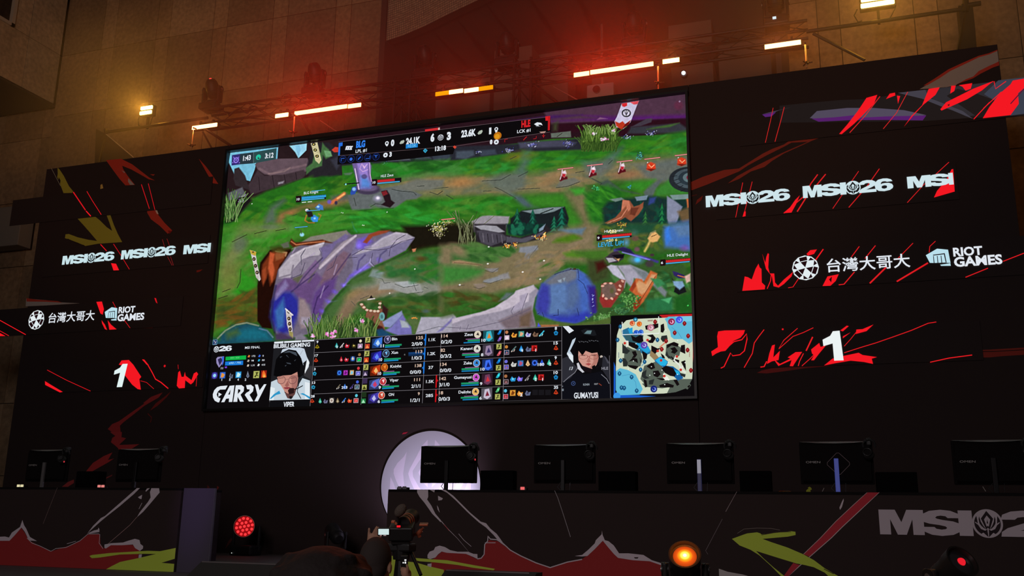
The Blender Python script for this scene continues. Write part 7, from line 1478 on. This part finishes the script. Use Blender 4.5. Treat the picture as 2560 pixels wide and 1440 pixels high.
def timer(px_,py_,c,label,n=2,k=1.,Y=-2.8):
    P_ = onY(px_,py_,Y); t = empty('desk_timer',(P_.x,Y,DT),label,'timer','little lit displays on the desk tops'); w = .036
    m = MB(); m.box((P_.x,Y+.02,DT+.012),(w*n+.03,.05,.024),bev=.003); m.build('case',BLACK,t)
    for i in range(n): m = MB(); m.box((P_.x+(i-(n-1)/2)*(w+.01),Y-.008,DT+.02),(w,.006,.024),bev=.002); m.build('lit_digits',emat('digits',c,k),t)
timer(52,1214,(.75,.68,.40),'pair of small cream lit displays near the left end of the left desk'); timer(254,1215,(.75,.22,.20),'pair of small pink lit displays on the left desk'); timer(1006,1218,(.03,.025,.03),'pair of small dark displays at the left end of the right desk'); timer(1307,1217,(.85,.14,.14),'single small red lit display left of the second monitor, right desk',1)
m = MB(); P_ = onY(1962,1222,-2.7); m.torus(Matrix.Translation((P_.x,-2.7,DT+.006)),.05,.006); o = m.build('rim_glint',mat('gold',(.8,.55,.15),.2,1)); tag(o,'thin brass-coloured glint on a glass rim, modelled as a ring on the right desk left of the diamond ring monitor','ring')  # metal ring stands in for the gold glint on a glass rim
# ---------------------------------------------------------------- stage floor lights and wedges
t = empty('led_wash_light',(0,0,0),'round stage light with nineteen glowing red leds on the stage floor','stage light'); Yp = -.55; P_ = onY(611,1316,Yp); t.location = (P_.x,Yp,RZ)
fd = (Vector((CAMP.x-3.2,CAMP.y,1.9))-P_).normalized(); Mh = Matrix.Translation(P_) @ fd.to_track_quat('Z','Y').to_matrix().to_4x4()
m = MB(); m.lathe([(0,-.16),(.07,-.155),(.11,-.1),(.125,-.02),(.128,.012),(.12,.012),(.118,-.005),(0,-.005)],Mh,40); hd = m.build('head_barrel',BLACKM,t,True)
m = MB(); m.torus(Mh @ Matrix.Translation((0,0,.012)),.124,.004,48,6); m.build('rim_ring',mat('rim_ring',(.35,.25,.2),.4,.6),hd)
E_LED = emat('red_led_lens',(1,.035,.04),1.35)
m = MB(); m.lathe([(0,-.003),(.117,-.003),(.117,-.004)],Mh,40); m.build('led_board',emat('red_board',(.30,.004,.006),1.0),hd)
for ring,n_ in ((0,1),(.048,6),(.094,12)):
    for k in range(n_): a_ = 2*math.pi*k/n_+.2; m = MB(); m.sphere(Mh @ Vector((ring*math.cos(a_),ring*math.sin(a_),.0)),.0165,seg=12); m.build('led_lens',E_LED,hd,True)
m = MB(); m.box((P_.x,Yp+.06,RZ+.06),(.30,.24,.12),bev=.02)
sx = Vector((fd.y,-fd.x,0)).normalized()*-1
for s in (-1,1): q = P_+sx*s*.15; m.tube((q.x,q.y+.06,SZ+.1),(q.x,q.y+.06,P_.z),.018)
m.build('base_and_yoke',BLACKM,t); m = MB(); m.sphere((P_.x-.1,Yp-.07,SZ+.07),.005); m.build('indicator',emat('tiny_white',(.8,.85,.8),1),t)
P_ = onY(838,1362,-.6); moving_head('moving_head_light',(P_.x,-.6,RZ),'dark moving light tipped over sideways on the stage floor, behind the dark-haired head',None,rz=.9,tilt=-1.15,S=.8)
def wedge(x0,x1,Y,z,label,d=.45):
    t = empty('floor_monitor',((x0+x1)/2,Y,SZ),label,'speaker','low wedge speakers at the front of the stage'); m = MB(); k = .05
    m.prism([(x0-k,Y-d*.5,SZ),(x0-k*.2,Y-.02,z),(x0-k*.2,Y+.12,z),(x0-k,Y+d*.5,SZ)],(x1-x0+k*1.2,0,0)); m.build('cabinet',mat('speaker_black',(.05,.05,.047),.6,bump=(80,.3)),t)
    m = MB(); m.box(((x0+x1)/2,Y-.02,z),(x1-x0,.012,.008)); m.build('edge_strip',mat('edge_metal',(.35,.3,.3),.3,.5),t)
A = onY(510,1404,-3.95); B = onY(745,1411,-3.95); wedge(A.x,B.x,-3.95,A.z,'low wedge speaker at the stage front, left of the dark-haired head'); A = onY(1119,1425,-4.05); B = onY(1326,1430,-4.05); wedge(A.x,B.x,-4.05,A.z,'low wedge speaker at the stage front, before the right desk')
# two big moving lights at the front of the stage
def amber(c):
    m = emat('amber_glass',(1,.1,.01)); nt = m.node_tree; e = nt.nodes['Emission']; g = nt.nodes.new('ShaderNodeNewGeometry'); v = nt.nodes.new('ShaderNodeVectorMath'); v.operation = 'DISTANCE'; v.inputs[1].default_value = c; r = nt.nodes.new('ShaderNodeValToRGB'); mr = nt.nodes.new('ShaderNodeMapRange'); mr.inputs['From Max'].default_value = .075
    nt.links.new(g.outputs['Position'],v.inputs[0]); nt.links.new(v.outputs['Value'],mr.inputs['Value']); nt.links.new(mr.outputs[0],r.inputs[0]); nt.links.new(r.outputs[0],e.inputs[0]); cr = r.color_ramp; cr.elements[0].color = (3,2.4,.8,1); cr.elements[1].color = (.30,.016,.003,1); cr.elements[1].position = 1
    for p_,c_ in ((.2,(2.5,1.6,.2,1)),(.38,(1.4,.5,.015,1)),(.58,(.9,.11,.008,1))): q = cr.elements.new(p_); q.color = c_
    return m
def front_light(px_,py_,d,S,label,lean,dr,core,coreR,glass):
    P_ = at(px_,py_,d); D_ = CAMP-P_; z0 = P_.z-.33*S; t = moving_head('moving_head_light',(P_.x,P_.y,z0),label,'big moving lights at the front of the stage',rz=math.atan2(D_.x,-D_.y)+dr,tilt=lean,S=S,glass=glass,lens_e=(core,coreR),body=FRB)
    m = MB(); m.box((P_.x,P_.y,z0/2),(.6,.6,z0),bev=.01); o = m.build('light_riser',mat('riser_black',(.015,.014,.014),.8)); tag(o,'black riser box below the picture, under the '+('amber moving light' if 'amber' in label else 'dark moving light with the red glow'),'riser'); return P_
AMB = mat('amber_off',(.1,.02,.01),.3)
FRB = mat('black_lamp_shell',(.02,.017,.016),.35)
PA = front_light(1713,1424,5.23,.82,'big moving light glowing amber at the bottom edge, left of the grey print',.92,0,emat('amber_core',(1,.85,.5),3),.012,AMB)
for o in list(bpy.data.objects):
    if o.name.startswith('lit_spot') and o.data.materials[0].name.startswith('amber_core'): _c = sum((v.co for v in o.data.vertices),Vector())/len(o.data.vertices); o.parent.children
for o in list(bpy.data.objects):
    if o.name.startswith('lens') and o.data.materials and o.data.materials[0].name.startswith('amber_off'): o.data.materials[0] = amber(_c)
lamp('amber_lens_light','POINT',PA+Vector((.02,-.15,.17)),1.2,(1,.25,.02),.02)
PB = front_light(2368,1440,5.2,.86,'big dark moving light with a small red glow, leaning at the bottom right',.95,.75,emat('red_core',(.9,.015,.03),.9),.027,GLASS)
# ---------------------------------------------------------------- people in the crowd,camera rig
SKIN = mat('skin',(.50,.27,.18),.55,spec=.3); HAIR = mat('black_hair',(.016,.011,.010),.8,spec=.2,bump=(50,.4)); BUZZ = mat('shaved_hair',(.05,.038,.034),.9,spec=.15,bump=(300,.25)); CLOTH = mat('dark_shirt',(.03,.028,.032),.9,bump=(40,.4))
def blobmesh(name,parts,voxel,smooth_it,m,parent=None):
    """parts: capsules (a, b, ra, rb) and balls (c, r, (sx, sy, sz), rot); merged into one continuous skin"""
    q = MB()
    for p in parts:
        if len(p) == 4 and isinstance(p[2],(int,float)):
            a_,b_,ra,rb = p; q.tube(a_,b_,ra,rb,16); q.sphere(a_,ra,seg=14); q.sphere(b_,rb,seg=14)
        else: q.sphere(p[0],p[1],p[2],p[3] if len(p) > 3 else None,28)
    me = bpy.data.meshes.new(name+'_t'); q.bm.to_mesh(me); q.bm.free(); o = bpy.data.objects.new('t',me); COL.objects.link(o)
    r = o.modifiers.new('r','REMESH'); r.mode = 'VOXEL'; r.voxel_size = voxel; s = o.modifiers.new('s','SMOOTH'); s.factor = .6; s.iterations = smooth_it
    me2 = bpy.data.meshes.new_from_object(o.evaluated_get(bpy.context.evaluated_depsgraph_get())); me2.name = name; bpy.data.objects.remove(o); bpy.data.meshes.remove(me)
    return link(name,me2,parent,m,True)
def person(label,headc,fwd,lh=None,rh=None,hair=None,k=1.):
    """standing figure: headc = centre of the head, fwd = way it faces; lh / rh = (wrist, elbow) or None for an arm that hangs"""
    f = Vector((fwd[0],fwd[1],0)).normalized(); r = Vector((f.y,-f.x,0)); u = Vector((0,0,1)); B = Vector((headc.x,headc.y,0))-f*.02; hz = headc.z
    W = lambda x,y,z: B+r*x+f*y+u*z
    R3 = Matrix((r,f,u)).transposed()
    t = empty('person',(B.x,B.y,0),label,'person')
    sh = hz-.27; hip = hz*.56; kn = hz*.29
    P = [(headc+u*.02,.1,(.76,.95,1.08),R3),(headc+f*.02-u*.06,.075,(.82,.95,1.0),R3),(headc+f*.055-u*.095,.035,(1.1,.9,.8),R3),(headc+f*.10-u*.02,headc+f*.115-u*.045,.010,.015),
         (headc-u*.06-f*.02,W(0,-.02,sh+.05),.056,.062)]
    for s in (-1,1):
        P += [(headc+r*s*.078-u*.02-f*.005,.025,(.35,.75,1.15),R3),(headc+r*s*.033+f*.086+u*.005,.014,(1,.6,.7),R3),(W(0,-.01,sh+.03),W(s*.17,-.01,sh-.01),.055,.055),(W(s*.10,0,hip),W(s*.11,.01,kn),.085,.055),(W(s*.11,.01,kn),W(s*.11,-.01,.08),.055,.038),(W(s*.11,-.03,.04),W(s*.12,.16,.03),.038,.032)]
    P += [(headc+f*.098-u*.075,.018,(1.3,.5,.5),R3),(W(0,0,sh-.08),.15,(1.05,.72,1.1),R3),(W(0,.0,sh-.26),.14,(.98,.72,1.2),R3),(W(0,0,hip+.02),.15,(1.03,.74,.8),R3)]
    arms = []
    for s,h in ((-1,lh),(1,rh)):
        S_ = W(s*.18,-.01,sh-.02)
        if h: wr,el,fin,palm = h
        else: el = W(s*.23,-.03,sh-.30); wr = W(s*.22,.03,sh-.54); palm = (wr,W(s*.22,.05,sh-.63)); fin = [(W(s*.22+i*.017-.026,.05,sh-.62),W(s*.22+i*.015-.022,.07,sh-.66),W(s*.22+i*.013-.02,.08,sh-.70+abs(i-1)*.006)) for i in range(4)]+[(W(s*.21,.07,sh-.58),W(s*.2,.09,sh-.61),W(s*.2,.1,sh-.635))]
        P += [(S_,el,.048,.038),(el,wr,.038,.025),(palm[0],palm[1],.024,.029)]
        for c in fin:
            for i in range(len(c)-1): P.append((c[i],c[i+1],.0095-.0008*i,.0087-.0008*i))
        arms.append((S_,el,wr))
    body = blobmesh('body',P,.0055,4,SKIN,t)
    C = [(W(0,0,sh-.08),.165,(1.08,.76,1.1),R3),(W(0,.0,sh-.28),.155,(1.0,.76,1.3),R3),(W(0,0,hip+.06),.16,(1.03,.78,.6),R3)]
    for (S_,el,wr),s in zip(arms,(-1,1)): C += [(W(0,-.02,sh+.015),S_,.062,.064),(S_,S_.lerp(el,.75),.062,.056)]
    blobmesh('shirt',C,.010,5,CLOTH,body)
    D = []
    for s in (-1,1): D += [(W(s*.10,0,hip+.02),W(s*.11,.01,kn),.10,.07),(W(s*.11,.01,kn),W(s*.11,-.01,.10),.07,.058)]
    D.append((W(0,0,hip+.03),.16,(1.04,.78,.6),R3)); blobmesh('trousers',D,.012,5,CLOTH,body)
    for s in (-1,1): blobmesh('shoe',[(W(s*.11,-.04,.045),W(s*.12,.17,.038),.045,.038)],.008,3,BLACK,body)
    hp,hm = hair(headc,r,f,u,R3); blobmesh('hair',hp,.006,4,hm,body)
    for s in (-1,1): q = MB(); q.sphere(headc+r*s*.033+f*.094+u*.005,.011,seg=12); q.build('eye',mat('eye_white',(.7,.68,.65),.3),body,True)
    return t
# man filming: short-cropped hair,left hand up with a compact camera,right hand holding a phone
hc = at(940,1409,4.75); fw = Vector((-.10,1,0))
def buzz(c,r,f,u,R3): return [(c+u*.026-f*.010,.1,(.785,.965,1.065),R3),(c-f*.035-u*.01,.075,(.93,.85,1.1),R3)],BUZZ
L = lambda x,y,d=5.3: at(x,y,d)
lf = [(L(922,1346),L(922.5,1332),L(923,1322)),(L(928,1345),L(936,1329),L(942,1318)),(L(933,1346),L(941,1331),L(946.5,1319,5.28)),(L(937,1348),L(944,1338),L(949,1332,5.28)),(L(938,1352),L(946,1346),L(952,1342,5.27))]
lh = (L(927,1362),at(905,1450,5.15),lf,(L(928,1358),L(930,1349)))
rr_ = lambda x,y,d=5.25: at(x,y,d)
rf = [(rr_(1014,1428),rr_(1008,1420),rr_(1003,1416)),(rr_(1015,1422),rr_(1010,1417),rr_(1005,1413)),(rr_(1016,1434),rr_(1009,1428),rr_(1003,1425)),(rr_(1017,1440),rr_(1010,1436),rr_(1004,1433)),(rr_(1019,1432,5.23),rr_(1020,1422,5.22),rr_(1017,1413,5.22))]
rh = (rr_(1018,1452),at(1012,1530,5.0),rf,(rr_(1018,1448),rr_(1016,1434)))
person('person with cropped hair filming the stage, one hand raised with a small camera',hc,fw,lh,rh,buzz)
def handheld(name,x0,y0,x1,y1,d,label,cat,scr):
    c = at((x0+x1)/2,(y0+y1)/2,d); k = d/FPX; w,h = (x1-x0)*k,(y1-y0)*k; R_ = Matrix((RR,UU,-FF)).transposed(); t = empty(name,c-UU*h/2,label,cat)
    m = MB(); m.box(c+FF*.012,(w,h,.02),R_,bev=.003); m.build('case',BLACK,t)
    pts = lambda a0,b0,a1,b1,e: [c+RR*(a*w)+UU*(b*h)-FF*e for a,b in ((a0,b0),(a1,b0),(a1,b1),(a0,b1))]
    for nm,a0,b0,a1,b1,col,s_ in scr: m = MB(); m.prism(pts(a0,b0,a1,b1,-.001),-FF*.0025); m.build(nm,emat('lit_'+nm,col,s_),t)
    return t,c
handheld('compact_camera',943.5,1321,974,1340,5.26,'small camera with a bright white screen held up in the raised hand','camera',[('live_view',-.42,-.32,.44,.42,(.62,.78,.78),1.0),('status_icon',-.30,-.47,-.14,-.38,(.5,.3,.3),.8),('status_icon',.0,-.47,.22,-.38,(.5,.4,.4),.8)])
handheld('phone',1001.5,1390,1019,1419,5.24,'dark phone with three bright icons held low beside the cropped head','phone',[('icon',.05,.1,.32,.2,(.9,.9,.9),1),('icon',-.22,-.12,.0,-.04,(.9,.9,.9),1),('icon',.1,-.15,.28,.02,(.9,.9,.9),1)])
# dark-haired person close to the lens
hc2 = at(800,1568,1.72)
def TUFT(c,r,f,u):
    q = random.Random(8); o = []
    for _ in range(70):
        a,e = q.uniform(0,6.28),q.uniform(.0,1.5); d = r*math.cos(a)*math.cos(e)+f*math.sin(a)*math.cos(e)+u*math.sin(e); o.append((c+u*.022+d*.092,c+u*.022+d*(.103+q.uniform(0,.006))+r*q.uniform(-.015,.015),.026,.016))
    return o
def bushy(c,r,f,u,R3): return [(c+u*.022,.114,(.98,1.04,1.08),R3),(c-f*.03-u*.06,.1,(1.0,.8,1.1),R3),(c+r*.05+u*.06,.055,(1,1,.8),R3),(c-r*.05+u*.055,.06,(1,1,.8),R3)]+TUFT(c,r,f,u),HAIR
person('person with bushy dark hair close in front, seen from behind at the bottom edge',hc2,Vector((-.25,1,0)),None,None,bushy)
# video camera on a tripod
dR = 5.7; V = lambda x,y,d=dR: at(x,y,d); kR = dR/FPX; R_ = Matrix((RR,UU,-FF)).transposed()
RIG = mat('arm_orange_light',(.55,.13,.06),.35,.5,emit=(.30,.05,.02),estr=.0); ORG = mat('ring_orange_light',(.75,.16,.06),.4)  # orange light on arm, lens rings and controls put into base colour
t = empty('video_camera',V(1005,1346),'black video camera with fuzzy microphone and arm tinted as if lit orange, right of the cropped head','video camera')
m = MB(); m.box(V(1005,1328),(60*kR,33*kR,.16),R_,bev=.008); m.box(V(1004,1350),(46*kR,12*kR,.12),R_,bev=.006); bd = m.build('camera_body',BLACK,t)
m = MB(); m.tube(V(1008,1309,dR+.02),V(1024,1296,dR+.14),17*kR,18*kR,32); lb = m.build('lens_barrel',BLACKM,t,True)
m = MB(); ax = (V(1024,1296,dR+.14)-V(1008,1309,dR+.02)).normalized(); q0 = V(1008,1309,dR+.02)
for kk,rr in ((.012,17.5),(.045,17.8),(.075,18)): m.tube(q0+ax*kk,q0+ax*(kk+.014),rr*kR,seg=32)
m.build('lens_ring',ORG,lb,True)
m = MB(); m.tube(V(1024,1296,dR+.14),V(1029,1292,dR+.19),18*kR,21*kR,32,cap=False); m.build('lens_hood',BLACKM,lb,True)
m = MB(); q = V(1001,1276,dR-.02); dv = (V(1012,1264)-V(992,1288)).normalized(); m.sphere(q,12.5*kR,(1,1,1.45),dv.to_track_quat('Z','Y').to_matrix(),28); mic = m.build('windscreen',mat('mic_fur',(.16,.12,.095),1,bump=(220,1)),t,True)
m = MB(); m.tube(V(995,1288),V(994,1312),.008); m.build('mic_mount',BLACK,t)
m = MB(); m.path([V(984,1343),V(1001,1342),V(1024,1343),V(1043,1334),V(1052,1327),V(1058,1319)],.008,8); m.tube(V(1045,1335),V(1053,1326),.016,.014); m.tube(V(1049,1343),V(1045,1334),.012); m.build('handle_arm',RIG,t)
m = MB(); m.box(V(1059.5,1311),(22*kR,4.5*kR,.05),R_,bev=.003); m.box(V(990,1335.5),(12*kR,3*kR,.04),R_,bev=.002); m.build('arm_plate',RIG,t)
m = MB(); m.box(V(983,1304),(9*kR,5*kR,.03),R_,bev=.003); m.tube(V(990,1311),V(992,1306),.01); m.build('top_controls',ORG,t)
m = MB(); m.box(V(996.5,1316,dR-.09),(9*kR,4.5*kR,.006),R_,bev=.001); m.build('tally_light',emat('tally_red',(.85,.01,.02),1.1),t)
t = empty('tripod',(V(1005,1400).x,V(1005,1400).y,0),'black tripod with fluid head under the video camera','tripod'); hb = V(1005,1356); c_ = Vector((hb.x,hb.y,0))
m = MB(); m.tube(hb,hb-Vector((0,0,.10)),.06,.05); m.box(hb-Vector((0,0,.03)),(.15,.11,.05),bev=.012); m.tube(hb-Vector((0,0,.10)),hb-Vector((0,0,.22)),.035,.045); m.build('fluid_head',BLACK,t)
m = MB(); m.tube(hb+RR*.05-Vector((0,0,.04)),hb+RR*.13-FF*.1-Vector((0,0,.16)),.011); m.build('pan_handle',BLACK,t)
for k in range(3):
    a_ = k*2.094+.6; m = MB(); m.tube(hb-Vector((0,0,.2)),c_+Vector((.42*math.cos(a_),.42*math.sin(a_),.01)),.018,.014); m.tube(c_+Vector((.42*math.cos(a_),.42*math.sin(a_),.0)),c_+Vector((.42*math.cos(a_),.42*math.sin(a_),.03)),.022); m.build('leg',BLACK,t)
